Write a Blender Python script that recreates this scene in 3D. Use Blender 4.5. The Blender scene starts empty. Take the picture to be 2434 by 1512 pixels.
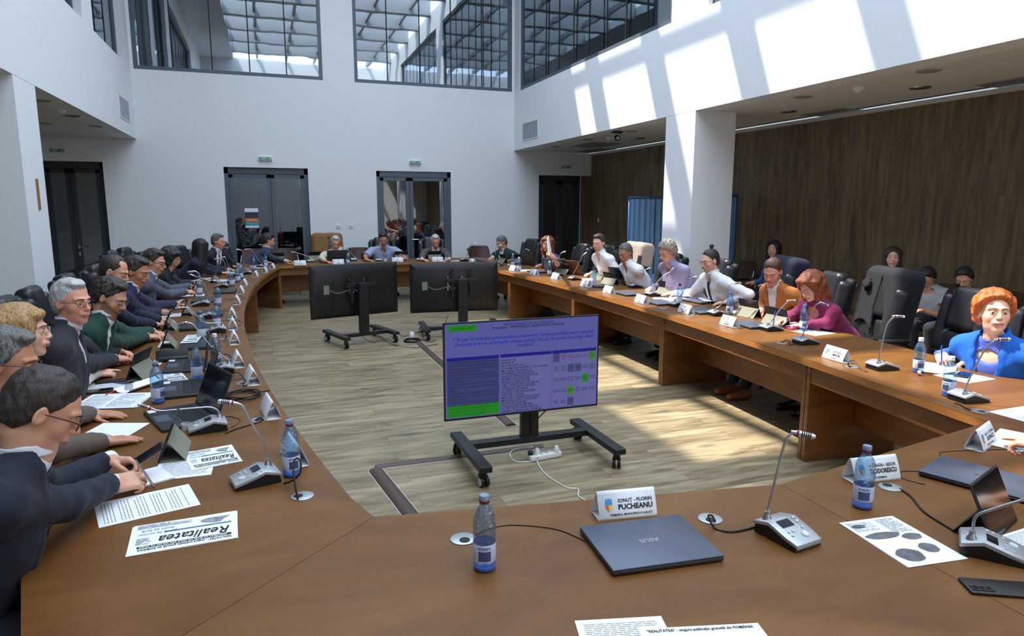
import bpy, bmesh, math, random
import numpy as np
from mathutils import Vector, Matrix, Euler, noise as mnoise

# ---------------------------------------------------------------- camera, sky, sun, exposure
SC = bpy.context.scene
COL = SC.collection
FPX, CX, CY = 1612.75, 1217.0, 756.0
CAMH = 1.78
def _rot(a, b, g):
    ca, sa, cb, sb, cg, sg = math.cos(a), math.sin(a), math.cos(b), math.sin(b), math.cos(g), math.sin(g)
    return (np.array([[cg, -sg, 0], [sg, cg, 0], [0, 0, 1]]) @ np.array([[1, 0, 0], [0, ca, -sa], [0, sa, ca]])
            @ np.array([[cb, 0, sb], [0, 1, 0], [-sb, 0, cb]]))
CM = _rot(0.163119, -0.345966, 0.00158829) @ np.array([[1, 0, 0], [0, 0, -1], [0, 1, 0]], float)
cam = bpy.data.cameras.new('camera')
cam.sensor_width = 36.0
cam.lens = FPX / 2434.0 * 36.0
cam.clip_start = 0.05
cam.clip_end = 200
camo = bpy.data.objects.new('camera', cam)
COL.objects.link(camo)
camo.matrix_world = Matrix(((CM[0][0], -CM[1][0], -CM[2][0], 0), (CM[0][1], -CM[1][1], -CM[2][1], 0),
                            (CM[0][2], -CM[1][2], -CM[2][2], CAMH), (0, 0, 0, 1)))
SC.camera = camo
SC.view_settings.view_transform = 'Standard'
SC.view_settings.look = 'None'
SC.view_settings.exposure = 0.0
SC.view_settings.gamma = 1.0
SC.view_settings.use_curve_mapping = False

world = bpy.data.worlds.new('sky')
SC.world = world
world.use_nodes = True
bg = world.node_tree.nodes['Background']
bg.inputs[0].default_value = (0.68, 0.82, 1.0, 1)
bg.inputs[1].default_value = 6.0
sun = bpy.data.lights.new('sun', 'SUN')
sun.energy = 10.5
sun.color = (1.0, 0.93, 0.82)
sun.angle = math.radians(0.9)
suno = bpy.data.objects.new('sun', sun)
COL.objects.link(suno)
SUND = Vector((0.45, -0.42, -1.0)).normalized()
suno.rotation_euler = SUND.to_track_quat('-Z', 'Y').to_euler()
suno.location = (0, 0, 15)
# skylight opening portal (roof glazing), only guides sampling of the sky
pl = bpy.data.lights.new('skylight_portal', 'AREA')
pl.shape = 'RECTANGLE'
pl.size = 6.6
pl.size_y = 17.0
pl.cycles.is_portal = True
plo = bpy.data.objects.new('skylight_portal', pl)
COL.objects.link(plo)
plo.location = (2.2, 5.6, 7.9)
try:
    SC.cycles.max_bounces = 7
    SC.cycles.diffuse_bounces = 4
    SC.cycles.glossy_bounces = 3
    SC.cycles.transmission_bounces = 5
    SC.cycles.transparent_max_bounces = 10
    SC.cycles.caustics_reflective = False
    SC.cycles.caustics_refractive = False
    SC.cycles.sample_clamp_indirect = 4.0
    SC.cycles.use_denoising = True
except Exception:
    pass

# ---------------------------------------------------------------- photograph pixel -> place
TZ = 0.75
def ray(px, py):
    return CM.T @ np.array([(px - CX) / FPX, (py - CY) / FPX, 1.0])
def atZ(px, py, z):
    d = ray(px, py); t = (z - CAMH) / d[2]
    return Vector((d[0] * t, d[1] * t, z))
def atY(px, py, y):
    d = ray(px, py); t = y / d[1]
    return Vector((d[0] * t, y, CAMH + d[2] * t))
def atX(px, py, x):
    d = ray(px, py); t = x / d[0]
    return Vector((x, d[1] * t, CAMH + d[2] * t))
def T(px, py, z=TZ): return atZ(px, py, z)
def F(px, py): return atZ(px, py, 0.0)

# ---------------------------------------------------------------- helpers
RNG = random.Random(7)
MATS = {}
def srgb(r, g, b):
    f = lambda c: ((c / 255.0) / 12.92) if c / 255.0 <= 0.04045 else (((c / 255.0) + 0.055) / 1.055) ** 2.4
    return (f(r), f(g), f(b), 1.0)
def mat(name, col=(128, 128, 128), rough=0.5, metal=0.0, spec=0.5, bump=None, coat=0.0, emit=None, trans=0.0, ior=1.45, sheen=0.0, vary=None, alpha=1.0):
    if name in MATS: return MATS[name]
    m = bpy.data.materials.new(name); m.use_nodes = True
    nt = m.node_tree; b = nt.nodes['Principled BSDF']
    c = srgb(*col)
    b.inputs['Base Color'].default_value = c
    b.inputs['Roughness'].default_value = rough
    b.inputs['Metallic'].default_value = metal
    b.inputs['Specular IOR Level'].default_value = spec
    b.inputs['Coat Weight'].default_value = coat
    b.inputs['Transmission Weight'].default_value = trans
    b.inputs['IOR'].default_value = ior
    b.inputs['Sheen Weight'].default_value = sheen
    b.inputs['Alpha'].default_value = alpha
    if emit:
        b.inputs['Emission Color'].default_value = srgb(*emit[:3]); b.inputs['Emission Strength'].default_value = emit[3]
    tc = None
    if bump or vary:
        tc = nt.nodes.new('ShaderNodeTexCoord')
    if vary:  # (scale, amount, (sx, sy, sz))
        mp = nt.nodes.new('ShaderNodeMapping'); nt.links.new(tc.outputs['Object'], mp.inputs[0])
        mp.inputs['Scale'].default_value = vary[2] if len(vary) > 2 else (1, 1, 1)
        n = nt.nodes.new('ShaderNodeTexNoise'); n.inputs['Scale'].default_value = vary[0]; n.inputs['Detail'].default_value = 5
        nt.links.new(mp.outputs[0], n.inputs['Vector'])
        mx = nt.nodes.new('ShaderNodeMix'); mx.data_type = 'RGBA'
        a = vary[1]
        mx.inputs[6].default_value = tuple(max(0, x * (1 - a)) for x in c[:3]) + (1,)
        mx.inputs[7].default_value = tuple(min(1, x * (1 + a)) for x in c[:3]) + (1,)
        nt.links.new(n.outputs['Fac'], mx.inputs[0]); nt.links.new(mx.outputs[2], b.inputs['Base Color'])
    if bump:  # (scale, strength, distance)
        n2 = nt.nodes.new('ShaderNodeTexNoise'); n2.inputs['Scale'].default_value = bump[0]; n2.inputs['Detail'].default_value = 3
        nt.links.new(tc.outputs['Object'], n2.inputs['Vector'])
        bp = nt.nodes.new('ShaderNodeBump'); bp.inputs['Strength'].default_value = bump[1]; bp.inputs['Distance'].default_value = bump[2]
        nt.links.new(n2.outputs['Fac'], bp.inputs['Height']); nt.links.new(bp.outputs[0], b.inputs['Normal'])
    MATS[name] = m
    return m

def wood_mat(name, c1, c2, scale, stretch, rough=0.35, plank=None, coat=0.0, knots=0.0):
    """plank = (length, width, axis) draws butt joints with a brick texture on the board plane"""
    m = bpy.data.materials.new(name); m.use_nodes = True; MATS[name] = m
    nt = m.node_tree; b = nt.nodes['Principled BSDF']; L = nt.links.new
    tc = nt.nodes.new('ShaderNodeTexCoord')
    mp = nt.nodes.new('ShaderNodeMapping'); mp.inputs['Scale'].default_value = stretch
    L(tc.outputs['Object'], mp.inputs[0])
    vec = mp.outputs[0]
    brick = None
    if plank:
        mb = nt.nodes.new('ShaderNodeMapping'); L(tc.outputs['Object'], mb.inputs[0])
        mb.inputs['Rotation'].default_value = plank[2]
        brick = nt.nodes.new('ShaderNodeTexBrick'); L(mb.outputs[0], brick.inputs['Vector'])
        brick.inputs['Scale'].default_value = 1.0; brick.inputs['Brick Width'].default_value = plank[0]
        brick.inputs['Row Height'].default_value = plank[1]; brick.inputs['Mortar Size'].default_value = 0.0016
        brick.inputs['Mortar Smooth'].default_value = 0.3; brick.offset = 0.37; brick.inputs['Bias'].default_value = 0.0
        brick.inputs['Color1'].default_value = (0, 0, 0, 1); brick.inputs['Color2'].default_value = (1, 1, 1, 1)
        brick.inputs['Mortar'].default_value = (0.5, 0.5, 0.5, 1)
        add = nt.nodes.new('ShaderNodeVectorMath'); add.operation = 'MULTIPLY_ADD'
        L(brick.outputs['Color'], add.inputs[0]); add.inputs[1].default_value = (9, 7, 5); L(vec, add.inputs[2])
        vec = add.outputs[0]
    n = nt.nodes.new('ShaderNodeTexNoise'); n.inputs['Scale'].default_value = scale; n.inputs['Detail'].default_value = 8
    n.inputs['Roughness'].default_value = 0.62; n.inputs['Distortion'].default_value = 0.6; L(vec, n.inputs['Vector'])
    r = nt.nodes.new('ShaderNodeValToRGB'); L(n.outputs['Fac'], r.inputs[0])
    r.color_ramp.elements[0].position = 0.33; r.color_ramp.elements[0].color = srgb(*c1)
    r.color_ramp.elements[1].position = 0.66; r.color_ramp.elements[1].color = srgb(*c2)
    col = r.outputs[0]
    if knots:
        n3 = nt.nodes.new('ShaderNodeTexNoise'); n3.inputs['Scale'].default_value = scale * 0.9; n3.inputs['Detail'].default_value = 2
        mp3 = nt.nodes.new('ShaderNodeMapping'); mp3.inputs['Scale'].default_value = tuple(s ** 0.7 for s in stretch)
        L(tc.outputs['Object'], mp3.inputs[0]); L(mp3.outputs[0], n3.inputs['Vector'])
        r3 = nt.nodes.new('ShaderNodeValToRGB'); L(n3.outputs['Fac'], r3.inputs[0])
        r3.color_ramp.elements[0].position = 0.30; r3.color_ramp.elements[0].color = (knots, knots, knots, 1)
        r3.color_ramp.elements[1].position = 0.40; r3.color_ramp.elements[1].color = (1, 1, 1, 1)
        mk = nt.nodes.new('ShaderNodeMix'); mk.data_type = 'RGBA'; mk.blend_type = 'MULTIPLY'; mk.inputs[0].default_value = 1
        L(col, mk.inputs[6]); L(r3.outputs[0], mk.inputs[7]); col = mk.outputs[2]
    if plank:
        mm = nt.nodes.new('ShaderNodeMix'); mm.data_type = 'RGBA'; mm.blend_type = 'MULTIPLY'
        L(brick.outputs['Fac'], mm.inputs[0]); L(col, mm.inputs[6]); mm.inputs[7].default_value = (0.35, 0.35, 0.35, 1)
        col = mm.outputs[2]
        # board to board tone
        mt = nt.nodes.new('ShaderNodeMix'); mt.data_type = 'RGBA'; mt.blend_type = 'MULTIPLY'; mt.inputs[0].default_value = 0.16
        L(col, mt.inputs[6]); L(brick.outputs['Color'], mt.inputs[7]); col = mt.outputs[2]
    L(col, b.inputs['Base Color'])
    b.inputs['Roughness'].default_value = rough; b.inputs['Coat Weight'].default_value = coat
    b.inputs['Coat Roughness'].default_value = 0.25
    return m

def glass_mat(name, tint, gloss=0.28, rough=0.02, wav=0.0, refl=(1, 1, 1)):
    m = bpy.data.materials.new(name); m.use_nodes = True; MATS[name] = m
    nt = m.node_tree; nt.nodes.clear(); L = nt.links.new
    o = nt.nodes.new('ShaderNodeOutputMaterial'); mx = nt.nodes.new('ShaderNodeMixShader')
    tr = nt.nodes.new('ShaderNodeBsdfTransparent'); tr.inputs[0].default_value = tint
    gl = nt.nodes.new('ShaderNodeBsdfGlossy'); gl.inputs['Roughness'].default_value = rough; gl.inputs[0].default_value = refl + (1,)
    lw = nt.nodes.new('ShaderNodeLayerWeight'); lw.inputs['Blend'].default_value = 0.35
    mr = nt.nodes.new('ShaderNodeMapRange'); mr.inputs['To Min'].default_value = gloss; mr.inputs['To Max'].default_value = 0.9
    L(lw.outputs['Fresnel'], mr.inputs[0]); L(mr.outputs[0], mx.inputs[0]); L(tr.outputs[0], mx.inputs[1]); L(gl.outputs[0], mx.inputs[2])
    L(mx.outputs[0], o.inputs[0])
    if wav:
        tc = nt.nodes.new('ShaderNodeTexCoord'); n = nt.nodes.new('ShaderNodeTexNoise'); n.inputs['Scale'].default_value = 1.3
        L(tc.outputs['Object'], n.inputs['Vector']); bp = nt.nodes.new('ShaderNodeBump'); bp.inputs['Strength'].default_value = wav
        bp.inputs['Distance'].default_value = 0.02; L(n.outputs['Fac'], bp.inputs['Height']); L(bp.outputs[0], gl.inputs['Normal'])
    return m

class MB:
    """collects geometry, then links it as ONE mesh object"""
    def __init__(s): s.v = []; s.f = []; s.mi = []; s.cur = 0
    def add(s, vs, fs, M=None):
        o = len(s.v)
        for p in vs:
            p = Vector(p)
            s.v.append(tuple(M @ p) if M is not None else tuple(p))
        for q in fs:
            s.f.append(tuple(o + i for i in q)); s.mi.append(s.cur)
        return s
    def box(s, c, d, M=None, bev=0.0):
        x, y, z = c; a, b, h = d[0] / 2, d[1] / 2, d[2] / 2
        if bev <= 0:
            vs = [(x + i * a, y + j * b, z + k * h) for i in (-1, 1) for j in (-1, 1) for k in (-1, 1)]
            return s.add(vs, [(0, 1, 3, 2), (4, 6, 7, 5), (0, 4, 5, 1), (2, 3, 7, 6), (0, 2, 6, 4), (1, 5, 7, 3)], M)
        e = min(bev, a * .99, b * .99, h * .99)
        # chamfered box: outline prism with chamfered rims
        bm = bmesh.new(); bmesh.ops.create_cube(bm, size=1.0)
        for v in bm.verts: v.co = Vector((x + v.co.x * 2 * a, y + v.co.y * 2 * b, z + v.co.z * 2 * h))
        bmesh.ops.bevel(bm, geom=list(bm.edges), offset=e, segments=2, affect='EDGES', profile=0.5)
        bm.verts.ensure_lookup_table()
        vs = [v.co.copy() for v in bm.verts]; fs = [tuple(v.index for v in f.verts) for f in bm.faces]
        bm.free()
        return s.add(vs, fs, M)
    def prism(s, poly, z0, z1, M=None):
        n = len(poly)
        vs = [(p[0], p[1], z0) for p in poly] + [(p[0], p[1], z1) for p in poly]
        fs = [tuple(range(n - 1, -1, -1)), tuple(range(n, 2 * n))] + [(i, (i + 1) % n, n + (i + 1) % n, n + i) for i in range(n)]
        return s.add(vs, fs, M)
    def tube(s, pts, r, n=8, M=None, cap=True):
        pts = [Vector(p) for p in pts]
        rr = r if isinstance(r, (list, tuple)) else [r] * len(pts)
        vs = []; fs = []
        up = None
        for i, p in enumerate(pts):
            t = (pts[min(i + 1, len(pts) - 1)] - pts[max(i - 1, 0)])
            if t.length < 1e-9: t = Vector((0, 0, 1))
            t.normalize()
            if up is None:
                up = t.orthogonal().normalized()
            else:
                up = (up - t * up.dot(t))
                if up.length < 1e-6: up = t.orthogonal()
                up.normalize()
            w = t.cross(up)
            for k in range(n):
                a = 2 * math.pi * k / n
                vs.append(p + (up * math.cos(a) + w * math.sin(a)) * rr[i])
        for i in range(len(pts) - 1):
            for k in range(n):
                fs.append((i * n + k, i * n + (k + 1) % n, (i + 1) * n + (k + 1) % n, (i + 1) * n + k))
        if cap:
            fs.append(tuple(range(n - 1, -1, -1))); fs.append(tuple((len(pts) - 1) * n + k for k in range(n)))
        return s.add(vs, fs, M)
    def lathe(s, prof, n=20, M=None, cap=True):
        vs = []; fs = []
        for (r, z) in prof:
            for k in range(n):
                a = 2 * math.pi * k / n; vs.append((r * math.cos(a), r * math.sin(a), z))
        for i in range(len(prof) - 1):
            for k in range(n):
                fs.append((i * n + k, i * n + (k + 1) % n, (i + 1) * n + (k + 1) % n, (i + 1) * n + k))
        if cap:
            fs.append(tuple(range(n - 1, -1, -1))); fs.append(tuple((len(prof) - 1) * n + k for k in range(n)))
        return s.add(vs, fs, M)
    def mesh(s, name, m, smooth=False):
        me = bpy.data.meshes.new(name); me.from_pydata(s.v, [], s.f)
        ms = m if isinstance(m, (list, tuple)) else [m]
        for x in ms: me.materials.append(x)
        if len(ms) > 1: me.polygons.foreach_set('material_index', s.mi)
        if smooth: me.polygons.foreach_set('use_smooth', [True] * len(me.polygons))
        me.update(); return me
    def build(s, name, m, parent=None, smooth=False, fix=True, auto=None):
        me = s.mesh(name, m, smooth)
        if fix:
            bm = bmesh.new(); bm.from_mesh(me); bmesh.ops.recalc_face_normals(bm, faces=bm.faces); bm.to_mesh(me); bm.free()
        if auto:
            me.polygons.foreach_set('use_smooth', [True] * len(me.polygons))
            me.set_sharp_from_angle(angle=math.radians(auto))
        o = bpy.data.objects.new(name, me); COL.objects.link(o)
        if parent is not None: o.parent = parent
        return o

def tag(o, label=None, cat=None, group=None, kind=None):
    if label: o['label'] = label
    if cat: o['category'] = cat
    if group: o['group'] = group
    if kind: o['kind'] = kind
    return o
def thing(name, label, cat, loc=(0, 0, 0), rz=0.0, group=None):
    o = bpy.data.objects.new(name, None); COL.objects.link(o)
    o.empty_display_size = 0.05
    o.location = loc; o.rotation_euler = (0, 0, rz)
    return tag(o, label, cat, group)
def children(o): return [c for c in COL.objects if c.parent == o]
def copy_tree(o, parent=None, kids=None):
    c = o.copy(); COL.objects.link(c)
    if parent is not None: c.parent = parent
    for ch in (kids(o) if kids else children(o)): copy_tree(ch, c)
    return c
def struct(o): o['kind'] = 'structure'; return o
def rotz(a): return Matrix.Rotation(a, 4, 'Z')
def text_mesh(txt, size, m, name='lettering', parent=None, M=None, bold=0.0, align='CENTER', shear=0.0, spacing=1.0, maxw=None):
    cu = bpy.data.curves.new(name, 'FONT'); cu.body = txt; cu.size = size; cu.align_x = align; cu.align_y = 'CENTER'
    cu.offset = bold * size; cu.shear = shear; cu.space_character = spacing; cu.resolution_u = 2
    to = bpy.data.objects.new(name + '_tmp', cu); COL.objects.link(to)
    dg = bpy.context.evaluated_depsgraph_get(); dg.update()
    me = bpy.data.meshes.new_from_object(to.evaluated_get(dg)); me.name = name
    bpy.data.objects.remove(to); bpy.data.curves.remove(cu)
    if maxw and len(me.vertices):
        xs = [v.co.x for v in me.vertices]; ww = max(xs) - min(xs)
        if ww > maxw: me.transform(Matrix.Diagonal((maxw / ww, 1, 1, 1)))
    if M is not None: me.transform(M)
    me.materials.clear(); me.materials.append(m)
    o = bpy.data.objects.new(name, me); COL.objects.link(o)
    if parent is not None: o.parent = parent
    return o
def bez(pts, n=8):
    """smooth Catmull-Rom through pts"""
    P = [Vector(p) for p in pts]; P = [P[0] * 2 - P[1]] + P + [P[-1] * 2 - P[-2]]
    out = []
    for i in range(1, len(P) - 2):
        a, b, c, d = P[i - 1], P[i], P[i + 1], P[i + 2]
        for k in range(n):
            t = k / n
            out.append(0.5 * ((2 * b) + (c - a) * t + (2 * a - 5 * b + 4 * c - d) * t * t + (3 * b - a - 3 * c + d) * t ** 3))
    out.append(P[-2].copy()); return out

# ---------------------------------------------------------------- common materials
M_WALL = mat('white_plaster', (226, 229, 232), rough=0.75, bump=(60, 0.06, 0.004))
M_CEIL = mat('ceiling_plaster', (214, 212, 208), rough=0.8)
M_FRAME = mat('grey_aluminium_frame', (88, 98, 108), rough=0.45, metal=0.3)
M_FRAMED = mat('dark_aluminium_frame', (52, 57, 64), rough=0.5, metal=0.2)
M_BLACKP = mat('black_plastic', (16, 16, 17), rough=0.42)
M_JOINT = mat('black_glazing_joint', (10, 10, 11), rough=0.6)
M_WHITEP = mat('white_plastic', (225, 225, 222), rough=0.4)
M_STEEL = mat('brushed_steel', (170, 172, 175), rough=0.28, metal=1.0)
M_SILVER = mat('silver_paint', (178, 182, 186), rough=0.32, metal=0.55)
M_FLOOR = wood_mat('oak_floor_boards', (104, 90, 66), (168, 152, 120), 1.6, (1.3, 9, 9), rough=0.42, plank=(1.28, 0.19, (0, 0, 0)), knots=0.55)
M_PANEL = wood_mat('walnut_wall_boards', (96, 80, 58), (140, 120, 88), 1.5, (9, 9, 0.9), rough=0.55, plank=(1.9, 0.2, (0, math.radians(-90), 0)), knots=0.55)
M_TABLE = wood_mat('cherry_table_veneer', (92, 57, 24), (116, 77, 36), 1.1, (1.2, 3.4, 2), rough=0.42)
M_TABLE.node_tree.nodes['Principled BSDF'].inputs['Specular IOR Level'].default_value = 0.28
M_TABLEV = wood_mat('cherry_side_veneer', (106, 64, 30), (134, 86, 42), 1.5, (1.5, 1.5, 10), rough=0.42)
M_GLASSUP = glass_mat('upper_window_glass', (0.30, 0.34, 0.37, 1), gloss=0.32, wav=0.06, refl=(0.8, 0.88, 0.95))
M_GLASSDOOR = glass_mat('door_glass', (0.62, 0.66, 0.70, 1), gloss=0.10, rough=0.01, refl=(0.9, 0.95, 1))
# ================================================================= THE SETTING
XL, XR, YB, YN, ZC, ZW, ZR = -2.23, 5.45, 15.0, -2.6, 3.04, 4.33, 8.0
XWOOD, XWL = 7.42, -5.2
def wall_with_holes(name, m, axis, pos, th, u0, u1, z0, z1, holes):
    """plane wall normal to axis at pos (room face), thickness th away from the room (signed); holes = (u0,u1,z0,z1)"""
    us = sorted(set([u0, u1] + [h[0] for h in holes] + [h[1] for h in holes])); us = [u for u in us if u0 <= u <= u1]
    zs = sorted(set([z0, z1] + [h[2] for h in holes] + [h[3] for h in holes])); zs = [z for z in zs if z0 <= z <= z1]
    b = MB()
    solid = {}
    for i in range(len(us) - 1):
        for k in range(len(zs) - 1):
            uc, zc = (us[i] + us[i + 1]) / 2, (zs[k] + zs[k + 1]) / 2
            solid[i, k] = not any(h[0] < uc < h[1] and h[2] < zc < h[3] for h in holes)
    P = (lambda u, z, d: (pos + d * th, u, z)) if axis == 'x' else (lambda u, z, d: (u, pos + d * th, z))
    for (i, k), s in solid.items():
        if not s: continue
        a, c, e, g = us[i], us[i + 1], zs[k], zs[k + 1]
        for d in (0, 1): b.add([P(a, e, d), P(c, e, d), P(c, g, d), P(a, g, d)], [(0, 1, 2, 3)])
        for (di, dk, q) in ((-1, 0, [(a, e), (a, g)]), (1, 0, [(c, e), (c, g)]), (0, -1, [(a, e), (c, e)]), (0, 1, [(a, g), (c, g)])):
            if not solid.get((i + di, k + dk), False):
                b.add([P(*q[0], 0), P(*q[1], 0), P(*q[1], 1), P(*q[0], 1)], [(0, 1, 2, 3)])
    o = b.build(name, m)
    bm = bmesh.new(); bm.from_mesh(o.data); bmesh.ops.remove_doubles(bm, verts=bm.verts, dist=1e-5)
    bmesh.ops.recalc_face_normals(bm, faces=bm.faces); bm.to_mesh(o.data); bm.free()
    return struct(o)

struct(MB().box(((XWL + XWOOD) / 2, (YN + 18) / 2, -0.05), (XWOOD - XWL + 0.6, 18 - YN + 0.6, 0.1)).build('floor', M_FLOOR))
DOORS = [(-3.9, -2.84, 0, 2.6), (-0.73, 0.89, 0, 2.55), (2.30, 3.95, 0, 2.53), (6.07, 7.15, 0, 2.5)]
WTOP = 7.4
WB = [(-2.18, 1.27, ZW, WTOP), (1.91, 5.40, ZW, WTOP)]
wall_with_holes('wall_back', M_WALL, 'y', YB, 0.26, XWL, XWOOD, 0, ZR, DOORS + WB)
# upper side walls (fascia above the side bays) and their columns
WRI = [(8.62, 14.64, ZW - .03, WTOP), (1.6, 7.77, ZW - .03, WTOP)]
WLE = [(12.02, 14.4, ZW, WTOP), (8.9, 11.37, ZW, WTOP), (1.6, 7.9, ZW, WTOP)]
wall_with_holes('wall_right', M_WALL, 'x', XR, 0.3, YN, YB, ZC, ZR, WRI)
wall_with_holes('wall_left', M_WALL, 'x', XL, -0.3, YN, YB, ZC, ZR, WLE)
for nm, x0, x1, ys in (('column_right', XR + .002, 6.10, (7.95, 8.66)), ('column_left', XL - .002, -2.95, (8.11, 8.81)), ('column_right_near', XR + .002, 6.10, (0.3, 1.0)), ('column_left_near', XL - .002, -2.95, (0.3, 1.0))):
    b = MB(); b.box(((x0 + x1) / 2, (ys[0] + ys[1]) / 2, ZC / 2), (abs(x1 - x0), ys[1] - ys[0], ZC))
    struct(b.build(nm, M_WALL))
# side bay ceilings
struct(MB().box(((XR + .3 + XWOOD) / 2 + .1, (YN + YB) / 2, ZC + .06), (XWOOD - XR - .3 + .2, YB - YN, 0.12)).build('ceiling_right', M_CEIL))
struct(MB().box(((XL - .3 + XWL) / 2, (YN + YB) / 2, ZC + .06), (XL - .3 - XWL, YB - YN, 0.12)).build('ceiling_left', M_CEIL))
# walnut clad wall on the right, with shadow-gap trim at the ceiling
struct(MB().box((XWOOD + .05, (YN + YB) / 2, ZC / 2 - 0.03), (0.1, YB - YN, ZC - 0.06)).build('wall_walnut', M_PANEL))
struct(MB().box((XWOOD - .03, (YN + YB) / 2, ZC - 0.045), (0.06, YB - YN, 0.05)).build('trim_1', M_CEIL))
struct(MB().box((XWOOD - .10, (YN + YB) / 2, ZC - 0.004), (0.03, YB - YN, 0.008)).build('trim_2', M_JOINT))
# white wall strip above the right-hand back door is part of wall_back; far left wall and near wall
struct(MB().box((XWL - .05, (YN + YB) / 2, ZC / 2), (0.1, YB - YN, ZC)).build('wall_far_left', M_WALL))
struct(MB().box(((XWL + XWOOD) / 2, YN - .1, ZR / 2), (XWOOD - XWL, 0.2, ZR)).build('wall_near', M_WALL))
# ---- roof with glazed skylight opening and its beams
OX0, OX1, OY0, OY1 = -0.93, 5.45, -2.6, 13.62
b = MB()
b.box(((XL + OX0) / 2, (YN + YB) / 2, ZR + .15), (OX0 - XL, YB - YN, 0.3))
b.box(((OX0 + OX1) / 2, (OY1 + YB) / 2, ZR + .15), (OX1 - OX0, YB - OY1, 0.3))
struct(b.build('ceiling_atrium', M_WALL))
M_BEAM = mat('roof_beam_paint', (150, 155, 160), rough=0.5)
k = 0
y0 = 12.90
while y0 > -2.0:   # transverse beams between the openings
    struct(MB().box(((OX0 + OX1) / 2, y0 - 0.28 + 0.13, ZR + .2), (OX1 - OX0, 0.27, 0.62)).build('beam_%d' % (k + 1), M_BEAM)); k += 1
    y0 -= 1.91
for xq in (0.04, 1.24, 2.43, 3.62, 4.75):
    struct(MB().box((xq, (OY0 + OY1) / 2, ZR + .10), (0.09, OY1 - OY0, 0.16)).build('beam_%d' % (k + 1), M_BEAM)); k += 1

# ---- rooms behind the glazing
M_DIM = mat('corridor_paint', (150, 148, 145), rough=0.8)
M_DARKP = mat('corridor_dark_paint', (26, 28, 38), rough=0.5)
M_CURT = mat('upper_curtain_cloth', (150, 152, 155), rough=0.9)
b = MB()
b.box(((XWL + XWOOD) / 2, 17.99, 1.55), (XWOOD - XWL + 1, 0.1, 3.2))
struct(b.build('wall_corridor', M_DIM))
struct(MB().box(((XWL + XWOOD) / 2, 17.88, 0.55), (XWOOD - XWL, 0.12, 1.1)).build('wall_corridor_dado', M_DARKP))
struct(MB().box(((XWL + XWOOD) / 2, 17.80, 0.62), (XWOOD - XWL, 0.04, 0.10)).build('trim_3', mat('grey_rail', (120, 126, 130), rough=.6)))
struct(MB().box(((XWL + XWOOD) / 2, 16.6, 3.1), (XWOOD - XWL + .3, 2.8, 0.1)).build('ceiling_corridor', M_CEIL))
for i, xx in enumerate((XWL - .05, XWOOD + .05)):
    struct(MB().box((xx, 16.55, 1.5), (0.1, 3.1, 3.1)).build('wall_corridor_%s' % ('left', 'right')[i], M_DIM))
# glazed partition frames of the offices across the corridor
b = MB()
for (x0, x1, z0, z1) in ((-1.05, -0.1, 1.1, 2.2), (0.35, 1.35, 0.1, 2.2), (0.62, 1.12, 0.15, 1.85), (5.6, 6.6, 0.1, 2.2)):
    for (c, d) in ((((x0 + x1) / 2, z1), (x1 - x0, .05)), ((x0, (z0 + z1) / 2), (.05, z1 - z0)), ((x1, (z0 + z1) / 2), (.05, z1 - z0))):
        b.box((c[0], 17.80, c[1]), (d[0], 0.05, d[1]))
struct(b.build('trim_4', M_FRAMED))
b = MB()
for x in (2.65, 3.0, 3.42, 3.72, 4.05):
    b.box((x, 17.5, 1.9), (0.20, 0.3, 1.9))
struct(b.build('wall_corridor_piers', mat('pale_piers', (205, 208, 200), rough=.7)))
# upper storey: floor slab, back wall, curtains seen through the tinted glass
for nm, c, d in (('wall_upper_back', (1.6, 17.2, 6), (9, .1, 4)), ('wall_upper_right', (7.4, 8, 6), (.1, 15, 4)), ('wall_upper_left', (-4.2, 8, 6), (.1, 15, 4)),
                 ('ceiling_upper_back', (1.6, 16.3, 7.9), (9, 2.2, .1)), ('ceiling_upper_right', (6.6, 8, 7.9), (1.7, 15, .1)), ('ceiling_upper_left', (-3.4, 8, 7.9), (1.7, 15, .1)),
                 ('floor_upper_back', (1.6, 16.3, 4.25), (9, 2.2, .1)), ('floor_upper_right', (6.6, 8, 4.25), (1.6, 15, .1)), ('floor_upper_left', (-3.4, 8, 4.25), (1.6, 15, .1))):
    struct(MB().box(c, d).build(nm, M_DIM))
def curtain(name, p0, p1, z0, z1, amp, m, label, cat, n=60, rail=False, parent=None, waves=9):
    p0, p1 = Vector(p0), Vector(p1); d = (p1 - p0); nrm = Vector((-d.y, d.x)).normalized()
    b = MB(); vs = []
    zs = [z0, (z0 + z1) / 2, z1]
    for zi, z in enumerate(zs):
        for i in range(n + 1):
            t = i / n
            w = amp * (math.sin(t * waves * 6.283 + 0.6 * zi * math.sin(t * 7)) + 0.4 * math.sin(t * waves * 15.1 + zi * .7))
            q = p0 + d * t + nrm * w * (1 - .25 * zi / 2)
            vs.append((q.x, q.y, z))
    fs = [(k * (n + 1) + i, k * (n + 1) + i + 1, (k + 1) * (n + 1) + i + 1, (k + 1) * (n + 1) + i) for k in range(2) for i in range(n)]
    b.add(vs, fs); o = b.build(name, m, parent, smooth=True)
    if label: tag(o, label, cat)
    return o
for i, (xa, xb, lab) in enumerate(((-1.95, -1.25, 'pale drawn curtain behind the left end of the first upper back window'), (-1.0, -0.5, 'pale narrow curtain behind the second pane of the first upper back window'),
                                   (3.9, 5.2, 'grey long curtain behind the right panes of the second upper back window'))):
    curtain('window_curtain', (xa, 15.6), (xb, 15.6), 4.32, 7.6, 0.04, M_CURT, lab, 'curtain', n=50)
for (ya, yb, lab) in ((9.4, 11.6, 'long grey curtain behind the sunlit end of the upper right window'), (12.2, 13.9, 'grey curtain behind the far panes of the upper right window')):
    curtain('window_curtain', (6.0, ya), (6.0, yb), 4.32, 7.6, 0.05, M_CURT, lab, 'curtain', n=60)
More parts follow.
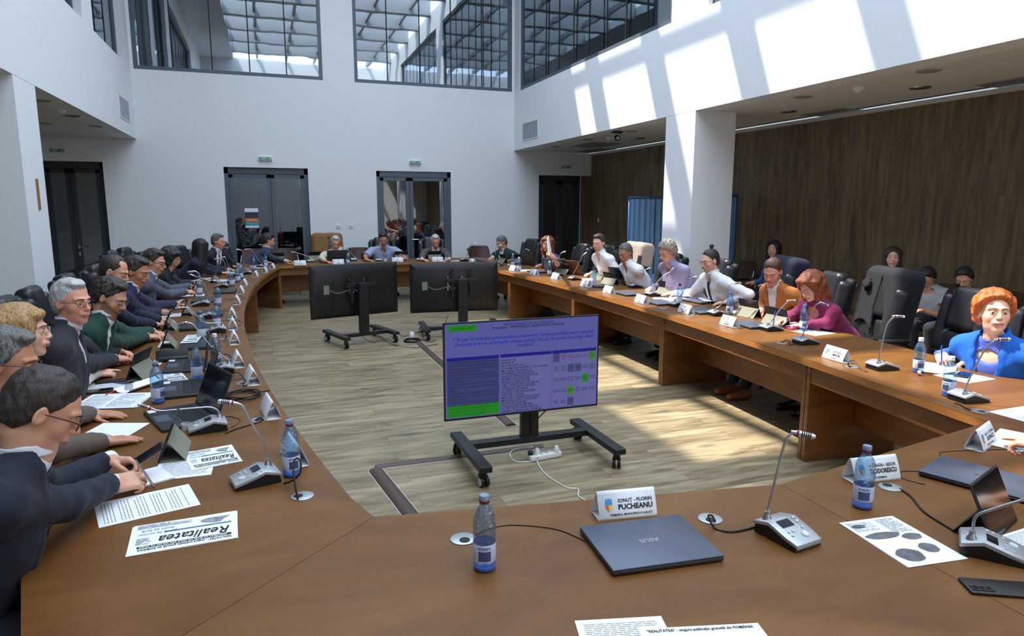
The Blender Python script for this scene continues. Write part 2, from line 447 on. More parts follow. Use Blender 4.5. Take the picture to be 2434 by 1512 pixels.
curtain('window_curtain', (-2.8, 12.2), (-2.8, 13.8), 4.32, 7.6, 0.05, M_CURT, 'grey curtain behind the tall upper window of the left wall', 'curtain', n=50)

# ---- upper windows: frame, panes, black glazing joints
def window(idx, axis, pos, inset, u0, u1, z0, z1, npan, fw=0.07, joints=None):
    P = (lambda u, d, z: (pos + d, u, z)) if axis == 'x' else (lambda u, d, z: (u, pos + d, z))
    S = (lambda a, c, z: (c, a, z)) if axis == 'x' else (lambda a, c, z: (a, c, z))
    b = MB(); w = abs(u1 - u0); uc = (u0 + u1) / 2; zc = (z0 + z1) / 2
    b.box(P(uc, inset, z0 + fw / 2), S(w, .08, fw)); b.box(P(uc, inset, z1 - fw / 2), S(w, .08, fw))
    b.box(P(u0 + fw / 2, inset, zc), S(fw, .08, z1 - z0 - 2 * fw)); b.box(P(u1 - fw / 2, inset, zc), S(fw, .08, z1 - z0 - 2 * fw))
    o = struct(b.build('window_%d' % idx, M_FRAME))
    js = joints or [u0 + fw + (u1 - u0 - 2 * fw) * k / npan for k in range(1, npan)]
    es = [u0 + fw] + list(js) + [u1 - fw]
    for k in range(len(es) - 1):
        MB().box(P((es[k] + es[k + 1]) / 2, inset + .0, zc), S(es[k + 1] - es[k], .012, z1 - z0 - 2 * fw)).build('pane', M_GLASSUP, o)
    for u in js:
        MB().box(P(u, inset, zc), S(.022, .03, z1 - z0 - 2 * fw)).build('glazing_joint', M_JOINT, o)
    return o
jx = lambda xs, py: [atY(x, py, YB + .05).x for x in xs]
window(1, 'y', YB, .05, -2.18, 1.27, ZW, WTOP, 5, joints=jx((410, 504, 593, 680), 150))
window(2, 'y', YB, .05, 1.91, 5.40, ZW, WTOP, 5, joints=jx((921, 998, 1072, 1145), 180))
window(3, 'x', XR, .06, 8.62, 14.64, ZW - .03, WTOP, 9)
window(4, 'x', XR, .10, 1.6, 7.77, ZW - .03, WTOP, 9)
window(5, 'x', XL, -.14, 12.02, 14.4, ZW, WTOP, 3)
window(6, 'x', XL, -.14, 8.9, 11.37, ZW, WTOP, 3)
window(7, 'x', XL, -.14, 1.6, 7.9, ZW, WTOP, 8)

# ---- glazed double doors in the back wall
M_HANDLE = mat('satin_chrome', (205, 208, 212), rough=0.25, metal=1.0)
def double_door(idx, x0, x1, z1, split, inset, handle_side, hz=1.05, left_edge=None):
    fw = 0.075; y = YB + inset
    b = MB(); b.box(((x0 + x1) / 2, y, z1 - fw * .8), (x1 - x0, .09, fw * 1.6))
    b.box((x0 + fw / 2, y, z1 / 2), (fw, .09, z1)); b.box((x1 - fw / 2, y, z1 / 2), (fw, .09, z1))
    o = struct(b.build('door_%d' % idx, M_FRAME if 1 < idx < 4 else M_FRAMED))
    lf = M_FRAME if 1 < idx < 4 else M_FRAMED
    for s, (a, c) in enumerate(((x0 + fw, split), (split, x1 - fw))):
        b = MB(); zt = z1 - fw * 1.6 - .01; g = .075
        b.box(((a + c) / 2, y - .015, zt - g / 2), (c - a - .01, .06, g)); b.box(((a + c) / 2, y - .015, .06), (c - a - .01, .06, .11))
        b.box((a + g / 2 + .004, y - .015, zt / 2), (g, .06, zt - .02)); b.box((c - g / 2 - .004, y - .015, zt / 2), (g, .06, zt - .02))
        leaf = b.build('door_leaf', lf, o)
        MB().box(((a + c) / 2, y - .015, zt / 2), (c - a - 2 * g, .012, zt - g)).build('pane', M_GLASSDOOR, leaf)
        if s == handle_side:
            hx = a + .04 if s else c - .04; sg = 1 if s else -1
            hb = MB(); hb.tube([(hx, y - .045, hz), (hx, y - .10, hz)], .010); hb.tube([(hx, y - .10, hz), (hx + sg * .13, y - .10, hz)], .011)
            hb.box((hx, y - .05, hz), (.032, .01, .06)); hb.box((hx, y - .05, hz - .13), (.03, .01, .07))
            hb.build('door_handle', M_HANDLE, leaf)
    return o
double_door(1, -3.9, -2.84, 2.6, -3.42, .16, 1, 1.0)
double_door(2, -0.73, 0.89, 2.55, atY(644, 450, YB).x, .14, 0)
double_door(3, 2.30, 3.95, 2.53, atY(974, 450, YB).x, .02 + .06, 1, 1.05)
double_door(4, 6.07, 7.15, 2.5, 6.62, .1, 0, 1.05)

struct(MB().box((7.285, YB - .02, 1.25), (0.27, 0.04, 2.5)).build('wall_walnut_return', M_PANEL))
# ================================================================= CONFERENCE TABLE RING
TW = 0.96
def lx(y): return -0.25 + 0.0183 * (y - 7.5) ** 2
def rx(y): return 3.66 - 0.0145 * (y - 7.5) ** 2
def nrm2(a, b):
    d = Vector((b[0] - a[0], b[1] - a[1])); return Vector((d.y, -d.x)).normalized()
def offs(P, d, n0=None, n1=None):
    """mitred offset of a 2-D polyline to its right-hand side"""
    out = []
    for i, p in enumerate(P):
        ns = []
        if i > 0: ns.append(nrm2(P[i - 1], p))
        elif n0 is not None: ns.append(n0)
        if i < len(P) - 1: ns.append(nrm2(p, P[i + 1]))
        elif n1 is not None: ns.append(n1)
        n = sum(ns, Vector((0, 0)));  n.normalize()
        out.append(Vector((p[0], p[1])) + n * (d / max(.3, n.dot(ns[0]))))
    return out
cA, cB, cC = (0.29, 2.17), (1.77, 1.93), (3.26, 2.20)          # near inner corners
bA, bB, bC = (0.21, 12.45), (1.72, 12.62), (3.30, 12.42)       # far inner corners
ys_m = [2.17, 3.64, 5.76, 7.95, 10.15, 12.45]
def arc_pts(fx, y0, y1, c0=None, c1=None, n=8):
    P = [(fx(y0 + (y1 - y0) * i / n), y0 + (y1 - y0) * i / n) for i in range(n + 1)]
    if c0: P[0] = c0
    if c1: P[-1] = c1
    return P
segs = []   # (inner polyline with the outside to its right, description)
left = [arc_pts(lx, ys_m[i + 1], ys_m[i], bA if i == 4 else None, cA if i == 0 else None) for i in range(5)]   # going toward the camera: outside must be on the right
# walk the ring so that the outside is always to the right: counter-clockwise seen from above = near: left->right
def ringinfo():
    near = [[cA, cB], [cB, cC]]
    right = [arc_pts(rx, ys_m[i], ys_m[i + 1], cC if i == 0 else None, (bC[0], bC[1]) if i == 4 else None) for i in range(5)]
    back = [[bC, bB], [bB, bA]]
    lf = [arc_pts(lx, ys_m[i + 1], ys_m[i], bA if i == 4 else None, cA if i == 0 else None) for i in (4, 3, 2, 1, 0)]
    return near + right + back + lf
ring = ringinfo()
names = ['front left slab of the table ring nearest the viewer, carrying the closed laptop', 'front right slab of the table ring, carrying the open tablet and a folded paper',
         'first right-hand table module, by the woman in the blue jacket', 'second right-hand table module, in front of the draped chair', 'third right-hand table module, in front of the man with the bun',
         'fourth right-hand table module, in front of the two men in white shirts', 'far right corner table module, below the woman shading her face',
         'back table module on the right, behind the second television', 'back table module on the left, behind the first television',
         'far left corner table module, in front of the man in the dark suit and tie', 'left curved table module in front of the woman with long black hair', 'left curved table module in front of the green jacket',
         'left curved table module in front of the white-haired man', 'near left table module with the folded newspaper']
M_EDGE = wood_mat('table_edge_banding', (146, 92, 42), (176, 116, 58), 1.5, (2, 2, 8), rough=0.35, coat=0.1)
allP = []
for s in ring: allP += [Vector(p) for p in s[:-1]]
N = len(allP)
def vertex_normal(i):
    a = nrm2(allP[(i - 1) % N], allP[i]); b = nrm2(allP[i], allP[(i + 1) % N]); n = (a + b).normalized(); return n, 1 / max(.3, n.dot(a))
TABLE_OUT = []
idx = 0
for si, s in enumerate(ring):
    I = [Vector(p) for p in s]; n = len(I)
    O = []; NV = []
    for k in range(n):
        nv, f = vertex_normal((idx + k) % N); nf = nv * f
        for cp, ov in ((cA, (-.83, -.76)), (cC, (.83, -.78)), (cB, (0, -1.02))):
            if (I[k] - Vector(cp)).length < 1e-4: nf = Vector(ov)
        NV.append(nf); O.append(I[k] + nf * TW)
    TABLE_OUT.append((I, NV))
    idx += n - 1
    cen = sum((p for p in I + O), Vector((0, 0))) / (2 * n)
    root = thing('conference_table_module', names[si], 'table', (cen.x, cen.y, 0))
    loc = lambda p: (p.x - cen.x, p.y - cen.y)
    def shrink(pts, amt):  # pull ends in for a hairline gap
        q = [p.copy() for p in pts]
        q[0] = q[0] + (q[1] - q[0]).normalized() * amt; q[-1] = q[-1] + (q[-2] - q[-1]).normalized() * amt
        return q
    Ii, Oo = shrink(I, .0012), shrink(O, .0012)
    MB().prism([loc(p) for p in Ii] + [loc(p) for p in reversed(Oo)], 0.712, TZ, None).build('tabletop', M_TABLE, root, auto=30)
    # edge banding strip along the inner edge
    band = [Ii[k] - NV[k] * .003 for k in range(n)]
    MB().prism([loc(p) for p in band] + [loc(p) for p in reversed(Ii)], 0.706, TZ - .004).build('edge_band', M_EDGE, root, auto=30)
    a0 = [I[k] + NV[k] * .055 for k in range(n)]; a1 = [I[k] + NV[k] * .078 for k in range(n)]
    MB().prism([loc(p) for p in shrink(a0, .02)] + [loc(p) for p in reversed(shrink(a1, .02))], 0.575, .706).build('apron', M_TABLEV, root, auto=30)
    m0 = [I[k] + NV[k] * .44 for k in range(n)]; m1 = [I[k] + NV[k] * .462 for k in range(n)]
    MB().prism([loc(p) for p in shrink(m0, .045)] + [loc(p) for p in reversed(shrink(m1, .045))], 0.24, .708).build('modesty_panel', M_TABLEV, root, auto=30)
    for e in (0, -1):
        nv = NV[e]; t = (I[1] - I[0]).normalized() if e == 0 else (I[-2] - I[-1]).normalized()
        p0 = I[e] + nv * .05 + t * .004; p1 = I[e] + nv * .80 + t * .004
        MB().prism([loc(p0), loc(p0 + t * .034), loc(p1 + t * .034), loc(p1)], 0.0, .708).build('leg', M_TABLEV, root)

# ================================================================= TELEVISIONS ON WHEELED STANDS
M_TVB = mat('television_back_shell', (20, 21, 23), rough=0.38, bump=(180, .15, .001))
M_STAND = mat('black_powder_coated_steel', (34, 36, 39), rough=0.38, metal=0.3)
M_CABLEB = mat('black_cable', (14, 14, 15), rough=0.45)
M_CABLEW = mat('white_cable', (226, 226, 224), rough=0.45)
M_WHEELG = mat('grey_wheel_hub', (190, 192, 190), rough=0.45)
def caster(parent, x, y, ang):
    M = Matrix.Translation((x, y, 0)) @ rotz(ang)
    root = MB(); root.tube([(0, 0, .085), (0, 0, .108)], .02, 12, M)
    root.box((0, .012, .072), (.05, .055, .026), M, bev=.008)
    c = root.build('caster', M_BLACKP, parent)
    for s in (-1, 1):
        R = M @ Matrix.Translation((s * .017, 0, .036)) @ Matrix.Rotation(math.pi / 2, 4, 'Y')
        MB().lathe([(0.0, -.011), (.034, -.011), (.036, -.006), (.036, .006), (.034, .011), (0, .011)], 20, R, cap=False).build('wheel', M_BLACKP, c, auto=40)
        MB().lathe([(0, -.002), (.026, -.002), (.026, .002), (0, .002)], 16, M @ Matrix.Translation((s * .0295, 0, .036)) @ Matrix.Rotation(math.pi / 2, 4, 'Y'), cap=False).build('wheel_hub', M_WHEELG, c)
    return c
def tv_stand(label, base, yaw, legs_w=0.98, col_top=.8, zc=.72, ro=-.12):
    """local: screen faces -y; base = centre of crossbar"""
    t = thing('television_stand', label, 'stand', (base.x, base.y, 0), yaw)
    b = MB(); b.box((0, 0, .125), (legs_w, .075, .045), bev=.004); b.build('crossbar', M_STAND, t)
    for s in (-1, 1):
        bb = MB(); bb.box((s * legs_w / 2, ro, .13), (.085, .74, .04), bev=.005)
        lg = bb.build('foot_rail', M_STAND, t)
        for e in (-1, 1): caster(lg, s * legs_w / 2, ro + e * .315, random.Random(int(s * 3 + e * 7 + yaw * 9)).uniform(-1, 1))
    b = MB(); b.box((0, 0, (.14 + col_top) / 2), (.13, .055, col_top - .14), bev=.006)
    col = b.build('column', M_STAND, t)
    b = MB(); b.box((0, -.032, .42), (.004, .01, .5)); b.build('column_groove', M_JOINT, col)
    for zz in (.30, .40, .50, .60, .70): MB().lathe([(0, 0), (.019, 0), (.019, .003), (0, .003)], 14, Matrix.Translation((0, .028, zz)) @ Matrix.Rotation(-math.pi / 2, 4, 'X'), cap=False).build('cable_grommet', M_JOINT, col)
    b = MB(); b.box((0, -.040, zc + .05), (.42, .02, .05), bev=.004)
    for s in (-1, 1):
        b.box((s * .13, -.054, zc + .02), (.035, .018, .40), bev=.003)
    b.build('mounting_bracket', M_STAND, t)
    return t
def television(label, base, yaw, zc, w=1.235, h=0.71, tilt=0.0, screen_m=None):
    t = thing('television', label, 'television', (base.x, base.y, zc), yaw)
    t.rotation_euler = (tilt, 0, yaw)
    # shell: screen plane at y=-.10, bulged back at y=-.055..; local origin at centre
    b = MB(); y0, y1, y2 = -.125, -.105, -.068
    def rect(sx, sz, y, r=.01): return [(-sx, y, -sz), (sx, y, -sz), (sx, y, sz), (-sx, y, sz)]
    A = rect(w / 2, h / 2, y0); B = rect(w / 2, h / 2, y1); Cc = rect(w / 2 - .09, h / 2 - .085, y2)
    vs = A + B + Cc
    b.add(vs, [(0, 1, 2, 3), (8, 11, 10, 9)] + [(i, 4 + i, 4 + (i + 1) % 4, (i + 1) % 4) for i in range(4)] + [(4 + i, 8 + i, 8 + (i + 1) % 4, 4 + (i + 1) % 4) for i in range(4)])
    b.build('television_shell', M_TVB, t, auto=25)
    b = MB(); b.box((0, y0 - .002, h / 2 - .004), (w, .006, .008)); b.box((0, y0 - .002, -h / 2 + .006), (w, .006, .012))
    b.box((-w / 2 + .004, y0 - .002, 0), (.008, .006, h)); b.box((w / 2 - .004, y0 - .002, 0), (.008, .006, h)); b.build('bezel', M_BLACKP, t)
    b = MB(); b.box((0, y0 - .001, .002), (w - .016, .002, h - .02)); b.build('screen', screen_m or M_BLACKP, t)
    return t, y0 - .0025, w, h
M_SCR = mat('lit_screen_lavender', (40, 40, 70), rough=0.22, emit=(96, 98, 172, .62))
def em(name, c, s=.62): return mat(name, (20, 20, 24), rough=0.3, emit=(c[0], c[1], c[2], s))
# near television: screen turned to the viewer
bar_c = F(1237, 1050); bar_c = Vector((bar_c.x, bar_c.y, 0))
def yaw_of(pa, pb):  # yaw so that local +x runs from pa to pb
    d = pb - pa; return math.atan2(d.y, d.x)
# casters on the floor seen: front-left (1150,1158), front-right (1465,1112)
c1, c2 = F(1150, 1157), F(1465, 1112)
yaw1 = yaw_of(c1, c2)
mid = (c1 + c2) / 2; fwd = Vector((-math.sin(yaw1), math.cos(yaw1), 0))
base1 = mid + fwd * .435
st1 = tv_stand('black wheeled stand under the lit television showing the vote', base1, yaw1, legs_w=(c2 - c1).length)
P_ = base1 - fwd * .13
def on_plane(px, py, P, n):
    d = Vector(ray(px, py)); o = Vector((0, 0, CAMH)); t = (P - o).dot(n) / d.dot(n); return o + d * t
cs = [on_plane(*p, Vector((P_.x, P_.y, 1)), fwd) for p in ((1052, 770), (1423, 747), (1420, 962), (1058, 1003))]
cen1 = sum(cs, Vector()) / 4
w1 = ((cs[1] - cs[0]).length + (cs[2] - cs[3]).length) / 2; h1 = ((cs[0] - cs[3]).length + (cs[1] - cs[2]).length) / 2
print('TV1 size', w1, h1, cen1, math.degrees(yaw1), base1)
cT = cen1 + fwd * .125
tv1, ys1, w1, h1 = television('lit television facing the viewer, showing a vote list on lavender', Vector((cT.x, cT.y, 0)), yaw1, cen1.z, w=w1, h=h1, screen_m=M_SCR)
def scr_txt(txt, x, z, size, m, al='LEFT', bold=0.0, sh=0.0, k=0, fw=None):
    M = Matrix.Translation((x, ys1 - .0012 - .0002 * k, z)) @ Matrix.Rotation(math.pi / 2, 4, 'X')
    return text_mesh(txt, size, m, 'screen_text', tv1, M, bold=bold, align=al, shear=sh, maxw=fw)
def scr_box(x0, x1, z0, z1, m, name='screen_field', k=0):
    return MB().box(((x0 + x1) / 2, ys1 - .0006 - .0002 * k, (z0 + z1) / 2), (x1 - x0, .0006, z1 - z0)).build(name, m, tv1)
if True:
    W, H = w1 - .016, h1 - .02
    U = lambda u: -W / 2 + u * W          # u 0..1 left to right
    V = lambda v: H / 2 - v * H           # v 0..1 top to bottom
    blue = em('screen_blue', (14, 16, 150)); dblue = em('screen_text_blue', (30, 48, 190)); green = em('screen_green', (22, 150, 18)); dk = em('screen_text_dark', (22, 22, 58), .5)
    panel = em('screen_panel', (62, 68, 128)); pan2 = em('screen_panel_light', (112, 114, 184)); red = em('screen_text_red', (96, 26, 66)); lg = em('screen_green_cell', (60, 150, 44)); gcell = em('screen_grey_cell', (78, 80, 140))
    scr_box(U(.02), U(.195), V(.078), V(.012), green, k=1); scr_txt('Se poate vota!', U(.108), V(.045), .026, dk, 'CENTER', k=3)
    scr_txt('Ședința Ordinară din data 24.04.2025', U(.53), V(.03), .024, dk, 'CENTER', k=2)
    scr_txt('Președinte: TEODORESCU ALEXANDRU-GREGOR', U(.53), V(.062), .024, dk, 'CENTER', .01, k=2)
    scr_txt('7. Proiect de hotărâre privind aprobarea indicatorilor tehnico-economici pentru obiectivul', U(.51), V(.165), .0335, dblue, 'CENTER', .016, k=2, fw=W * .92)
    scr_txt('„Construire și dotare secție îngrijiri paliative–Spitalul Clinic de Obstetrică Ginecologie «Bună', U(.51), V(.215), .0335, dblue, 'CENTER', .016, k=2, fw=W * .92)
    scr_txt('Vestire»”', U(.51), V(.262), .0335, dblue, 'CENTER', .016, k=2, fw=W * .92)
    scr_box(U(.01), U(.335), V(.985), V(.36), panel, k=1); scr_box(U(.01), U(.335), V(.985), V(.86), green, k=2)
    scr_box(U(.345), U(.68), V(.985), V(.385), pan2, k=1); scr_box(U(.685), U(.99), V(.985), V(.385), pan2, k=1)
    for a, c in ((.01, .335), (.345, .68), (.685, .99)): scr_box(U(a), U(c), V(.385), V(.35), blue, k=2)
    for i, s in enumerate(('Proiectele de hotărâre pe ordinea de zi integrală', '2. Proiect de hotărâre privind aprobarea Regulamentului de', 'inventar și organizare pentru serviciul de utilitate publică', 'propus de domnul Primar Ionuț', '3. Proiect de hotărâre privind aprobarea Statutului de funcții',
                           'propus pentru domeniul public al Municipiului Galați, nr.', 'nr. 7 Aprobat/', '4. Proiect de hotărâre privind aprobarea Planului de acțiune', 'privind gestionarea în domeniul local al Municipiului', 'Galați nr. 1', '5. Proiect de hotărâre modificarea HCL nr. 312/23.08.2017',
                           'privind aplicarea „Planul” taxelor locale și alte venituri', 'administrate anual', '6. Proiect de hotărâre privind aprobarea protocolului', 'activitatea de salubrizare publică și alte servicii', '7. Proiect de hotărâre privind aprobarea indicatorilor', 'tehnico-economici pentru obiectivul', 'Construire și dotare secție îngrijiri')):
        scr_txt(s, U(.02), V(.405 + i * .0325), .018, dk, k=4, fw=W * .3)
    for i, s in enumerate(('Prezenți: 23', 'Absenți: 4', 'Nu participă la vot: 1', 'Tip vot: Majoritate simplă (50% + 1 din cei prezenți).', 'Mai trebuie să voteze: 19', 'ATANASIU SILVIA-ELENA', 'AXENTE DRAGOȘ-GEORGE', 'BEZMAN GHEORGHE', 'BOGATU HRISTACHE', 'CĂSTĂIAN DORU VALENTIN', 'CÂRCUȚĂ NICU-CIPRIAN', 'CIUPERCĂ SILVIANA',
                           'ENACHE CRISTIAN-SORIN', 'GAFTON COSTEL', 'MAGEARU DRAGOȘ LUCIAN', 'MOCANU IONUȚ RĂZVAN', 'PATRICHE GABRIEL', 'POALELUNGI DUMITRU', 'POTEC NICOLAE-PETRIȘOR', 'ȘERBAN ALEXANDRU GABRIEL')):
        scr_txt(s, U(.35), V(.415 + i * .0295), .0215, dk, 'LEFT', .012, k=4, fw=W * .31)
    NM = ['ALIONTE\nVASILE', 'ATANASIU\nSILVIA\nELENA', 'AXENTE\nDRAGOȘ\nGEORGE', 'BEZMAN\nGHEORGHE', 'BOGATU\nHRISTACHE', 'MIHAI\nCRISTIAN\nROBERT', 'CĂSTĂIAN\nDORU\nVALENTIN', 'CÂRCUȚĂ\nNICU\nCIPRIAN', 'CHIRU\nLUCIAN', 'CHIRIAC\nSORIN', 'CIUPERCĂ\nSILVIANA', 'CRISTEA\nIONELA\nMARIN', 'GAFTON\nCOSTEL',
          'MAGEARU\nDRAGOȘ', 'MOCANU\nIONUȚ\nRĂZVAN', 'PATRICHE\nGABRIEL', 'POPA\nADRIAN', 'MUNTEAN\nELENA', 'POALELUNGI\nDUMITRU', 'POTEC\nNICOLAE', 'PUȘCAȘ\nMARIN', 'ȘERBAN\nALEXANDRU\nGABRIEL', 'TEODORESCU\nALEXANDRU', 'TOFAN\nMARIUS', 'VASILE\nIONEL', 'VOICU\nMIRCEA', 'ZAMFIR\nLIVIU']
    for i, s in enumerate(NM):
        r, c = divmod(i, 6); uu = .715 + c * .05; vv = .43 + r * .125
        if i in (5, 16, 20): scr_box(U(uu - .022), U(uu + .022), V(vv + .05), V(vv - .045), (lg, green, lg)[(i > 10) + (i > 18)], k=3)
        if i in (0, 8, 9, 26): scr_box(U(uu - .022), U(uu + .022), V(vv + .05), V(vv - .045), gcell, k=3)
        scr_txt(s, U(uu), V(vv), .0125, red if r < 1 else dk, 'CENTER', .01, k=5, fw=W * .045)
# two far televisions, backs to the viewer
def far_tv(ca, cb, top_l, top_r, bot_r, bot_l, lab_s, lab_t, flip_depth=.36):
    yw = yaw_of(ca, cb); fw = Vector((-math.sin(yw), math.cos(yw), 0)); m_ = (ca + cb) / 2
    base = m_ + fw * .195
    st = tv_stand(lab_s, base, yw + math.pi, legs_w=(cb - ca).length)
    P0 = base + fw * .10
    q = [on_plane(*p, Vector((P0.x, P0.y, 1)), fw) for p in (top_l, top_r, bot_r, bot_l)]
    cen = sum(q, Vector()) / 4
    print('far tv', (q[1] - q[0]).length, (q[2] - q[3]).length, (q[0] - q[3]).length, (q[1] - q[2]).length, math.degrees(yw), base)
    w_ = ((q[1] - q[0]).length + (q[2] - q[3]).length) / 2; h_ = ((q[0] - q[3]).length + (q[1] - q[2]).length) / 2
    c_ = cen - fw * .02
    tv, _, w_, h_ = television(lab_t, Vector((c_.x, c_.y, 0)), yw + math.pi, cen.z, w=w_, h=h_)
    # details on the back shell (local y up to -.068)
    b = MB(); b.box((w_ / 2 - .2, -.067, .03), (.075, .004, .115)); b.build('rating_label', mat('grey_rating_label', (120, 122, 118), rough=.6), tv)
    b = MB(); b.box((w_ / 2 - .29, -.066, -.06), (.012, .008, h_ * .62)); b.box((w_ / 2 - .20, -.066, -.13), (.12, .008, .03)); b.box((w_ / 2 - .21, -.066, -.22), (.14, .008, .006))
    b.box((-.15, -.066, -.15), (.5, .008, .012)); b.box((-.38, -.066, -.24), (.012, .008, .16)); b.build('ventilation_recess', M_JOINT, tv)
    b = MB()
    for s in (-.1, .1):
        b.tube([(s, -.045, .14), (s, -.05, .06), (s - .03, -.03, .0), (s - .045, -.02, -.02)], .006, 6)
        b.box((s, -.062, .06), (.02, .01, .2))
    b.build('bracket_hook', M_STEEL, tv)
    b = MB(); b.tube(bez([(w_ / 2 - .24, -.06, .02), (w_ / 2 - .35, -.045, -.02), (.08, -.03, .02), (0, -.02, -.01)]), .006, 6); b.build('power_lead', mat('grey_cable', (110, 112, 115), rough=.5), tv)
    return base, yw
cfl, cfr = F(823, 829), F(940, 817)
# left far stand: the casters nearest the viewer (823,829) and (937,816)... rails run away from the viewer
bL, ywL = far_tv(cfl, F(939, 814) + Vector((0.0, 0, 0)), (741, 633), (951, 624), (951, 743), (745, 763), 'black wheeled stand under the first television seen from behind', 'television seen from behind, first from the left, label on its back')

cg = F(1016, 809)
bR, ywR = far_tv(cg, cg + Vector((1.04, -.10, 0)), (975, 623), (1187, 627), (1185, 743), (977, 743), 'black wheeled stand under the second television seen from behind', 'television seen from behind, the one nearer the right-hand table')
# ================================================================= THINGS ON THE TABLE
def out_dir(p):
    best = None
    for I, NV in TABLE_OUT:
        for k in range(len(I) - 1):
            a, b = I[k], I[k + 1]; d = b - a; t = max(0, min(1, (Vector((p[0], p[1])) - a).dot(d) / d.length_squared))
            q = a + d * t; dist = (q - Vector((p[0], p[1]))).length
            if best is None or dist < best[0]: best = (dist, nrm2(a, b))
    return best[1]
def yaw_out(p, extra=0.0):
    """yaw that turns local -y toward the seated person"""
    n = out_dir(p); return math.atan2(n.x, -n.y) + math.radians(extra)
M_PAPER = mat('white_paper', (232, 234, 238), rough=0.7)
M_INK = mat('grey_print', (132, 134, 142), rough=0.8)
M_INKB = mat('black_print', (24, 24, 28), rough=0.7)
M_INKBL = mat('blue_print', (40, 100, 160), rough=0.7)
M_PHOTO = mat('halftone_photo_print', (140, 142, 146), rough=0.8, vary=(30, .9))
M_RED = mat('red_ring', (130, 20, 22), rough=0.4)
M_LCD = mat('dark_display_glass', (14, 15, 22), rough=0.12)

# ---------------- microphones
def mic_proto():
    prof = [(-.088, .010), (-.086, .024), (-.045, .036), (.022, .056), (.078, .040), (.082, .030)]   # y,z top silver shell
    def shell(ofs, w, lowf):
        vs = []; fs = []; n = len(prof)
        top = [(y, z + ofs) for y, z in prof]; bot = lowf
        P = top + bot[::-1]; m = len(P)
        for sx in (-1, 1):
            for (y, z) in P:
                ww = w * (1 - .12 * max(0, (-y - .05) / .04)) - (.0 if z > .02 else .0)
                vs.append((sx * ww, y, z))
        fs = [tuple(range(m)), tuple(range(2 * m - 1, m - 1, -1))] + [(i, m + i, m + (i + 1) % m, (i + 1) % m) for i in range(m)]
        return vs, fs
    top = MB(); vs, fs = shell(0, .060, [(y, z - .012) for y, z in prof[1:-1]] ); top.add(vs, fs)
    bot = MB(); P = [(-.084, .002), (-.080, .012), (-.045, .024), (.022, .044), (.074, .028), (.078, .002)]; m = len(P); vs = [(sx * .056, y, z) for sx in (-1, 1) for (y, z) in P]
    bot.add(vs, [tuple(range(m)), tuple(range(2 * m - 1, m - 1, -1))] + [(i, m + i, m + (i + 1) % m, (i + 1) % m) for i in range(m)])
    return top, bot
def bevelled(o, w, seg=2):
    md = o.modifiers.new('rounding', 'BEVEL'); md.width = w; md.segments = seg; md.limit_method = 'ANGLE'; md.angle_limit = math.radians(35)
    dg = bpy.context.evaluated_depsgraph_get(); dg.update()
    me = bpy.data.meshes.new_from_object(o.evaluated_get(dg)); o.modifiers.clear(); old = o.data; o.data = me; bpy.data.meshes.remove(old)
    me.polygons.foreach_set('use_smooth', [True] * len(me.polygons)); me.set_sharp_from_angle(angle=math.radians(40)); return o
_mt, _mb = mic_proto()
MIC_TOP = bevelled(_mt.build('base_shell', M_SILVER), .006, 2); MIC_BOT = _mb.build('base_plinth', M_BLACKP, auto=40)
def slope_M(y):   # frame on the sloping top at y<.022
    y0, z0, y1, z1 = (-.045, .036, .022, .056) if y > -.045 else (-.086, .024, -.045, .036)
    a = math.atan2(z1 - z0, y1 - y0); return Matrix.Translation((0, y, z0 + (y - y0) * (z1 - z0) / (y1 - y0) + .0005)) @ Matrix.Rotation(a, 4, 'X')
b = MB(); b.box((-.008, 0, .0), (.05, .030, .003), slope_M(.0)); MIC_LCD = b.build('display', M_LCD)
b = MB()
for (bx, by) in ((.040, .012), (.040, -.004)): b.box((bx, by, .001), (.010, .006, .004), slope_M(.0))
for (bx, by) in ((-.03, -.034), (-.012, -.034), (-.03, -.05), (.035, -.03)): b.lathe([(0, 0), (.0045, 0), (.004, .003), (0, .003)], 10, slope_M(by) @ Matrix.Translation((bx, 0, 0)), cap=False)
b.lathe([(0, 0), (.013, 0), (.011, .004), (0, .004)], 18, slope_M(-.055) @ Matrix.Translation((.018, 0, 0)), cap=False)
MIC_BTN = b.build('buttons', mat('pale_grey_key', (196, 200, 202), rough=.4), auto=40)
MIC_BTN['kind'] = 'stuff'
b = MB(); b.lathe([(.0, .03), (.016, .03), (.014, .052), (.009, .058), (.008, .072), (0, .072)], 18, Matrix.Translation((-.030, .052, 0)), cap=False); MIC_SOCK = b.build('neck_socket', M_STEEL, auto=40)
for o in (MIC_TOP, MIC_BOT, MIC_LCD, MIC_BTN, MIC_SOCK): COL.objects.unlink(o)
M_NECK = mat('satin_gooseneck', (176, 178, 180), rough=0.3, metal=0.9)
M_CHROME = mat('microphone_head_metal', (205, 207, 210), rough=0.3, metal=0.85)
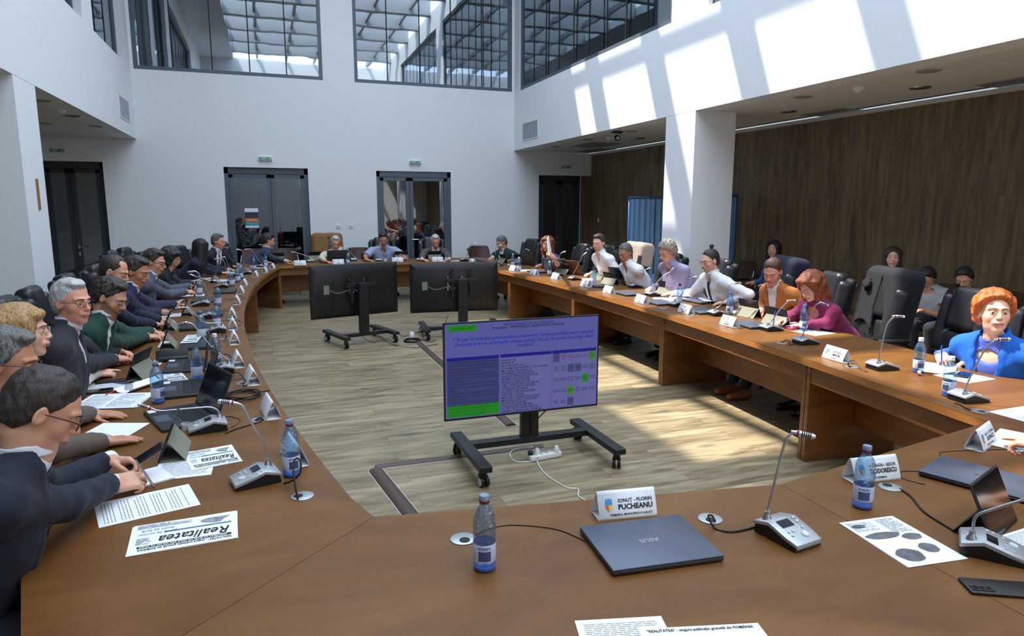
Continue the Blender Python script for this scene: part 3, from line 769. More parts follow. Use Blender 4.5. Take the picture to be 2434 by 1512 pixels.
def microphone(label, base_px, neck_px, extra=0.0, detail=True, z=TZ):
    p = T(*base_px); yw = yaw_out(p, extra)
    t = thing('conference_microphone', label, 'microphone', (p.x, p.y, TZ), yw, 'delegate microphones around the table')
    for o in (MIC_TOP, MIC_BOT, MIC_LCD, MIC_BTN, MIC_SOCK):
        if not detail and o in (MIC_BTN,): continue
        c = o.copy(); COL.objects.link(c); c.parent = t
    Mi = (Matrix.Translation((p.x, p.y, TZ)) @ rotz(yw)).inverted()
    s = (Matrix.Translation((p.x, p.y, TZ)) @ rotz(yw)) @ Vector((-.030, .052, .070))
    n = Vector((s.x, s.y, 0)).normalized()
    pts = [s]
    for q in neck_px: pts.append(on_plane(q[0], q[1], s, n))
    # first picture point may lie below the socket: drop those
    pts = [pts[0]] + [q for q in pts[1:] if q.z > s.z + .01]
    L = [Mi @ q for q in pts]
    c = bez(L, 6); tip = L[-1]; prev = L[-2]; d = (tip - prev).normalized()
    # cut the neck where the head starts
    hl = .058; head0 = tip - d * hl
    k = len(c) - 1
    while k > 2 and (c[k] - tip).length < hl: k -= 1
    c = c[:k + 1] + [head0]
    MB().tube(c, .0042, 8).build('gooseneck', M_NECK, t, smooth=True)
    hd = MB(); Q = d.to_track_quat('Z', 'Y').to_matrix().to_4x4(); MM = Matrix.Translation(head0) @ Q
    hd.lathe([(.0045, -.012), (.006, 0), (.0085, .006), (.0092, .012), (.0092, .050), (.006, .058), (0, .060)], 14, MM, cap=False)
    h = hd.build('microphone_head', M_CHROME, t, auto=40)
    MB().lathe([(.0096, .004), (.0100, .006), (.0100, .009), (.0096, .011)], 14, MM, cap=False).build('red_ring', M_RED, h)
    if detail:
        sl = MB()
        for i in range(5): sl.lathe([(.0094, .018 + i * .006), (.0097, .019 + i * .006), (.0097, .021 + i * .006), (.0094, .022 + i * .006)], 12, MM, cap=False)
        so = sl.build('grille_slots', M_JOINT, h)
    return t
MICS = [
 ('microphone beside the bottle at the near left corner, between notepad papers and table edge', (613, 1145), [(643, 1105), (641, 1086), (628, 1050), (605, 1010), (583, 969), (565, 958), (521, 953)], 4, True),
 ('microphone whose neck lies low across the open laptop of the man in the grey suit', (496, 1022), [(527, 1000), (523, 984), (512, 972), (491, 968), (419, 974), (374, 976), (328, 961)], 0, True),
 ('microphone behind the big dark laptop screen, before the blonde woman', (525, 886), [(519, 860), (508, 830), (472, 787), (457, 770), (437, 768), (418, 774)], 0, True),
 ('microphone leaning toward the hands of the man in the green jacket on the left', (514, 790), [(512, 790), (502, 785), (485, 766), (459, 742), (446, 732), (433, 731), (416, 733)], 0, False),
 ('tall microphone with an upright neck before the young man in navy', (492, 757), [(508, 745), (501, 715), (490, 688), (478, 662), (471, 649), (461, 645), (446, 647)], 0, False),
 ('microphone beside the closed laptop before the man in the grey suit and glasses', (479, 727), [(497, 710), (491, 690), (484, 673), (472, 666), (454, 669)], 0, False),
 ('microphone stretching its neck low past the first bottle on the left curve', (527, 684), [(528, 678), (517, 674), (482, 663), (451, 652)], 0, False),
 ('microphone before the woman with short black hair', (541, 676), [(543, 665), (538, 642), (533, 622), (524, 614), (509, 616)], 0, False),
 ('microphone before the woman with long black hair', (556, 658), [(553, 648), (546, 636), (538, 618), (532, 611), (524, 613)], 0, False),
 ('microphone with straight neck before the man in the dark suit and tie', (585, 652), [(581, 635), (580, 615), (578, 600), (571, 594), (561, 593)], 0, False),
 ('microphone on the far left curve, leaning left beside a stack of papers', (617, 636), [(616, 618), (606, 601), (598, 592), (583, 593)], 0, False),
 ('microphone standing in front of the man in the blue-grey jacket', (648, 624), [(643, 613), (640, 603), (634, 589), (627, 582), (615, 582)], 0, False),
 ('microphone beside the name card left on the back table, neck leaning far left', (737, 623), [(734, 613), (729, 609), (703, 600), (692, 599)], 0, False),
 ('microphone to the right of the man resting his head on his hand', (840, 620), [(841, 609), (831, 598), (820, 585)], 0, False),
 ('microphone in front of the man in the pale blue short-sleeved shirt', (901, 621), [(905, 605), (905, 590), (904, 577)], 0, False),
 ('microphone in front of the grey-haired man in the brown-grey jacket', (997, 620), [(1002, 605), (1001, 590), (1000, 579), (997, 574)], 0, False),
 ('thin microphone before the empty seat on the back table', (1104, 621), [(1109, 610), (1117, 588), (1122, 579), (1132, 578)], 0, False),
 ('microphone crossing the face of the man in the green jacket on the right', (1173, 629), [(1176, 612), (1178, 592), (1183, 584), (1193, 583)], 0, False),
 ('microphone rising behind the brown laptop lid by two bottles', (1236, 628), [(1236, 613), (1245, 597), (1249, 592), (1259, 596)], 0, False),
 ('microphone in front of the woman shading her face with a paper', (1327, 655), [(1324, 641), (1332, 609), (1337, 601), (1347, 597)], 0, False),
 ('microphone between the brown laptop lid and the young man in white', (1366, 666), [(1372, 655), (1379, 620), (1384, 608), (1395, 600)], 0, False),
 ('microphone right of the blue laptop lid, before the second man in white', (1510, 684), [(1504, 674), (1508, 664), (1530, 643), (1546, 637)], 0, False),
 ('microphone in front of the curly-haired man in the lilac shirt', (1557, 703), [(1552, 692), (1555, 683), (1580, 657), (1597, 646), (1607, 636)], 0, False),
 ('microphone by the resting hand of the man with the hair bun', (1606, 727), [(1611, 712), (1616, 698), (1629, 671), (1636, 661), (1652, 656)], 0, False),
 ('microphone behind the name card reading Hărabor', (1703, 749), [(1710, 735), (1712, 722), (1721, 695), (1727, 682), (1737, 673), (1758, 672)], 0, True),
 ('microphone in front of the two propped tablets of the man in the ochre jacket', (1828, 784), [(1826, 772), (1829, 763), (1845, 740), (1858, 725), (1872, 714), (1886, 713)], 0, True),
 ('microphone in front of the woman in the magenta top', (1914, 817), [(1910, 800), (1913, 783), (1927, 748), (1940, 725), (1955, 721), (1970, 727)], 0, True),
 ('microphone before the empty leather chair on the right', (2096, 877), [(2088, 860), (2091, 845), (2105, 782), (2118, 759), (2132, 752), (2151, 753)], 0, True),
 ('microphone in front of the woman in the blue jacket', (2300, 952), [(2293, 930), (2303, 903), (2335, 840), (2358, 813), (2379, 807), (2402, 806)], 0, True),
 ('microphone right of the closed laptop nearest the viewer', (1868, 1278), [(1830, 1215), (1838, 1160), (1846, 1128), (1866, 1052), (1881, 1032), (1895, 1029), (1938, 1039)], 17, True),
 ('microphone at the right picture edge in front of the open tablet', (2353, 1312), [(2294, 1250), (2320, 1223), (2364, 1205), (2434, 1183), (2490, 1165)], 28, True),
]
for m_ in MICS: microphone(m_[0], m_[1], m_[2], m_[3], m_[4])

# ---------------- water bottles
def pet_mat():
    m = bpy.data.materials.new('blue_bottle_plastic'); m.use_nodes = True; nt = m.node_tree; nt.nodes.clear(); L = nt.links.new
    o = nt.nodes.new('ShaderNodeOutputMaterial'); tr = nt.nodes.new('ShaderNodeBsdfTransparent'); gl = nt.nodes.new('ShaderNodeBsdfGlossy')
    tr.inputs[0].default_value = (0.66, 0.84, 0.95, 1); gl.inputs['Roughness'].default_value = .08
    df = nt.nodes.new('ShaderNodeBsdfDiffuse'); df.inputs[0].default_value = srgb(70, 140, 205)
    fr = nt.nodes.new('ShaderNodeLayerWeight'); fr.inputs['Blend'].default_value = .45
    tc = nt.nodes.new('ShaderNodeTexCoord'); v = nt.nodes.new('ShaderNodeTexVoronoi'); v.inputs['Scale'].default_value = 95
    L(tc.outputs['Object'], v.inputs['Vector']); bp = nt.nodes.new('ShaderNodeBump'); bp.inputs['Strength'].default_value = .8; bp.inputs['Distance'].default_value = .003
    L(v.outputs['Distance'], bp.inputs['Height']); L(bp.outputs[0], gl.inputs['Normal']); L(bp.outputs[0], fr.inputs['Normal'])
    m1 = nt.nodes.new('ShaderNodeMixShader'); m1.inputs[0].default_value = .09; L(tr.outputs[0], m1.inputs[1]); L(df.outputs[0], m1.inputs[2])
    m2 = nt.nodes.new('ShaderNodeMixShader'); L(fr.outputs['Facing'], m2.inputs[0]); L(m1.outputs[0], m2.inputs[1]); L(gl.outputs[0], m2.inputs[2])
    mr = nt.nodes.new('ShaderNodeMapRange'); mr.inputs['To Min'].default_value = .06; mr.inputs['To Max'].default_value = .6; L(fr.outputs['Facing'], mr.inputs[0]); L(mr.outputs[0], m2.inputs[0])
    L(m2.outputs[0], o.inputs[0]); MATS['blue_bottle_plastic'] = m; return m
M_PET = pet_mat()
M_PETB = mat('deep_blue_bottle_base', (30, 110, 215), rough=0.12, coat=.5)
M_LABEL = mat('bottle_label_print', (186, 194, 214), rough=0.5, vary=(40, .35))
M_LABEL2 = mat('bottle_label_blue', (40, 66, 130), rough=0.5)
M_WATER = mat('water', (230, 245, 255), rough=0.0, trans=1.0, ior=1.33)
CAPM = {'maroon': mat('maroon_cap_band', (92, 34, 42), rough=.4), 'white': M_WHITEP, 'blue': mat('blue_cap', (60, 120, 190), rough=.4), 'dark': mat('dark_blue_cap', (40, 44, 70), rough=.4)}
bprof = [(.0, .001), (.026, .001), (.0325, .006), (.0325, .014), (.031, .018), (.0325, .024), (.0325, .088), (.0315, .096), (.0325, .102), (.033, .112), (.0335, .128), (.0325, .146), (.029, .164), (.022, .180), (.0145, .192), (.0128, .198), (.0128, .204)]
B_BODY = MB().lathe(bprof, 28, cap=False).build('bottle_body', M_PET, auto=60)
B_BASE = MB().lathe([(0, .0), (.024, .0), (.031, .004), (.0318, .013), (.027, .013), (.014, .006), (0, .009)], 28, cap=False).build('bottle_base', M_PETB, auto=50)
B_LAB = MB().lathe([(.0329, .030), (.0332, .031), (.0332, .083), (.0329, .084)], 28, cap=False).build('bottle_label', [M_LABEL], auto=50)
B_CAPS = {}
for cn, cm in CAPM.items():
    bb = MB(); bb.cur = 0; bb.lathe([(.0142, .200), (.0150, .203), (.0150, .209), (.0142, .210)], 20, cap=False)
    bb.cur = 1; bb.lathe([(.0146, .2085), (.0150, .210), (.0150, .221), (.0138, .2235), (0, .2235)], 20, cap=False)
    B_CAPS[cn] = bb.build('bottle_cap', [CAPM['maroon'] if cn in ('maroon', 'dark') else cm, M_WHITEP if cn == 'white' else (mat('grey_blue_cap_top', (120, 135, 160), rough=.4) if cn == 'maroon' else cm)], auto=50)
for o in [B_BODY, B_BASE, B_LAB] + list(B_CAPS.values()): COL.objects.unlink(o)
def bottle(label, px, cap='blue', h=None, text=False, turn=0.0):
    p = T(*px); s = 1.0
    t = thing('water_bottle', label, 'bottle', (p.x, p.y, TZ), random.Random(int(px[0] * 7 + px[1])).uniform(0, 6), 'blue plastic water bottles on the table')
    for o in [B_BODY, B_BASE, B_LAB] + ([B_CAPS[cap]] if cap else []):
        c = o.copy(); COL.objects.link(c); c.parent = t
        if o is B_LAB: lab = c
    if text:
        t.rotation_euler = (0, 0, 0)
        a = math.atan2(-p.y, -p.x) + turn
        for (txt, zz, sz, mm) in (('BORSEC', .074, .0105, mat('navy_print', (24, 34, 84), rough=.6)),):
            o = text_mesh(txt, sz, mm, 'brand_lettering', None, None, bold=.02)
            for v in o.data.vertices:
                th = a + v.co.x / .0336; v.co = Vector((.0336 * math.cos(th), .0336 * math.sin(th), zz + v.co.y))
            o.parent = lab
        # label picture panel
        vs = []; n = 8
        for zz in (.036, .066):
            for k in range(n + 1):
                th = a + (-.55 + 1.1 * k / n); vs.append((.03345 * math.cos(th), .03345 * math.sin(th), zz))
        MB().add(vs, [(k, k + 1, n + 2 + k, n + 1 + k) for k in range(n)]).build('label_picture', mat('label_picture_print', (66, 74, 112), rough=.5, vary=(60, .6)), lab)
    return t
BOT = [
 ('upright water bottle near the left corner, in front of a name card', (689, 1131), 'maroon', 1, .3), ('water bottle standing between the notepads and the open laptops on the left', (377, 957), 'maroon', 1, .9),
 ('capless water bottle with its blue neck beside the dark laptop screen', (470, 908), None, 0, 0), ('open water bottle with a white cap ring beside the keyboard', (487, 876), 'white', 1, .6), ('water bottle behind the microphone neck before the man in green on the left', (480, 806), 'maroon', 0, 0),
 ('water bottle by the closed laptop before the young man in navy', (497, 780), 'maroon', 0, 0), ('water bottle near the tablet stand on the left curve', (519, 727), 'maroon', 0, 0), ('water bottle in front of the phone held by the man in the grey suit', (475, 701), 'maroon', 0, 0),
 ('water bottle nearest the table edge before the woman with long hair', (551, 681), 'maroon', 0, 0), ('water bottle, the taller looking of the pair before the tied suit', (566, 671), 'blue', 0, 0), ('water bottle hidden behind its neighbour before the tied suit', (573, 663), 'blue', 0, 0),
 ('water bottle to the left of the paper stack on the far left curve', (604, 643), 'blue', 0, 0), ('water bottle to the right of the paper stack on the far left curve', (628, 636), 'blue', 0, 0),
 ('water bottle beside the black laptop of the man resting his head', (827, 628), 'dark', 0, 0), ('water bottle before the man in the short-sleeved shirt', (916, 625), 'dark', 0, 0), ('water bottle before the grey-haired man in the brown-grey jacket', (1061, 622), 'dark', 0, 0),
 ('left one of two water bottles by the first right-hand name card', (1219, 634), 'white', 0, 0), ('right one of two water bottles by the first right-hand name card', (1233, 644), 'white', 0, 0), ('water bottle below the bent grey laptop lid', (1308, 656), 'white', 0, 0),
 ('water bottle with a dark cap before the young man in white', (1416, 677), 'dark', 0, 0), ('water bottle before the curly-haired man', (1552, 697), 'blue', 0, 0), ('water bottle with dark cap by the hand of the man with the bun', (1599, 725), 'dark', 0, 0),
 ('water bottle between the ochre jacket and the name card Hărabor', (1735, 748), 'blue', 1, -.4), ('water bottle in front of the woman in magenta', (1909, 786), 'blue', 1, .3), ('water bottle left of the papers of the woman in blue', (2182, 885), 'white', 1, .4),
 ('water bottle in front of the hand of the woman in blue', (2254, 941), 'white', 1, -.6), ('water bottle at the centre of the near table, left of the closed laptop', (1152, 1350), 'maroon', 1, 0.0), ('water bottle in front of the name card of the session chairman', (2049, 1205), 'maroon', 1, .1)]
for b_ in BOT: bottle(b_[0], b_[1], b_[2], text=b_[3], turn=b_[4])

# ---------------- folded name cards
def crest(parent, M, s=1.0):
    b = MB(); b.cur = 0
    b.add([(-.011 * s, 0, .012 * s), (.011 * s, 0, .012 * s), (.011 * s, 0, .0), (-.011 * s, 0, .0)], [(0, 1, 2, 3)], M)
    b.add([(-.009 * s, 0, .012 * s), (-.009 * s, 0, .019 * s), (-.004 * s, 0, .016 * s), (0, 0, .020 * s), (.004 * s, 0, .016 * s), (.009 * s, 0, .019 * s), (.009 * s, 0, .012 * s)], [(0, 1, 2, 3, 4, 5, 6)], M)
    b.cur = 1; b.add([(-.011 * s, 0, 0), (0, 0, 0), (0, 0, -.017 * s), (-.007 * s, 0, -.012 * s), (-.011 * s, 0, -.005 * s)], [(0, 1, 2, 3, 4)], M)
    b.cur = 2; b.add([(0, 0, 0), (.011 * s, 0, 0), (.011 * s, 0, -.005 * s), (.007 * s, 0, -.012 * s), (0, 0, -.017 * s)], [(0, 1, 2, 3, 4)], M)
    return b.build('coat_of_arms', [mat('crest_blue', (70, 140, 190), rough=.6), mat('crest_red', (200, 90, 60), rough=.6), mat('crest_yellow', (220, 190, 80), rough=.6)], parent, fix=False)
CARD = None
def card_mesh(w=.205, h=.088, d=.075):
    b = MB(); th = .0008
    P = [(-d / 2, 0), (-.003, h), (.003, h), (d / 2, 0)]; n = 10
    Q = []
    for k in range(n + 1):      # the two leaning faces, slightly bowed
        t = k / n; Q.append((-d / 2 + (d / 2 - .002) * t - .004 * math.sin(t * math.pi), h * t))
    R_ = [(-y, z) for y, z in reversed(Q)]
    L_ = Q + R_
    vs = []; m = len(L_)
    for sx in (-w / 2, w / 2):
        for (y, z) in L_: vs.append((sx, y, z))
    fs = [(i, i + 1, m + i + 1, m + i) for i in range(m - 1)]
    # base flap
    vs += [(-w / 2, -d / 2, .0006), (w / 2, -d / 2, .0006), (w / 2, d / 2, .0006), (-w / 2, d / 2, .0006)]; o = 2 * m
    fs.append((o, o + 1, o + 2, o + 3))
    b.add(vs, fs)
    ob = b.build('card', M_PAPER, auto=60, fix=False)
    md = ob.modifiers.new('t', 'SOLIDIFY'); md.thickness = .0012; md.offset = 0
    dg = bpy.context.evaluated_depsgraph_get(); dg.update(); me = bpy.data.meshes.new_from_object(ob.evaluated_get(dg)); ob.modifiers.clear(); ob.data = me
    COL.objects.unlink(ob); return ob
CARD = card_mesh()
def name_card(label, px, l1, l2, l3=None, extra=0.0, yaw=None, first=False, crest2=False, cw=1.0, both=True):
    p = T(*px)
    yw = yaw if yaw is not None else yaw_out(p, extra) + math.pi   # printed face (local -y) toward the middle of the ring
    t = thing('name_card', label, 'name card', (p.x, p.y, TZ + .0006), yw, 'folded name cards on the table')
    c = CARD.copy(); COL.objects.link(c); c.parent = t
    h, d = .088, .075; a = math.atan2(h, d / 2 - .002)
    for side in ((0, 1) if both else (0,)):
        def fm(x, u, lift=.0056):  # point on the front leaning face; u = height fraction
            y = -d / 2 + (d / 2 - .002) * u; z = h * u
            return rotz(math.pi * side) @ Matrix.Translation((x, y, z)) @ Matrix.Rotation(a, 4, 'X') @ Matrix.Translation((0, 0, lift))
        if l3:
            text_mesh(l1, .0165, M_INKB, 'name_lettering', c, fm(.028, .64), bold=.02, maxw=.12); text_mesh(l2, .0235, M_INKB, 'name_lettering', c, fm(.028, .42), bold=.03, maxw=.122)
            text_mesh(l3, .0105, M_INKB, 'name_lettering', c, fm(.012, .17, .004), bold=.02, maxw=.15)
            crest(c, fm(-.066, .52) @ Matrix.Rotation(-math.pi / 2, 4, 'X'), 1.15)
        else:
            text_mesh(l1, .0125, M_INKB, 'name_lettering', c, fm(0, .38), bold=.02, maxw=.12); text_mesh(l2, .0175, M_INKB, 'name_lettering', c, fm(0, .19, .0045), bold=.03, maxw=.15)
            crest(c, fm(0, .70) @ Matrix.Rotation(-math.pi / 2, 4, 'X'), .85)
    return t
pa, pb = T(1418, 1240), T(1556, 1226); yc = math.atan2(pb.y - pa.y, pb.x - pa.x)
pm = (pa + pb) / 2
name_card('name card reading Pucheanu behind the closed laptop', (1484, 1222), 'IONUȚ - FLORIN', 'PUCHEANU', 'PRIMARUL MUNICIPIULUI GALAȚI', yaw=yc)
pa, pb = T(2040, 1148), T(2133, 1136)
name_card('name card behind the bottle, ending in rescu', (2070, 1137), 'ALEXANDRU - GREGOR', 'TEODORESCU', 'VICEPRIMAR', yaw=yc + .03)
name_card('name card reading Kovacs at the near right corner', (2330, 1058), 'RADU - OCTAVIAN', 'KOVACS', 'SECRETAR GENERAL', yaw=math.radians(22))
CARDS = [
 ('bent name card behind the bottle at the near left corner', (700, 1092), 'LUCIAN', 'TOFAN'), ('name card beside the coiled black cable', (643, 985), 'NECULAI', 'VIȘAN'), ('name card in front of the woman with blonde hair', (600, 908), 'SILVIA - ELENA', 'ATANASIU'),
 ('name card in front of the white-haired man', (566, 868), 'GHEORGHE', 'BEZMAN'), ('name card in front of the green jacket on the left', (557, 815), 'COSTEL', 'GAFTON'), ('name card in front of the young man in navy', (553, 781), 'DRAGOȘ - GEORGE', 'AXENTE'), ('name card leaning close to the next before the man with parted hair', (552, 755), 'DRAGOȘ LUCIAN', 'MAGEARU'),
 ('name card in front of the man in the grey suit and glasses', (563, 722), 'NICOLAE - PETRIȘOR', 'POTEC'), ('name card in front of the woman with short black hair', (573, 697), 'SILVIANA', 'CIUPERCĂ'), ('name card in front of the woman with long black hair', (581, 679), 'IONELA', 'CRISTEA'),
 ('name card in front of the dark suit and tie', (608, 658), 'CRISTIAN - SORIN', 'ENACHE'), ('name card next to the first on the far left bend', (630, 648), 'HRISTACHE', 'BOGATU'), ('name card closest to the far left table corner', (648, 639), 'GABRIEL', 'PATRICHE'),
 ('name card reading Mocanu on the back table', (713, 631), 'IONUȚ - RĂZVAN', 'MOCANU'), ('name card before the man resting his head on his hand', (804, 628), 'IONUȚ', 'STROICI'), ('name card before the man in the pale blue short sleeves', (945, 623), 'DUMITRU', 'POALELUNGI'), ('name card before the grey-haired man in brown-grey', (1040, 622), 'ANTONIO - TIBERIU', 'PUȘCAȘ'),
 ('name card before the empty back seat with the brown laptop', (1123, 626), 'MARIAN', 'ALEXANDRU'),
 ('first name card of the right-hand table beside two bottles', (1221, 644), 'MIHAI - CRISTIAN', 'MIHAI'), ('name card below the large brown laptop lid', (1270, 654), 'NICU - CIPRIAN', 'CÂRCUȚĂ'), ('name card before the woman shading her face', (1322, 664), 'GABRIEL', 'PATRICHE'), ('name card reading Căstăian before the young man in white', (1394, 681), 'DORU - VALENTIN', 'CĂSTĂIAN'),
 ('name card reading Velea before the second man in white', (1449, 697), 'ANDREI', 'VELEA'), ('name card before the curly-haired man', (1533, 720), 'EDUARD - IONUȚ', 'GÎDEI'), ('name card before the man with the hair bun', (1631, 745), 'ALEXANDRU - GABRIEL', 'ȘERBAN'), ('name card reading Hărabor', (1734, 775), 'ANAMARIA', 'HĂRABOR')]
for i, c_ in enumerate(CARDS):
    far = 620 < c_[1][1] < 640
    name_card(c_[0], c_[1], c_[2], c_[3], extra=0, both=False)
name_card('name card with two emblems reading Macri', (1988, 856), 'VERONICA', 'MACRI', 'SUBPREFECT', both=False)

# ---------------- laptops
M_LAPG = mat('slate_grey_laptop_lid', (84, 90, 106), rough=0.38, metal=0.35)
M_LAPD = mat('dark_grey_laptop_case', (44, 46, 50), rough=0.42, metal=.2)
M_LAPB = mat('bronze_laptop_lid', (92, 76, 66), rough=0.4, metal=0.3)
M_KEYS = mat('black_keys', (20, 20, 22), rough=0.5)
def laptop_closed(label, px, yaw, w=.36, d=.25, lid=None, logo=False, z=TZ, p=None):
    p = p or T(*px)
    t = thing('closed_laptop', label, 'laptop', (p.x, p.y, z), yaw, None)
    b = MB(); b.box((0, 0, .0095), (w, d, .013), bev=.004); b.build('laptop_base', M_LAPD, t, auto=50)
    b = MB(); b.box((0, 0, .0195), (w, d, .006), bev=.002); l = b.build('laptop_lid', lid or M_LAPG, t, auto=50)
    b = MB(); b.box((0, d / 2 - .03, .0015), (w * .8, .02, .003)); b.box((0, -d / 2 + .03, .0015), (w * .8, .02, .003)); b.build('rubber_feet', M_KEYS, t)
    if logo: text_mesh('ASUS', .028, M_STEEL, 'lid_logo', l, Matrix.Translation((0, 0, .0228)) @ rotz(math.pi), bold=.03)
    return t
def laptop_open(label, px, extra=0.0, w=.36, d=.245, ang=108, lid=None, z=TZ, detail=True, yaw=None):
    """local -y toward the user; hinge on the far side"""
    p = T(*px); yw = yaw if yaw is not None else yaw_out(p, extra)
    t = thing('open_laptop', label, 'laptop', (p.x, p.y, z), yw, None)
    b = MB(); b.box((0, 0, .009), (w, d, .016), bev=.003); bs = b.build('laptop_base', M_LAPD, t, auto=50)
    if detail:
        b = MB()
        for r in range(6):
            for c in range(15): b.box((-w / 2 + .03 + c * (w - .06) / 14, d / 2 - .03 - r * .019, .0178), (.0165, .0155, .0022))
        k = b.build('keyboard', M_KEYS, bs); k['kind'] = 'stuff'
        MB().box((0, -d / 2 + .045, .0172), (.11, .065, .0008)).build('touchpad', M_LAPG, bs)
        MB().box((-w / 2 + .035, -d / 2 + .03, .0175), (.05, .035, .0006)).build('sticker', M_WHITEP, bs)
    h = d * .93; a = math.radians(ang)
    M = Matrix.Translation((0, d / 2, .012)) @ Matrix.Rotation(math.pi - a, 4, 'X') @ Matrix.Identity(4)
    # lid local: extends along +z after rotation
    M = Matrix.Translation((0, d / 2 - .004, .014)) @ Matrix.Rotation(-(a - math.pi / 2), 4, 'X')
    b = MB(); b.box((0, .003, h / 2), (w, .006, h), M, bev=.002); l = b.build('laptop_lid', lid or M_LAPD, t, auto=50)
    MB().box((0, -.0006, h / 2 + .004), (w - .016, .0012, h - .03), M).build('screen', M_LCD, l)
    if not detail or lid: text_mesh('ASUS', .02, M_STEEL, 'lid_logo', l, M @ Matrix.Translation((0, .0066, h / 2)) @ Matrix.Rotation(math.pi / 2, 4, 'X') @ Matrix.Rotation(math.pi, 4, 'Y'), bold=.03)
    return t
def quad_yaw(a, b): return math.atan2(b.y - a.y, b.x - a.x)
la, lb, lc, ld = T(1382, 1262), T(1625, 1245), T(1715, 1334), T(1447, 1372)
lcen = (la + lb + lc + ld) / 4
print('near laptop', (lb - la).length, (lc - ld).length, (la - ld).length)
laptop_closed('closed slate grey laptop nearest the viewer', None, quad_yaw(ld, lc), w=((lb - la).length + (lc - ld).length) / 2, d=(la - ld).length * .98, logo=True, p=lcen)
la, lb, ld = T(2188, 1150), T(2293, 1098), T(2390, 1206)
print('right laptop', (lb - la).length, (la - ld).length)
laptop_closed('closed slate grey laptop at the near right corner, partly in sunlight', None, quad_yaw(la, ld) , w=.36, d=.25, logo=True, p=T(2335, 1145) )
for lab, px, ex in (('closed grey laptop before the young man in navy', (490, 748), 0), ('closed grey laptop beside the tablet before the man with parted hair', (455, 779), 0), ('closed grey laptop before the grey suit and glasses', (486, 716), 0), ('closed grey laptop by the bottle before the woman with short black hair', (536, 695), 0),
                    ('closed dark laptop behind the name card Căstăian', (1420, 680), 0), ('closed dark laptop behind the name card Velea', (1493, 700), 0), ('closed dark laptop behind the curly-haired man\'s name card', (1572, 722), 0), ('closed dark laptop left of the microphone of the name card Hărabor', (1668, 742), 0), ('closed dark laptop right of the name card Hărabor', (1790, 775), 0),
                    ('closed laptop with papers on it before the woman shading her face', (1290, 647), 0), ('closed dark laptop lying under papers by the bun-haired man', (1660, 718), 10), ('closed grey laptop with a newspaper on it before the green jacket on the left', (455, 823), 0)):
    laptop_closed(lab, px, yaw_out(T(*px), ex) + math.pi, w=.34, d=.235, lid=M_LAPG if px[0] > 1000 else M_LAPD)
laptop_open('large open laptop with dark screen before the man in the grey-brown suit', (428, 995), 12, w=.37, ang=112)
laptop_open('open laptop before the blonde woman, white sticker on its palm rest', (440, 925), 0, w=.36, ang=104)
laptop_open('open laptop before the white-haired man, seen with its screen edge on', (443, 872), -4, w=.36, ang=98)
laptop_open('black open laptop seen from behind before the man resting his head', (799, 624), 0, w=.38, ang=100, detail=False)
laptop_open('bronze open laptop seen from behind at the empty back seat', (1137, 620), -12, w=.36, ang=105, lid=M_LAPB)
laptop_open('bronze open laptop before the woman shading her face', (1270, 630), 10, w=.38, ang=105, lid=M_LAPB)
laptop_open('grey open laptop turned sideways beside the bottle', (1312, 645), 55, w=.34, ang=115, lid=mat('silver_laptop_lid', (130, 132, 136), rough=.35, metal=.5))
laptop_open('sunlit bronze open laptop before the young man in white', (1372, 652), 18, w=.36, ang=112, lid=mat('warm_bronze_laptop_lid', (128, 92, 62), rough=.45, metal=.2))
laptop_open('open laptop with a blue-black lid before the second man in white', (1492, 675), 14, w=.38, ang=108, lid=mat('blue_black_laptop_lid', (48, 56, 76), rough=.25, metal=.4))

# ---------------- tablets propped on folded covers
M_TAB = mat('black_tablet_back', (24, 24, 26), rough=0.35)
M_COVER = mat('olive_grey_tablet_cover', (124, 124, 108), rough=0.75)
def tablet(label, px, extra=0.0, w=.25, h=.175, ang=68, screen_out=False, yaw=None, cover=None, z=TZ):
    """leaning tablet, screen toward the person (local -y); triangular folded cover behind it"""
    p = T(*px); yw = yaw if yaw is not None else yaw_out(p, extra)
    t = thing('tablet', label, 'tablet', (p.x, p.y, z), yw, None)
    a = math.radians(ang); M = Matrix.Translation((0, -.03, .004)) @ Matrix.Rotation(-(math.pi / 2 - a), 4, 'X')
    b = MB(); b.box((0, .004, h / 2), (w, .008, h), M, bev=.003); body = b.build('tablet_body', M_TAB, t, auto=50)
    MB().box((0, -.0006, h / 2), (w - .014, .001, h - .014), M).build('screen', M_LCD, body)
    b = MB(); mm = h * .55
    top = M @ Vector((0, .009, mm)); fy = top.y + .062
    b.add([(-w / 2, top.y, top.z), (w / 2, top.y, top.z), (w / 2, fy, .003), (-w / 2, fy, .003), (-w / 2, top.y - .003, top.z - .003), (w / 2, top.y - .003, top.z - .003), (w / 2, fy - .004, .003), (-w / 2, fy - .004, .003)],
          [(0, 1, 2, 3), (7, 6, 5, 4), (0, 4, 5, 1), (2, 6, 7, 3), (1, 5, 6, 2), (0, 3, 7, 4)])
    b.box((0, (fy - .03) / 2, .002), (w, fy + .03, .003))
    b.build('folding_cover', cover or M_COVER, t)
    return t
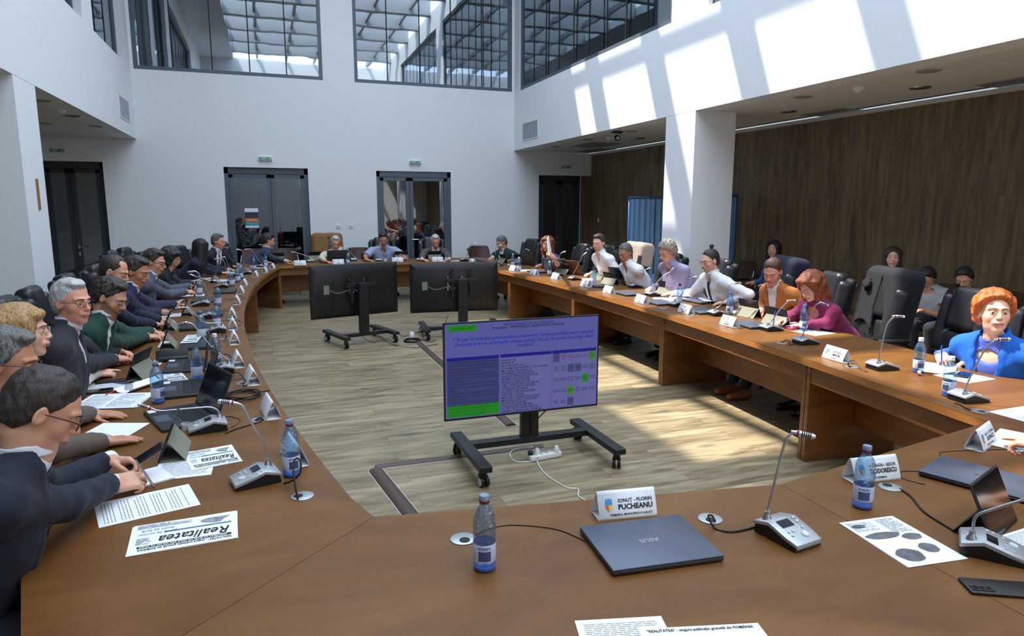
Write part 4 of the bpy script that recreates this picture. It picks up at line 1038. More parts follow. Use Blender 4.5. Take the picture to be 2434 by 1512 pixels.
for a_ in (('tablet standing edge-on among papers before the man in the navy suit', (402, 1077), -8), ('large black tablet before the white-haired man, leaning on its folded cover', (350, 893), -20), ('black tablet leaning before the hands of the green jacket on the left', (425, 822), 0), ('black tablet with folded cover before the young man in navy', (432, 781), 0), ('black tablet before the man with parted hair, seen edge-on', (458, 748), 4),
           ('tablet in an open brown case before the woman with short black hair', (508, 672), 0), ('black tablet in front of the man in the blue-grey jacket', (659, 621), 0), ('black tablet left of the black laptop on the back table', (750, 618), 0), ('black tablet before the short-sleeved man', (954, 617), 0), ('black tablet before the grey-haired man in brown-grey', (1033, 616), 0), ('black tablet in front of the green jacket on the right', (1197, 625), 0),
           ('bronze tablet with a grey edge beside the left of two bottles', (1232, 626), 12), ('dark tablet behind the dark-capped bottle before the young man in white', (1425, 664), 10), ('small dark tablet beside the sunlit bronze laptop', (1346, 652), 14), ('dark tablet between bottle and blue-black lid', (1452, 676), 14), ('dark tablet before the curly-haired man', (1580, 702), 14),
           ('black tablet farther from the viewer of the pair before the ochre jacket', (1781, 752), 8), ('black tablet nearer the viewer of the pair before the ochre jacket', (1842, 774), 8)):
    tablet(a_[0], a_[1], a_[2])
tablet('open tablet facing the viewer behind the microphone at the right picture edge', (2365, 1262), 0, w=.26, h=.185, ang=66, yaw=math.radians(20), cover=M_TAB)

# ---------------- loose sheets, notepads, newspaper
def print_lines(b, w, d, rows, x0=-.42, x1=.42, y0=.42, y1=-.42, th=.30, seed=0, z=.0006, words=True):
    R = random.Random(seed)
    for r in range(rows):
        y = (y0 + (y1 - y0) * (r + .5) / rows) * d; hgt = abs(y1 - y0) * d / rows * th
        x = x0 * w; end = (x1 - (R.random() * .35 if R.random() < .25 else R.random() * .03)) * w
        while x < end:
            l = R.uniform(.012, .035) if words else end - x
            l = min(l, end - x); b.add([(x, y - hgt / 2, z), (x + l, y - hgt / 2, z), (x + l, y + hgt / 2, z), (x, y + hgt / 2, z)], [(0, 1, 2, 3)])
            x += l + .0035
def sheet(label, corners=None, px=None, yaw=0.0, w=.297, d=.21, n=1, rows=22, seed=0, cat='paper', name='paper_sheet', z=TZ, cols=1, thick=.0006, curl=0.0, cols_lines=None):
    if corners:
        c = [T(*q) for q in corners]; cen = sum(c, Vector()) / 4
        yaw = quad_yaw(c[0], c[1]); w = ((c[1] - c[0]).length + (c[2] - c[3]).length) / 2; d = ((c[0] - c[3]).length + (c[1] - c[2]).length) / 2
    else: cen = T(*px)
    t = thing(name, label, cat, (cen.x, cen.y, z), yaw)
    b = MB()
    R = random.Random(seed)
    for k in range(n):
        M = Matrix.Translation((R.uniform(-.004, .004) * (k < n - 1), R.uniform(-.004, .004) * (k < n - 1), thick * k)) @ rotz(R.uniform(-.03, .03) * (k < n - 1))
        N_ = 10; vs = []
        for j in (0, 1):
            for i in range(N_ + 1):
                u = i / N_; vs.append(((u - .5) * w, (j - .5) * d, .0004 + curl * (abs(u - .5) * 2) ** 3))
        b.add(vs + [(x, y, zz + thick * .7) for x, y, zz in vs], [(i, i + 1, N_ + 2 + i, N_ + 1 + i) for i in range(N_)] + [(2 * N_ + 2 + i, 3 * N_ + 3 + i, 3 * N_ + 4 + i, 2 * N_ + 3 + i) for i in range(N_)], M)
    b.build('sheet', M_PAPER, t, fix=False)
    if rows:
        b = MB()
        zt = .0004 + thick * n + .0003
        if cols == 1: print_lines(b, w, d, rows, seed=seed, z=zt)
        else:
            for cc in range(cols): print_lines(b, w, d, rows, x0=-.44 + cc * .9 / cols, x1=-.44 + (cc + .86) * .9 / cols, seed=seed + cc, z=zt)
        o = b.build('printed_text', M_INK, t, fix=False); o['kind'] = 'stuff'
    t['w'] = w; t['d'] = d
    return t, w, d
sheet('printed sheet under the forearm of the man in the navy suit', [(243, 1254), (481, 1199), (446, 1154), (215, 1198)], rows=0)
q = COL.objects[-1] if False else None
def lines_across(t, w, d, z, n=26):
    """text block running along the short side"""
    b = MB(); R = random.Random(3)
    for k in range(n):
        x = (-.44 + .86 * k / n) * w; hh = .86 * w / n * .22; y = -.42 * d
        if k % 5 == 4: continue
        end = (.40 - (.35 * R.random() if R.random() < .2 else 0)) * d
        while y < end:
            l = min(R.uniform(.01, .03), end - y); b.add([(x, y, z), (x + hh, y, z), (x + hh, y + l, z), (x, y + l, z)], [(0, 1, 2, 3)]); y += l + .003
    o = b.build('printed_text', M_INK, t, fix=False); o['kind'] = 'stuff'
for o in list(COL.objects):
    if o.get('label') == 'printed sheet under the forearm of the man in the navy suit': lines_across(o, o['w'], o['d'], .0016)
sheet('printed sheet under the edge-on tablet, lower of two', [(366, 1144), (507, 1128), (512, 1070), (383, 1078)], rows=24, seed=4)
sheet('blank top sheet under the flat hands of the man in the grey-brown suit', [(176, 1036), (344, 1036), (322, 1004), (250, 1012)], w=.3, d=.2, rows=0, seed=2)
sheet('thick stack of printed pages behind the watch of the man in the grey-brown suit', [(196, 973), (338, 968), (352, 938), (192, 940)], rows=24, n=8, seed=5, cols=2)
sheet('printed page beside the black phone, before the blonde woman', [(190, 932), (318, 926), (300, 908), (196, 912)], rows=16, seed=6)
sheet('blank curled sheet before the blonde woman', [(306, 931), (366, 936), (352, 905), (340, 903)], rows=0, seed=7, curl=.02)
sheet('folded printed slip by the big black tablet', [(292, 910), (330, 915), (328, 898), (292, 900)], rows=10, seed=8)
sheet('small printed slip behind the white-haired man\'s tablet', [(368, 868), (394, 866), (376, 854), (362, 855)], rows=4, seed=9)
sheet('printed sheet between two tablets before the green jacket', [(376, 826), (408, 824), (416, 811), (382, 812)], rows=14, seed=10)
sheet('printed page beneath the hands of the man with parted hair', [(372, 755), (430, 752), (433, 744), (395, 747)], rows=8, seed=11)
sheet('printed leaflet before the grey suit with glasses', [(373, 721), (430, 719), (434, 711), (386, 713)], rows=8, seed=12, cols=3)
sheet('long white leaflet under the left curve bottle', [(413, 706), (484, 703), (487, 699), (430, 701)], rows=4, seed=13)
sheet('papers under the hands of the woman with short black hair', [(462, 663), (500, 664), (502, 660), (465, 660)], rows=5, seed=14)
sheet('open booklet before the woman with long black hair', [(512, 672), (540, 668), (545, 662), (520, 666)], rows=8, seed=15)
sheet('papers under the hand of the suited man with the tie', [(520, 652), (552, 650), (556, 644), (528, 646)], rows=5, seed=16)
for k in range(3): sheet(['lower', 'middle', 'top'][k] + ' sheaf of the paper stack between two bottles on the far left curve', px=(616, 637 - k), yaw=.5, w=.25, d=.18, n=4, rows=6, seed=20 + k, z=TZ + .01 * k)
sheet('white sheet on the back table before the empty seat', px=(1088, 620), yaw=.05, w=.3, d=.2, rows=5, seed=30)
sheet('white sheet before the green jacket on the right', px=(1168, 630), yaw=.1, w=.28, d=.18, rows=5, seed=31, n=3)
sheet('papers on the closed laptop before the woman shading her face', px=(1248, 643), yaw=1.4, w=.28, d=.2, rows=6, seed=32)
sheet('papers by the microphone before the woman shading her face', px=(1338, 650), yaw=1.4, w=.28, d=.2, rows=6, seed=33, n=5)
sheet('papers under the hand of the young man in white', px=(1398, 664), yaw=1.3, w=.25, d=.18, rows=5, seed=34)
sheet('wide spread of papers under the outstretched hand of the bun-haired man', px=(1617, 705), yaw=1.35, w=.42, d=.30, rows=12, seed=35, n=4)
sheet('papers before the curly-haired man', px=(1578, 712), yaw=1.1, w=.3, d=.21, rows=12, seed=36, n=3)
sheet('printed pages lying on the tablet before the bun-haired man', px=(1690, 718), yaw=1.25, w=.30, d=.2, rows=14, seed=37, n=3, z=TZ + .024, curl=.004)
sheet('small blank sheet behind the bottle before the ochre jacket', px=(1760, 742), yaw=1.2, w=.2, d=.16, rows=0, seed=38)
sheet('white sheet the magenta woman writes on', px=(1868, 768), yaw=1.3, w=.28, d=.2, rows=6, seed=39)
sheet('white sheet in front of the woman in magenta, near the bottle', [(1890, 789), (1940, 799), (1990, 791), (1920, 782)], rows=8, seed=40)
sheet('white sheet the woman in blue writes on', [(2170, 880), (2236, 888), (2292, 878), (2222, 858)], rows=0, seed=41)
sheet('printed sheet under the phone of the woman in blue', [(2210, 890), (2300, 911), (2367, 902), (2290, 884)], rows=16, seed=42, cols=2)
sheet('lined sheet at the right picture edge on the right-hand table', [(2348, 978), (2470, 1012), (2520, 985), (2440, 966)], rows=18, seed=43)
# folded newspaper at the lower left
def newspaper(label, corners, full=True, flip=1, z=TZ, rd=1.0):
    t, w, d = sheet(label, corners, rows=0, n=3, seed=50, name='newspaper', cat='newspaper', z=z, thick=.0008)
    z = .0036
    def tx(s, x, y, size, m, bold=.0, shear=0.0, mw=None, al='CENTER'): return text_mesh(s, size, m, 'newspaper_lettering', t, Matrix.Translation((x * w, y * d, z)) @ rotz(math.pi if flip else 0), bold=bold, shear=shear, maxw=mw, align=al)
    tx('Realitatea', -.06 + .16, -.12, d * .34, M_INKB, .012, .3, w * .66)
    tx('"REALITATEA" - singura publicație gratuită din ROMÂNIA', .02, -.40, d * .085, M_INKB, .02, 0, w * .86)
    b = MB(); b.add([(-.42 * w, -.345 * d, z - .0004), (.44 * w, -.345 * d, z - .0004), (.44 * w, -.275 * d, z - .0004), (-.42 * w, -.275 * d, z - .0004)], [(0, 1, 2, 3)]); b.build('headline_bar', M_INKB, t, fix=False)
    text_mesh('ADEVĂRAT VĂ SPUN CĂ UNUL DIN VOI MĂ VA VINDE', d * .06, M_PAPER, 'newspaper_lettering', t, Matrix.Translation((0, -.31 * d, z)) @ rotz(math.pi), bold=.02, maxw=w * .8)
    b = MB(); b.add([(-.2 * w, .10 * d, z), (.44 * w, .10 * d, z), (.44 * w, .135 * d, z), (-.2 * w, .135 * d, z)], [(0, 1, 2, 3)]); b.build('headline_rule', M_INKBL, t, fix=False)
    tx('Jurnal de scriitor', -.26, .12, d * .105, M_INKBL, .0, 0, w * .36); tx('Audit de țară', -.26, .24, d * .105, M_INKBL, 0, 0, w * .3)
    b = MB(); n_ = 16
    vs = [((.28 + .13 * math.cos(a) + .03 * math.sin(3 * a)) * w, (.31 + .10 * math.sin(a) + .03 * math.cos(2 * a)) * d, z) for a in [i * 2 * math.pi / n_ for i in range(n_)]]
    b.add(vs, [tuple(range(n_))]); b.build('newspaper_picture', M_PHOTO, t, fix=False)
    b = MB(); print_lines(b, w, d, 7, x0=-.46, x1=.06, y0=.46, y1=.32, th=.4, seed=3, z=z); print_lines(b, w, d, 6, x0=-.44, x1=-.3, y0=.0, y1=-.22, th=.4, seed=5, z=z)
    o = b.build('printed_text', M_INK, t, fix=False); o['kind'] = 'stuff'
    return t
newspaper('folded newspaper headed Realitatea lying upside down at the lower left', [(298, 1324), (573, 1278), (557, 1217), (320, 1253)])
newspaper('corner of a newspaper under the printed sheet before the navy suit', [(440, 1122), (562, 1099), (565, 1060), (450, 1072)], z=TZ - .0002 + .0003)
newspaper('newspaper between the open laptops of the blonde woman and the white-haired man', [(378, 912), (446, 903), (432, 886), (384, 889)])
newspaper('newspaper lying on the closed laptop before the green jacket', [(433, 824), (474, 822), (478, 803), (443, 805)], z=TZ + .025)
t, w, d = sheet('folded brochure with food pictures on the near right table', [(2163, 1350), (2290, 1330), (2125, 1225), (1996, 1246)], rows=0, n=3, seed=60, name='brochure', cat='brochure')
b = MB()
for (cx_, cy_, rx_, ry_) in ((-.15, .12, .3, .07), (.22, -.22, .14, .10), (-.22, -.30, .2, .13), (.26, .03, .16, .07), (-.3, .36, .12, .04)):
    n_ = 18; MBp = [((cx_ + rx_ * math.cos(a) * (1 + .08 * math.sin(5 * a))) * w, (cy_ + ry_ * math.sin(a)) * d, .0032) for a in [i * 2 * math.pi / n_ for i in range(n_)]]
    MB().add(MBp, [tuple(range(n_))]).build('food_picture', mat('food_photo_print', (96, 96, 98), rough=.7, vary=(24, .95)), t, fix=False)
b = MB(); print_lines(b, w, d, 16, x0=-.45, x1=.0, y0=.46, y1=.24, seed=8, z=.0032); print_lines(b, w, d, 12, x0=.1, x1=.44, y0=.46, y1=.14, seed=9, z=.0032)
o = b.build('printed_text', M_INK, t, fix=False); o['kind'] = 'stuff'
sheet('printed agenda page at the bottom picture edge', [(1372, 1476), (1572, 1465), (1640, 1600), (1400, 1612)], rows=24, seed=61)
t, w, d = sheet('newspaper at the bottom picture edge with the motto of its publication', [(1524, 1496), (1806, 1482), (1880, 1600), (1560, 1616)], rows=0, n=2, seed=62, name='newspaper', cat='newspaper')
text_mesh('"REALITATEA" - singura publicație gratuită din ROMÂNIA', .014, M_INKB, 'newspaper_lettering', t, Matrix.Translation((0, d * .42, .003)), bold=.02, maxw=w * .88)
sheet('printed page at the right picture edge behind the microphone', [(2395, 1325), (2500, 1290), (2470, 1250), (2385, 1290)], rows=16, seed=63)
sheet('yellow edged folder at the near right corner', px=(2430, 1052), yaw=.4, w=.3, d=.22, rows=0, seed=64, n=6, name='folder', cat='folder')
# spiral notepad
pn = [T(195, 1138), T(282, 1188), T(375, 1166), T(330, 1118)]
cn = sum(pn, Vector()) / 4
t = thing('spiral_notepad', 'open spiral notepad the man in the navy suit writes in', 'notepad', (cn.x, cn.y, TZ), math.radians(-64))
for s in (-1, 1):
    b = MB()
    for k in range(5): b.box((0, s * .078, .0015 + k * .0013), (.165, .148, .0009))
    b.build('pages', M_PAPER, t)
b = MB()
for k in range(22):
    x = -.078 + k * .0074; b.tube([(x, .006 * math.cos(a), .006 + .006 * math.sin(a)) for a in [j * 2 * math.pi / 8 for j in range(9)]], .0006, 4)
o = b.build('spiral_binding', M_KEYS, t); o['kind'] = 'stuff'

# ---------------- keep the things standing on the table clear of one another
FOOT = {'closed_laptop': (.175, .122, 0, .35), 'open_laptop': (.182, .135, .015, .3), 'tablet': (.128, .075, .02, .7), 'conference_microphone': (.062, .088, 0, .6), 'water_bottle': (.034, .034, 0, 1.0), 'name_card': (.104, .040, 0, .8)}
ITEMS = []
for o in COL.objects:
    k = o.name.split('.')[0]
    if o.parent is None and k in FOOT: ITEMS.append([o, FOOT[k], o.location.x, o.location.y, o.rotation_euler[2]])
def rect(it):
    hx, hy, oy, w = it[1]; c, s_ = math.cos(it[4]), math.sin(it[4]); U = Vector((c, s_)); W_ = Vector((-s_, c)); C = Vector((it[2], it[3])) + W_ * oy
    return C, U, W_, hx, hy
for rep in range(40):
    moved = False
    for i in range(len(ITEMS)):
        for j in range(i + 1, len(ITEMS)):
            if abs(ITEMS[i][2] - ITEMS[j][2]) > .5 or abs(ITEMS[i][3] - ITEMS[j][3]) > .5: continue
            A, B = rect(ITEMS[i]), rect(ITEMS[j]); D = B[0] - A[0]; best = None
            for ax_ in (A[1], A[2], B[1], B[2]):
                ra = abs(ax_.dot(A[1])) * A[3] + abs(ax_.dot(A[2])) * A[4]; rb = abs(ax_.dot(B[1])) * B[3] + abs(ax_.dot(B[2])) * B[4]; pen_ = ra + rb - abs(D.dot(ax_))
                if pen_ <= 0: best = None; break
                if best is None or pen_ < best[0]: best = (pen_, ax_ * (1 if D.dot(ax_) > 0 else -1))
            else:
                wi, wj = ITEMS[i][1][3], ITEMS[j][1][3]; m_ = best[1] * (min(best[0] + .001, .03) * .5)
                ITEMS[i][2] -= m_.x * wi / (wi + wj) * 2; ITEMS[i][3] -= m_.y * wi / (wi + wj) * 2; ITEMS[j][2] += m_.x * wj / (wi + wj) * 2; ITEMS[j][3] += m_.y * wj / (wi + wj) * 2; moved = True
    if not moved: break
for it in ITEMS: it[0].location.x, it[0].location.y = it[2], it[3]
print('shifted', max((Vector((it[2], it[3])) - Vector((0, 0))).length for it in ITEMS), rep)

# ---------------- phones, pens, small things
def phone(label, px, yaw, w=.075, l=.155, m=None, z=TZ, face=False, cams=False):
    p = T(*px); t = thing('mobile_phone', label, 'phone', (p.x, p.y, z), yaw)
    b = MB(); b.box((0, 0, .005), (w, l, .009), bev=.0035); bd = b.build('phone_case', m or M_TAB, t, auto=50)
    if face: MB().box((0, 0, .0099), (w - .006, l - .01, .0008)).build('screen', M_LCD, bd)
    if cams:
        b = MB(); b.box((-.018, l / 2 - .035, .0108), (.024, .056, .003), bev=.001); cb = b.build('camera_island', M_KEYS, bd)
        for k in range(3): MB().lathe([(0, 0), (.007, 0), (.007, .0015), (0, .0015)], 12, Matrix.Translation((-.018, l / 2 - .018 - k * .017, .0122)), cap=False).build('camera_lens', M_LCD, cb)
    return t
phone('black phone lying face down at the lower right picture edge', (2372, 1402), math.radians(62), w=.078, l=.17, cams=True)
phone('phone with dark screen on the sheet of the woman in blue', (2290, 893), math.radians(-65), face=True)
phone('pink-cased phone in front of the woman in magenta', (1888, 780), math.radians(-78), m=mat('hot_pink_case', (214, 40, 140), rough=.4))
phone('black phone beside the red pen', (232, 932), math.radians(-80), face=True)
phone('black phone before the blouse sleeve of the blonde woman', (262, 908), math.radians(-80), w=.07)
def pen(label, a, b_, m, z=.006, cat='pen', r=.0042, pts3=None):
    P = pts3 or [T(*a) + Vector((0, 0, z)), T(*b_) + Vector((0, 0, z))]
    d = (P[1] - P[0]); L_ = d.length; M = Matrix.Translation((0, 0, 0)) @ d.normalized().to_track_quat('Z', 'Y').to_matrix().to_4x4()
    t = thing('ballpoint_pen', label, cat, P[0])
    MB().lathe([(0, 0), (.001, 0), (r, .014), (r, L_ * .72), (r * .9, L_), (0, L_)], 10, M, cap=False).build('pen_barrel', m, t, auto=40)
    MB().box((r + .001, 0, L_ * .84), (.002, .003, L_ * .24), M).build('pen_clip', M_STEEL, t)
    return t
pen('red and white pen beside the black phone', (300, 921), (252, 941), mat('red_pen', (190, 30, 36), rough=.3))
pen('dark pen lying on the papers before the curly-haired man', (1590, 698), (1575, 700), M_KEYS, z=.012)
def cup(label, px, r=.02, h=.03, tilt=0.0):
    p = T(*px); t = thing('plastic_cap', label, 'cap', (p.x, p.y, TZ + (r if tilt else 0))); 
    if tilt: t.rotation_euler = (tilt, 0, .6)
    MB().lathe([(0, 0), (r, 0), (r * 1.05, h), (r * .95, h), (r * .9, .002), (0, .002)], 18, cap=False).build('cap_shell', mat('clear_white_plastic', (225, 230, 236), rough=.2, trans=.4), t, auto=40)
    return t
cup('small clear cap beside the red pen', (308, 926)); cup('clear cap near the corner of the large open laptop', (443, 1021), r=.022)
cup('white bottle cap lying in front of the bottle of the woman in blue', (2181, 892), r=.015, h=.018, tilt=1.4); cup('clear bottle cap beside the pink phone', (1881, 782), r=.015, h=.016, tilt=1.2)
p = T(1162, 633)
t = thing('computer_mouse', 'black and silver mouse at the far right table corner', 'mouse', (T(1192, 632).x, T(1192, 632).y, TZ), .3)
MB().lathe([(0, 0), (.028, 0), (.031, .008), (.026, .022), (.012, .031), (0, .033)], 18, Matrix.Diagonal((1, 1.7, 1, 1)), cap=False).build('mouse_shell', M_KEYS, t, auto=60)
t = thing('crumpled_wrapper', 'crumpled pale wrapper beside the first right-hand name card', 'wrapper', (T(1209, 633).x, T(1209, 633).y, TZ))
b = MB(); bm = bmesh.new(); bmesh.ops.create_icosphere(bm, subdivisions=2, radius=.035)
for v in bm.verts: v.co *= .6 + .5 * RNG.random(); v.co.z = max(0, v.co.z * .8 + .02)
b.add([v.co for v in bm.verts], [tuple(v.index for v in f.verts) for f in bm.faces]); bm.free(); b.build('wrapper', mat('pale_yellow_wrapper', (214, 204, 170), rough=.6), t)
t = thing('briefcase', 'dark brown leather briefcase on the back table', 'briefcase', (T(884, 617).x, T(884, 617).y + .2, TZ), .0)
b = MB(); b.box((0, 0, .075), (.36, .16, .15), bev=.03); bb = b.build('bag_body', mat('dark_brown_leather', (52, 38, 34), rough=.45), t, auto=50)
MB().tube(bez([(-.07, 0, .14), (-.05, 0, .185), (.05, 0, .185), (.07, 0, .14)]), .008, 8).build('bag_handle', mat('dark_brown_leather', (52, 38, 34)), t, smooth=True)
t = thing('leather_glasses_case', 'dark open spectacle case before the white-haired man', 'case', (T(410, 857).x, T(410, 857).y, TZ), .1)
b = MB(); b.box((0, 0, .015), (.2, .08, .028), bev=.01); b.build('case_base', M_KEYS, t, auto=50); b = MB(); b.box((0, .05, .052), (.2, .012, .07), Matrix.Rotation(-.4, 4, 'X'), bev=.005); b.build('case_lid', M_KEYS, t, auto=50)

# ---------------- cable outlets in the table top and their cables
M_GROM = mat('brushed_cable_outlet', (176, 180, 182), rough=0.35, metal=.7)
def cable_outlet(label, px, r=.04):
    p = T(*px); t = thing('cable_outlet', label, 'cable outlet', (p.x, p.y, TZ), RNG.uniform(0, 6), 'round cable outlets in the table top')
    MB().lathe([(0, .0003), (r, .0003), (r, .003), (r * .9, .0042), (0, .0042)], 28, cap=False).build('outlet_ring', M_GROM, t, auto=40)
    MB().lathe([(0, .0), (r * .42, .0), (r * .42, .0012), (0, .0012)], 18, Matrix.Translation((r * .36, 0, .0042)), cap=False).build('cable_hole', M_JOINT, t)
    return t
OUT = [('cable outlet behind the central bottle on the near table', (1101, 1282)), ('cable outlet right of the name card Pucheanu', (1688, 1234)), ('cable outlet behind the chairman\'s bottle', (2116, 1159)), ('cable outlet beside the name card Kovacs', (2410, 1067)), ('cable outlet in front of the near left microphone', (719, 1180)),
       ('cable outlet beside the coiled cable', (613, 999)), ('cable outlet before the blonde woman', (578, 912)), ('cable outlet before the white-haired man', (549, 853)), ('cable outlet before the green jacket on the left', (534, 806)), ('cable outlet before the woman in magenta', (1858, 816)), ('cable outlet right of the name card Macri', (2026, 873)), ('cable outlet before the woman in blue', (2328, 978)),
       ('cable outlet behind the name card of the curly-haired man', (1576, 733)), ('cable outlet left of the name card Hărabor', (1640, 750))]
for o_ in OUT: cable_outlet(*o_)
def cable(label, px, r=.0028, z=None, m=None, name='cable', lift=None, floor=False):
    pts = []
    for i, q in enumerate(px):
        zz = (q[2] if len(q) > 2 else 0)
        base = (0.0 if floor else TZ)
        pts.append(atZ(q[0], q[1], base + zz + r) if True else None)
    o = MB().tube(bez(pts, 7), r, 8).build(name, m or M_CABLEB, None, smooth=True)
    return tag(o, label, 'cable')
cable('black cable from the central outlet to the closed laptop', [(1108, 1287), (1150, 1262), (1200, 1249), (1260, 1250), (1320, 1258), (1360, 1272), (1392, 1288)], .0018)
cable('thick black cable looping from the outlet to the near microphone', [(1700, 1240, .0), (1692, 1226, .03), (1684, 1228, .03), (1700, 1256, .0), (1735, 1264), (1775, 1258), (1800, 1250)], .0035)
cable('thick black cable from the outlet to the microphone at the right edge', [(2140, 1162), (2165, 1180), (2195, 1215), (2240, 1245), (2280, 1268)], .0035)
cable('thin black cable running into the laptop at the near right', [(2415, 1068), (2330, 1070), (2245, 1074), (2235, 1082), (2262, 1106)], .0015)
cable('thin black cable coiled beside the right laptop', [(2205, 1122), (2150, 1120), (2135, 1128), (2152, 1140), (2200, 1152)], .0015)
cable('black cable arching from the outlet up to the near left microphone', [(708, 1188, 0), (701, 1150, .05), (697, 1108, .10), (704, 1090, .12), (714, 1097, .11), (713, 1125, .07), (694, 1143, .03), (674, 1150, .01)], .0035)
cable('black cable from the second left microphone to its outlet', [(536, 1030), (560, 1020), (600, 1008), (625, 1000), (618, 993, .02), (606, 1000)], .0035)
# coil of black cable
cc_ = T(575, 944); pts = []
for k in range(130):
    a = k * .29; rr = .085 + .012 * math.sin(k * .37); pts.append((cc_.x + rr * 1.0 * math.cos(a) + .004 * math.sin(k), cc_.y + rr * 1.05 * math.sin(a), TZ + .004 + .00014 * k + .004 * math.sin(k * .7) ** 2))
pts += [tuple(T(640, 930) + Vector((0, 0, .004)))]
tag(MB().tube(pts, .0032, 7).build('coiled_cable', M_CABLEB, None, smooth=True), 'coil of black cable on the left table beside a name card', 'cable')
for i, (lab, c) in enumerate((('cable looping from outlet to microphone before the blonde woman', [(578, 912), (582, 905, .05), (572, 890, .07), (555, 884, .03), (540, 892, .01)]), ('cable looping before the white-haired man', [(549, 853), (545, 845, .04), (535, 842, .04), (526, 846, .02)]),
    ('cable from outlet before the green jacket', [(534, 806), (538, 800, .04), (534, 790, .05), (528, 795, .02)]), ('thin wire loop under the name card before the blonde woman', [(560, 912), (590, 917), (600, 908), (585, 900), (556, 903), (540, 912)]),
    ('thin wire loop before the young man in navy', [(525, 774), (560, 776), (577, 768), (560, 761), (520, 763)]), ('thin wire loop before the man with parted hair', [(500, 735), (540, 740), (570, 737), (560, 731), (530, 737)]), ('thin wire loop before the grey suit', [(530, 710), (560, 713), (584, 710), (570, 706), (545, 712)]),
    ('black wires trailing over the laptop before the blue-black lid', [(1540, 760 - 62), (1520, 700), (1500, 704), (1470, 700)]), ('black cable to the microphone before the woman in magenta', [(1860, 814), (1868, 808), (1878, 812), (1876, 820), (1890, 818), (1896, 822)]), ('black cable looping beside the name card Macri', [(2020, 874), (2016, 862, .03), (2030, 858, .04), (2050, 880), (2062, 884)]),
    ('black cable from the microphone of the woman in blue to its outlet', [(2270, 958), (2282, 962), (2300, 972), (2325, 978)]), ('black cable left of the name card Hărabor', [(1637, 748), (1655, 744), (1680, 748), (1695, 752)]),
    ('thin wires beside the large open laptop', [(500, 1002), (540, 990), (570, 998), (562, 1010), (548, 1016)]), ('thin black wire over the closed laptop right of Hărabor', [(1728, 778), (1748, 774), (1760, 782), (1780, 776), (1800, 784)]), ('thin black wire by the dark laptop behind Căstăian', [(1400, 686), (1420, 680), (1430, 688), (1444, 682)]))):
    cable(lab, c, .0032 if i < 3 or i in (8, 9, 10, 11) else .0016)

# ================================================================= FLOOR THINGS
M_DUCT = mat('brown_floor_cable_duct', (74, 58, 52), rough=0.5)
def duct(label, a, b_, w=.10):
    a, b_ = F(*a), F(*b_); d = (b_ - a); L_ = d.length; yw = math.atan2(d.y, d.x); c = (a + b_) / 2
    t = thing('cable_duct', label, 'cable duct', (c.x, c.y, 0), yw)
    P = [(-w / 2, 0), (-w / 2 + .004, .003), (-w * .28, .016), (0, .020), (w * .28, .016), (w / 2 - .004, .003), (w / 2, 0)]
    m = len(P); vs = [(s * L_ / 2, y, z) for s in (-1, 1) for (y, z) in P]
    MB().add(vs, [tuple(range(m)), tuple(range(2 * m - 1, m - 1, -1))] + [(i, m + i, m + (i + 1) % m, (i + 1) % m) for i in range(m)]).build('duct_cover', M_DUCT, t, auto=50)
    for s in (-1, 1): MB().box((0, s * (w / 2 + .001), .001), (L_, .003, .002)).build('duct_edge', M_WHITEP, t)
duct('brown floor cable duct running toward the near table', (893, 1118), (985, 1235)); duct('brown floor cable duct passing under the lit television', (893, 1112), (1290, 1062), w=.07); duct('brown floor cable duct leading to the far televisions', (992, 812), (1215, 1012), w=.10)
# power strip
p = F(1295, 1090); t = thing('power_strip', 'white power strip on the floor under the lit television', 'power strip', (p.x, p.y, 0), .12)
b = MB(); b.box((0, 0, .022), (.25, .055, .042), bev=.008); ps = b.build('strip_body', M_WHITEP, t, auto=50)
for k in range(4):
    MB().lathe([(0, 0), (.019, 0), (.019, .001), (0, .001)], 16, Matrix.Translation((-.085 + k * .05, 0, .0435)), cap=False).build('socket', mat('socket_grey', (170, 170, 168), rough=.5), ps)
for i, x in enumerate((-.06, .09)):
    b = MB(); b.lathe([(0, 0), (.02, 0), (.02, .02), (.011, .04), (0, .04)], 16, Matrix.Translation((x, 0, .044)), cap=False); tag(b.build('plug', M_WHITEP, None, auto=50), ('white plug in the left end of the power strip', 'white plug in the right end of the power strip')[i], 'plug').location = (p.x, p.y, 0)
b = MB(); b.lathe([(0, 0), (.02, 0), (.02, .02), (.011, .03), (0, .03)], 16, Matrix.Translation((-.11, 0, .044)), cap=False); tag(b.build('plug', M_KEYS, None, auto=50), 'black plug in the power strip', 'plug').location = (p.x, p.y, 0)
def fl(pts): return pts
cable('white cable looping from the stand to the power strip', [(1266, 1062, .10), (1225, 1068, .02), (1212, 1080), (1225, 1097), (1262, 1097)], .004, m=M_CABLEW, floor=True)
cable('white cable snaking from the power strip to the near table', [(1280, 1085, .04), (1278, 1100), (1300, 1130), (1345, 1158), (1374, 1163), (1376, 1180), (1412, 1200)], .004, m=M_CABLEW, floor=True)
cable('black cable hanging from the lit television to its stand', [(1298, 975, .45), (1275, 1000, .35), (1262, 1025, .2), (1262, 1052, .12)], .004, floor=True)
cable('black cable behind the first far television stand', [(880, 780, .35), (915, 810, .05), (945, 822), (990, 826), (1040, 818)], .004, floor=True)
cable('black cable between the two far television stands', [(860, 800, .1), (890, 815), (930, 800), (948, 792, .03), (960, 800), (1000, 788), (1040, 785)], .004, floor=True)
cable('black cable hanging behind the second far television', [(1066, 750, .4), (1058, 768, .2), (1050, 790), (1030, 812), (1000, 808)], .004, floor=True)
p = F(980, 812); pts = [(p.x + (.10 + .01 * math.sin(k)) * math.cos(k * .4), p.y + .12 * math.sin(k * .4), .006 + .0003 * k) for k in range(70)]
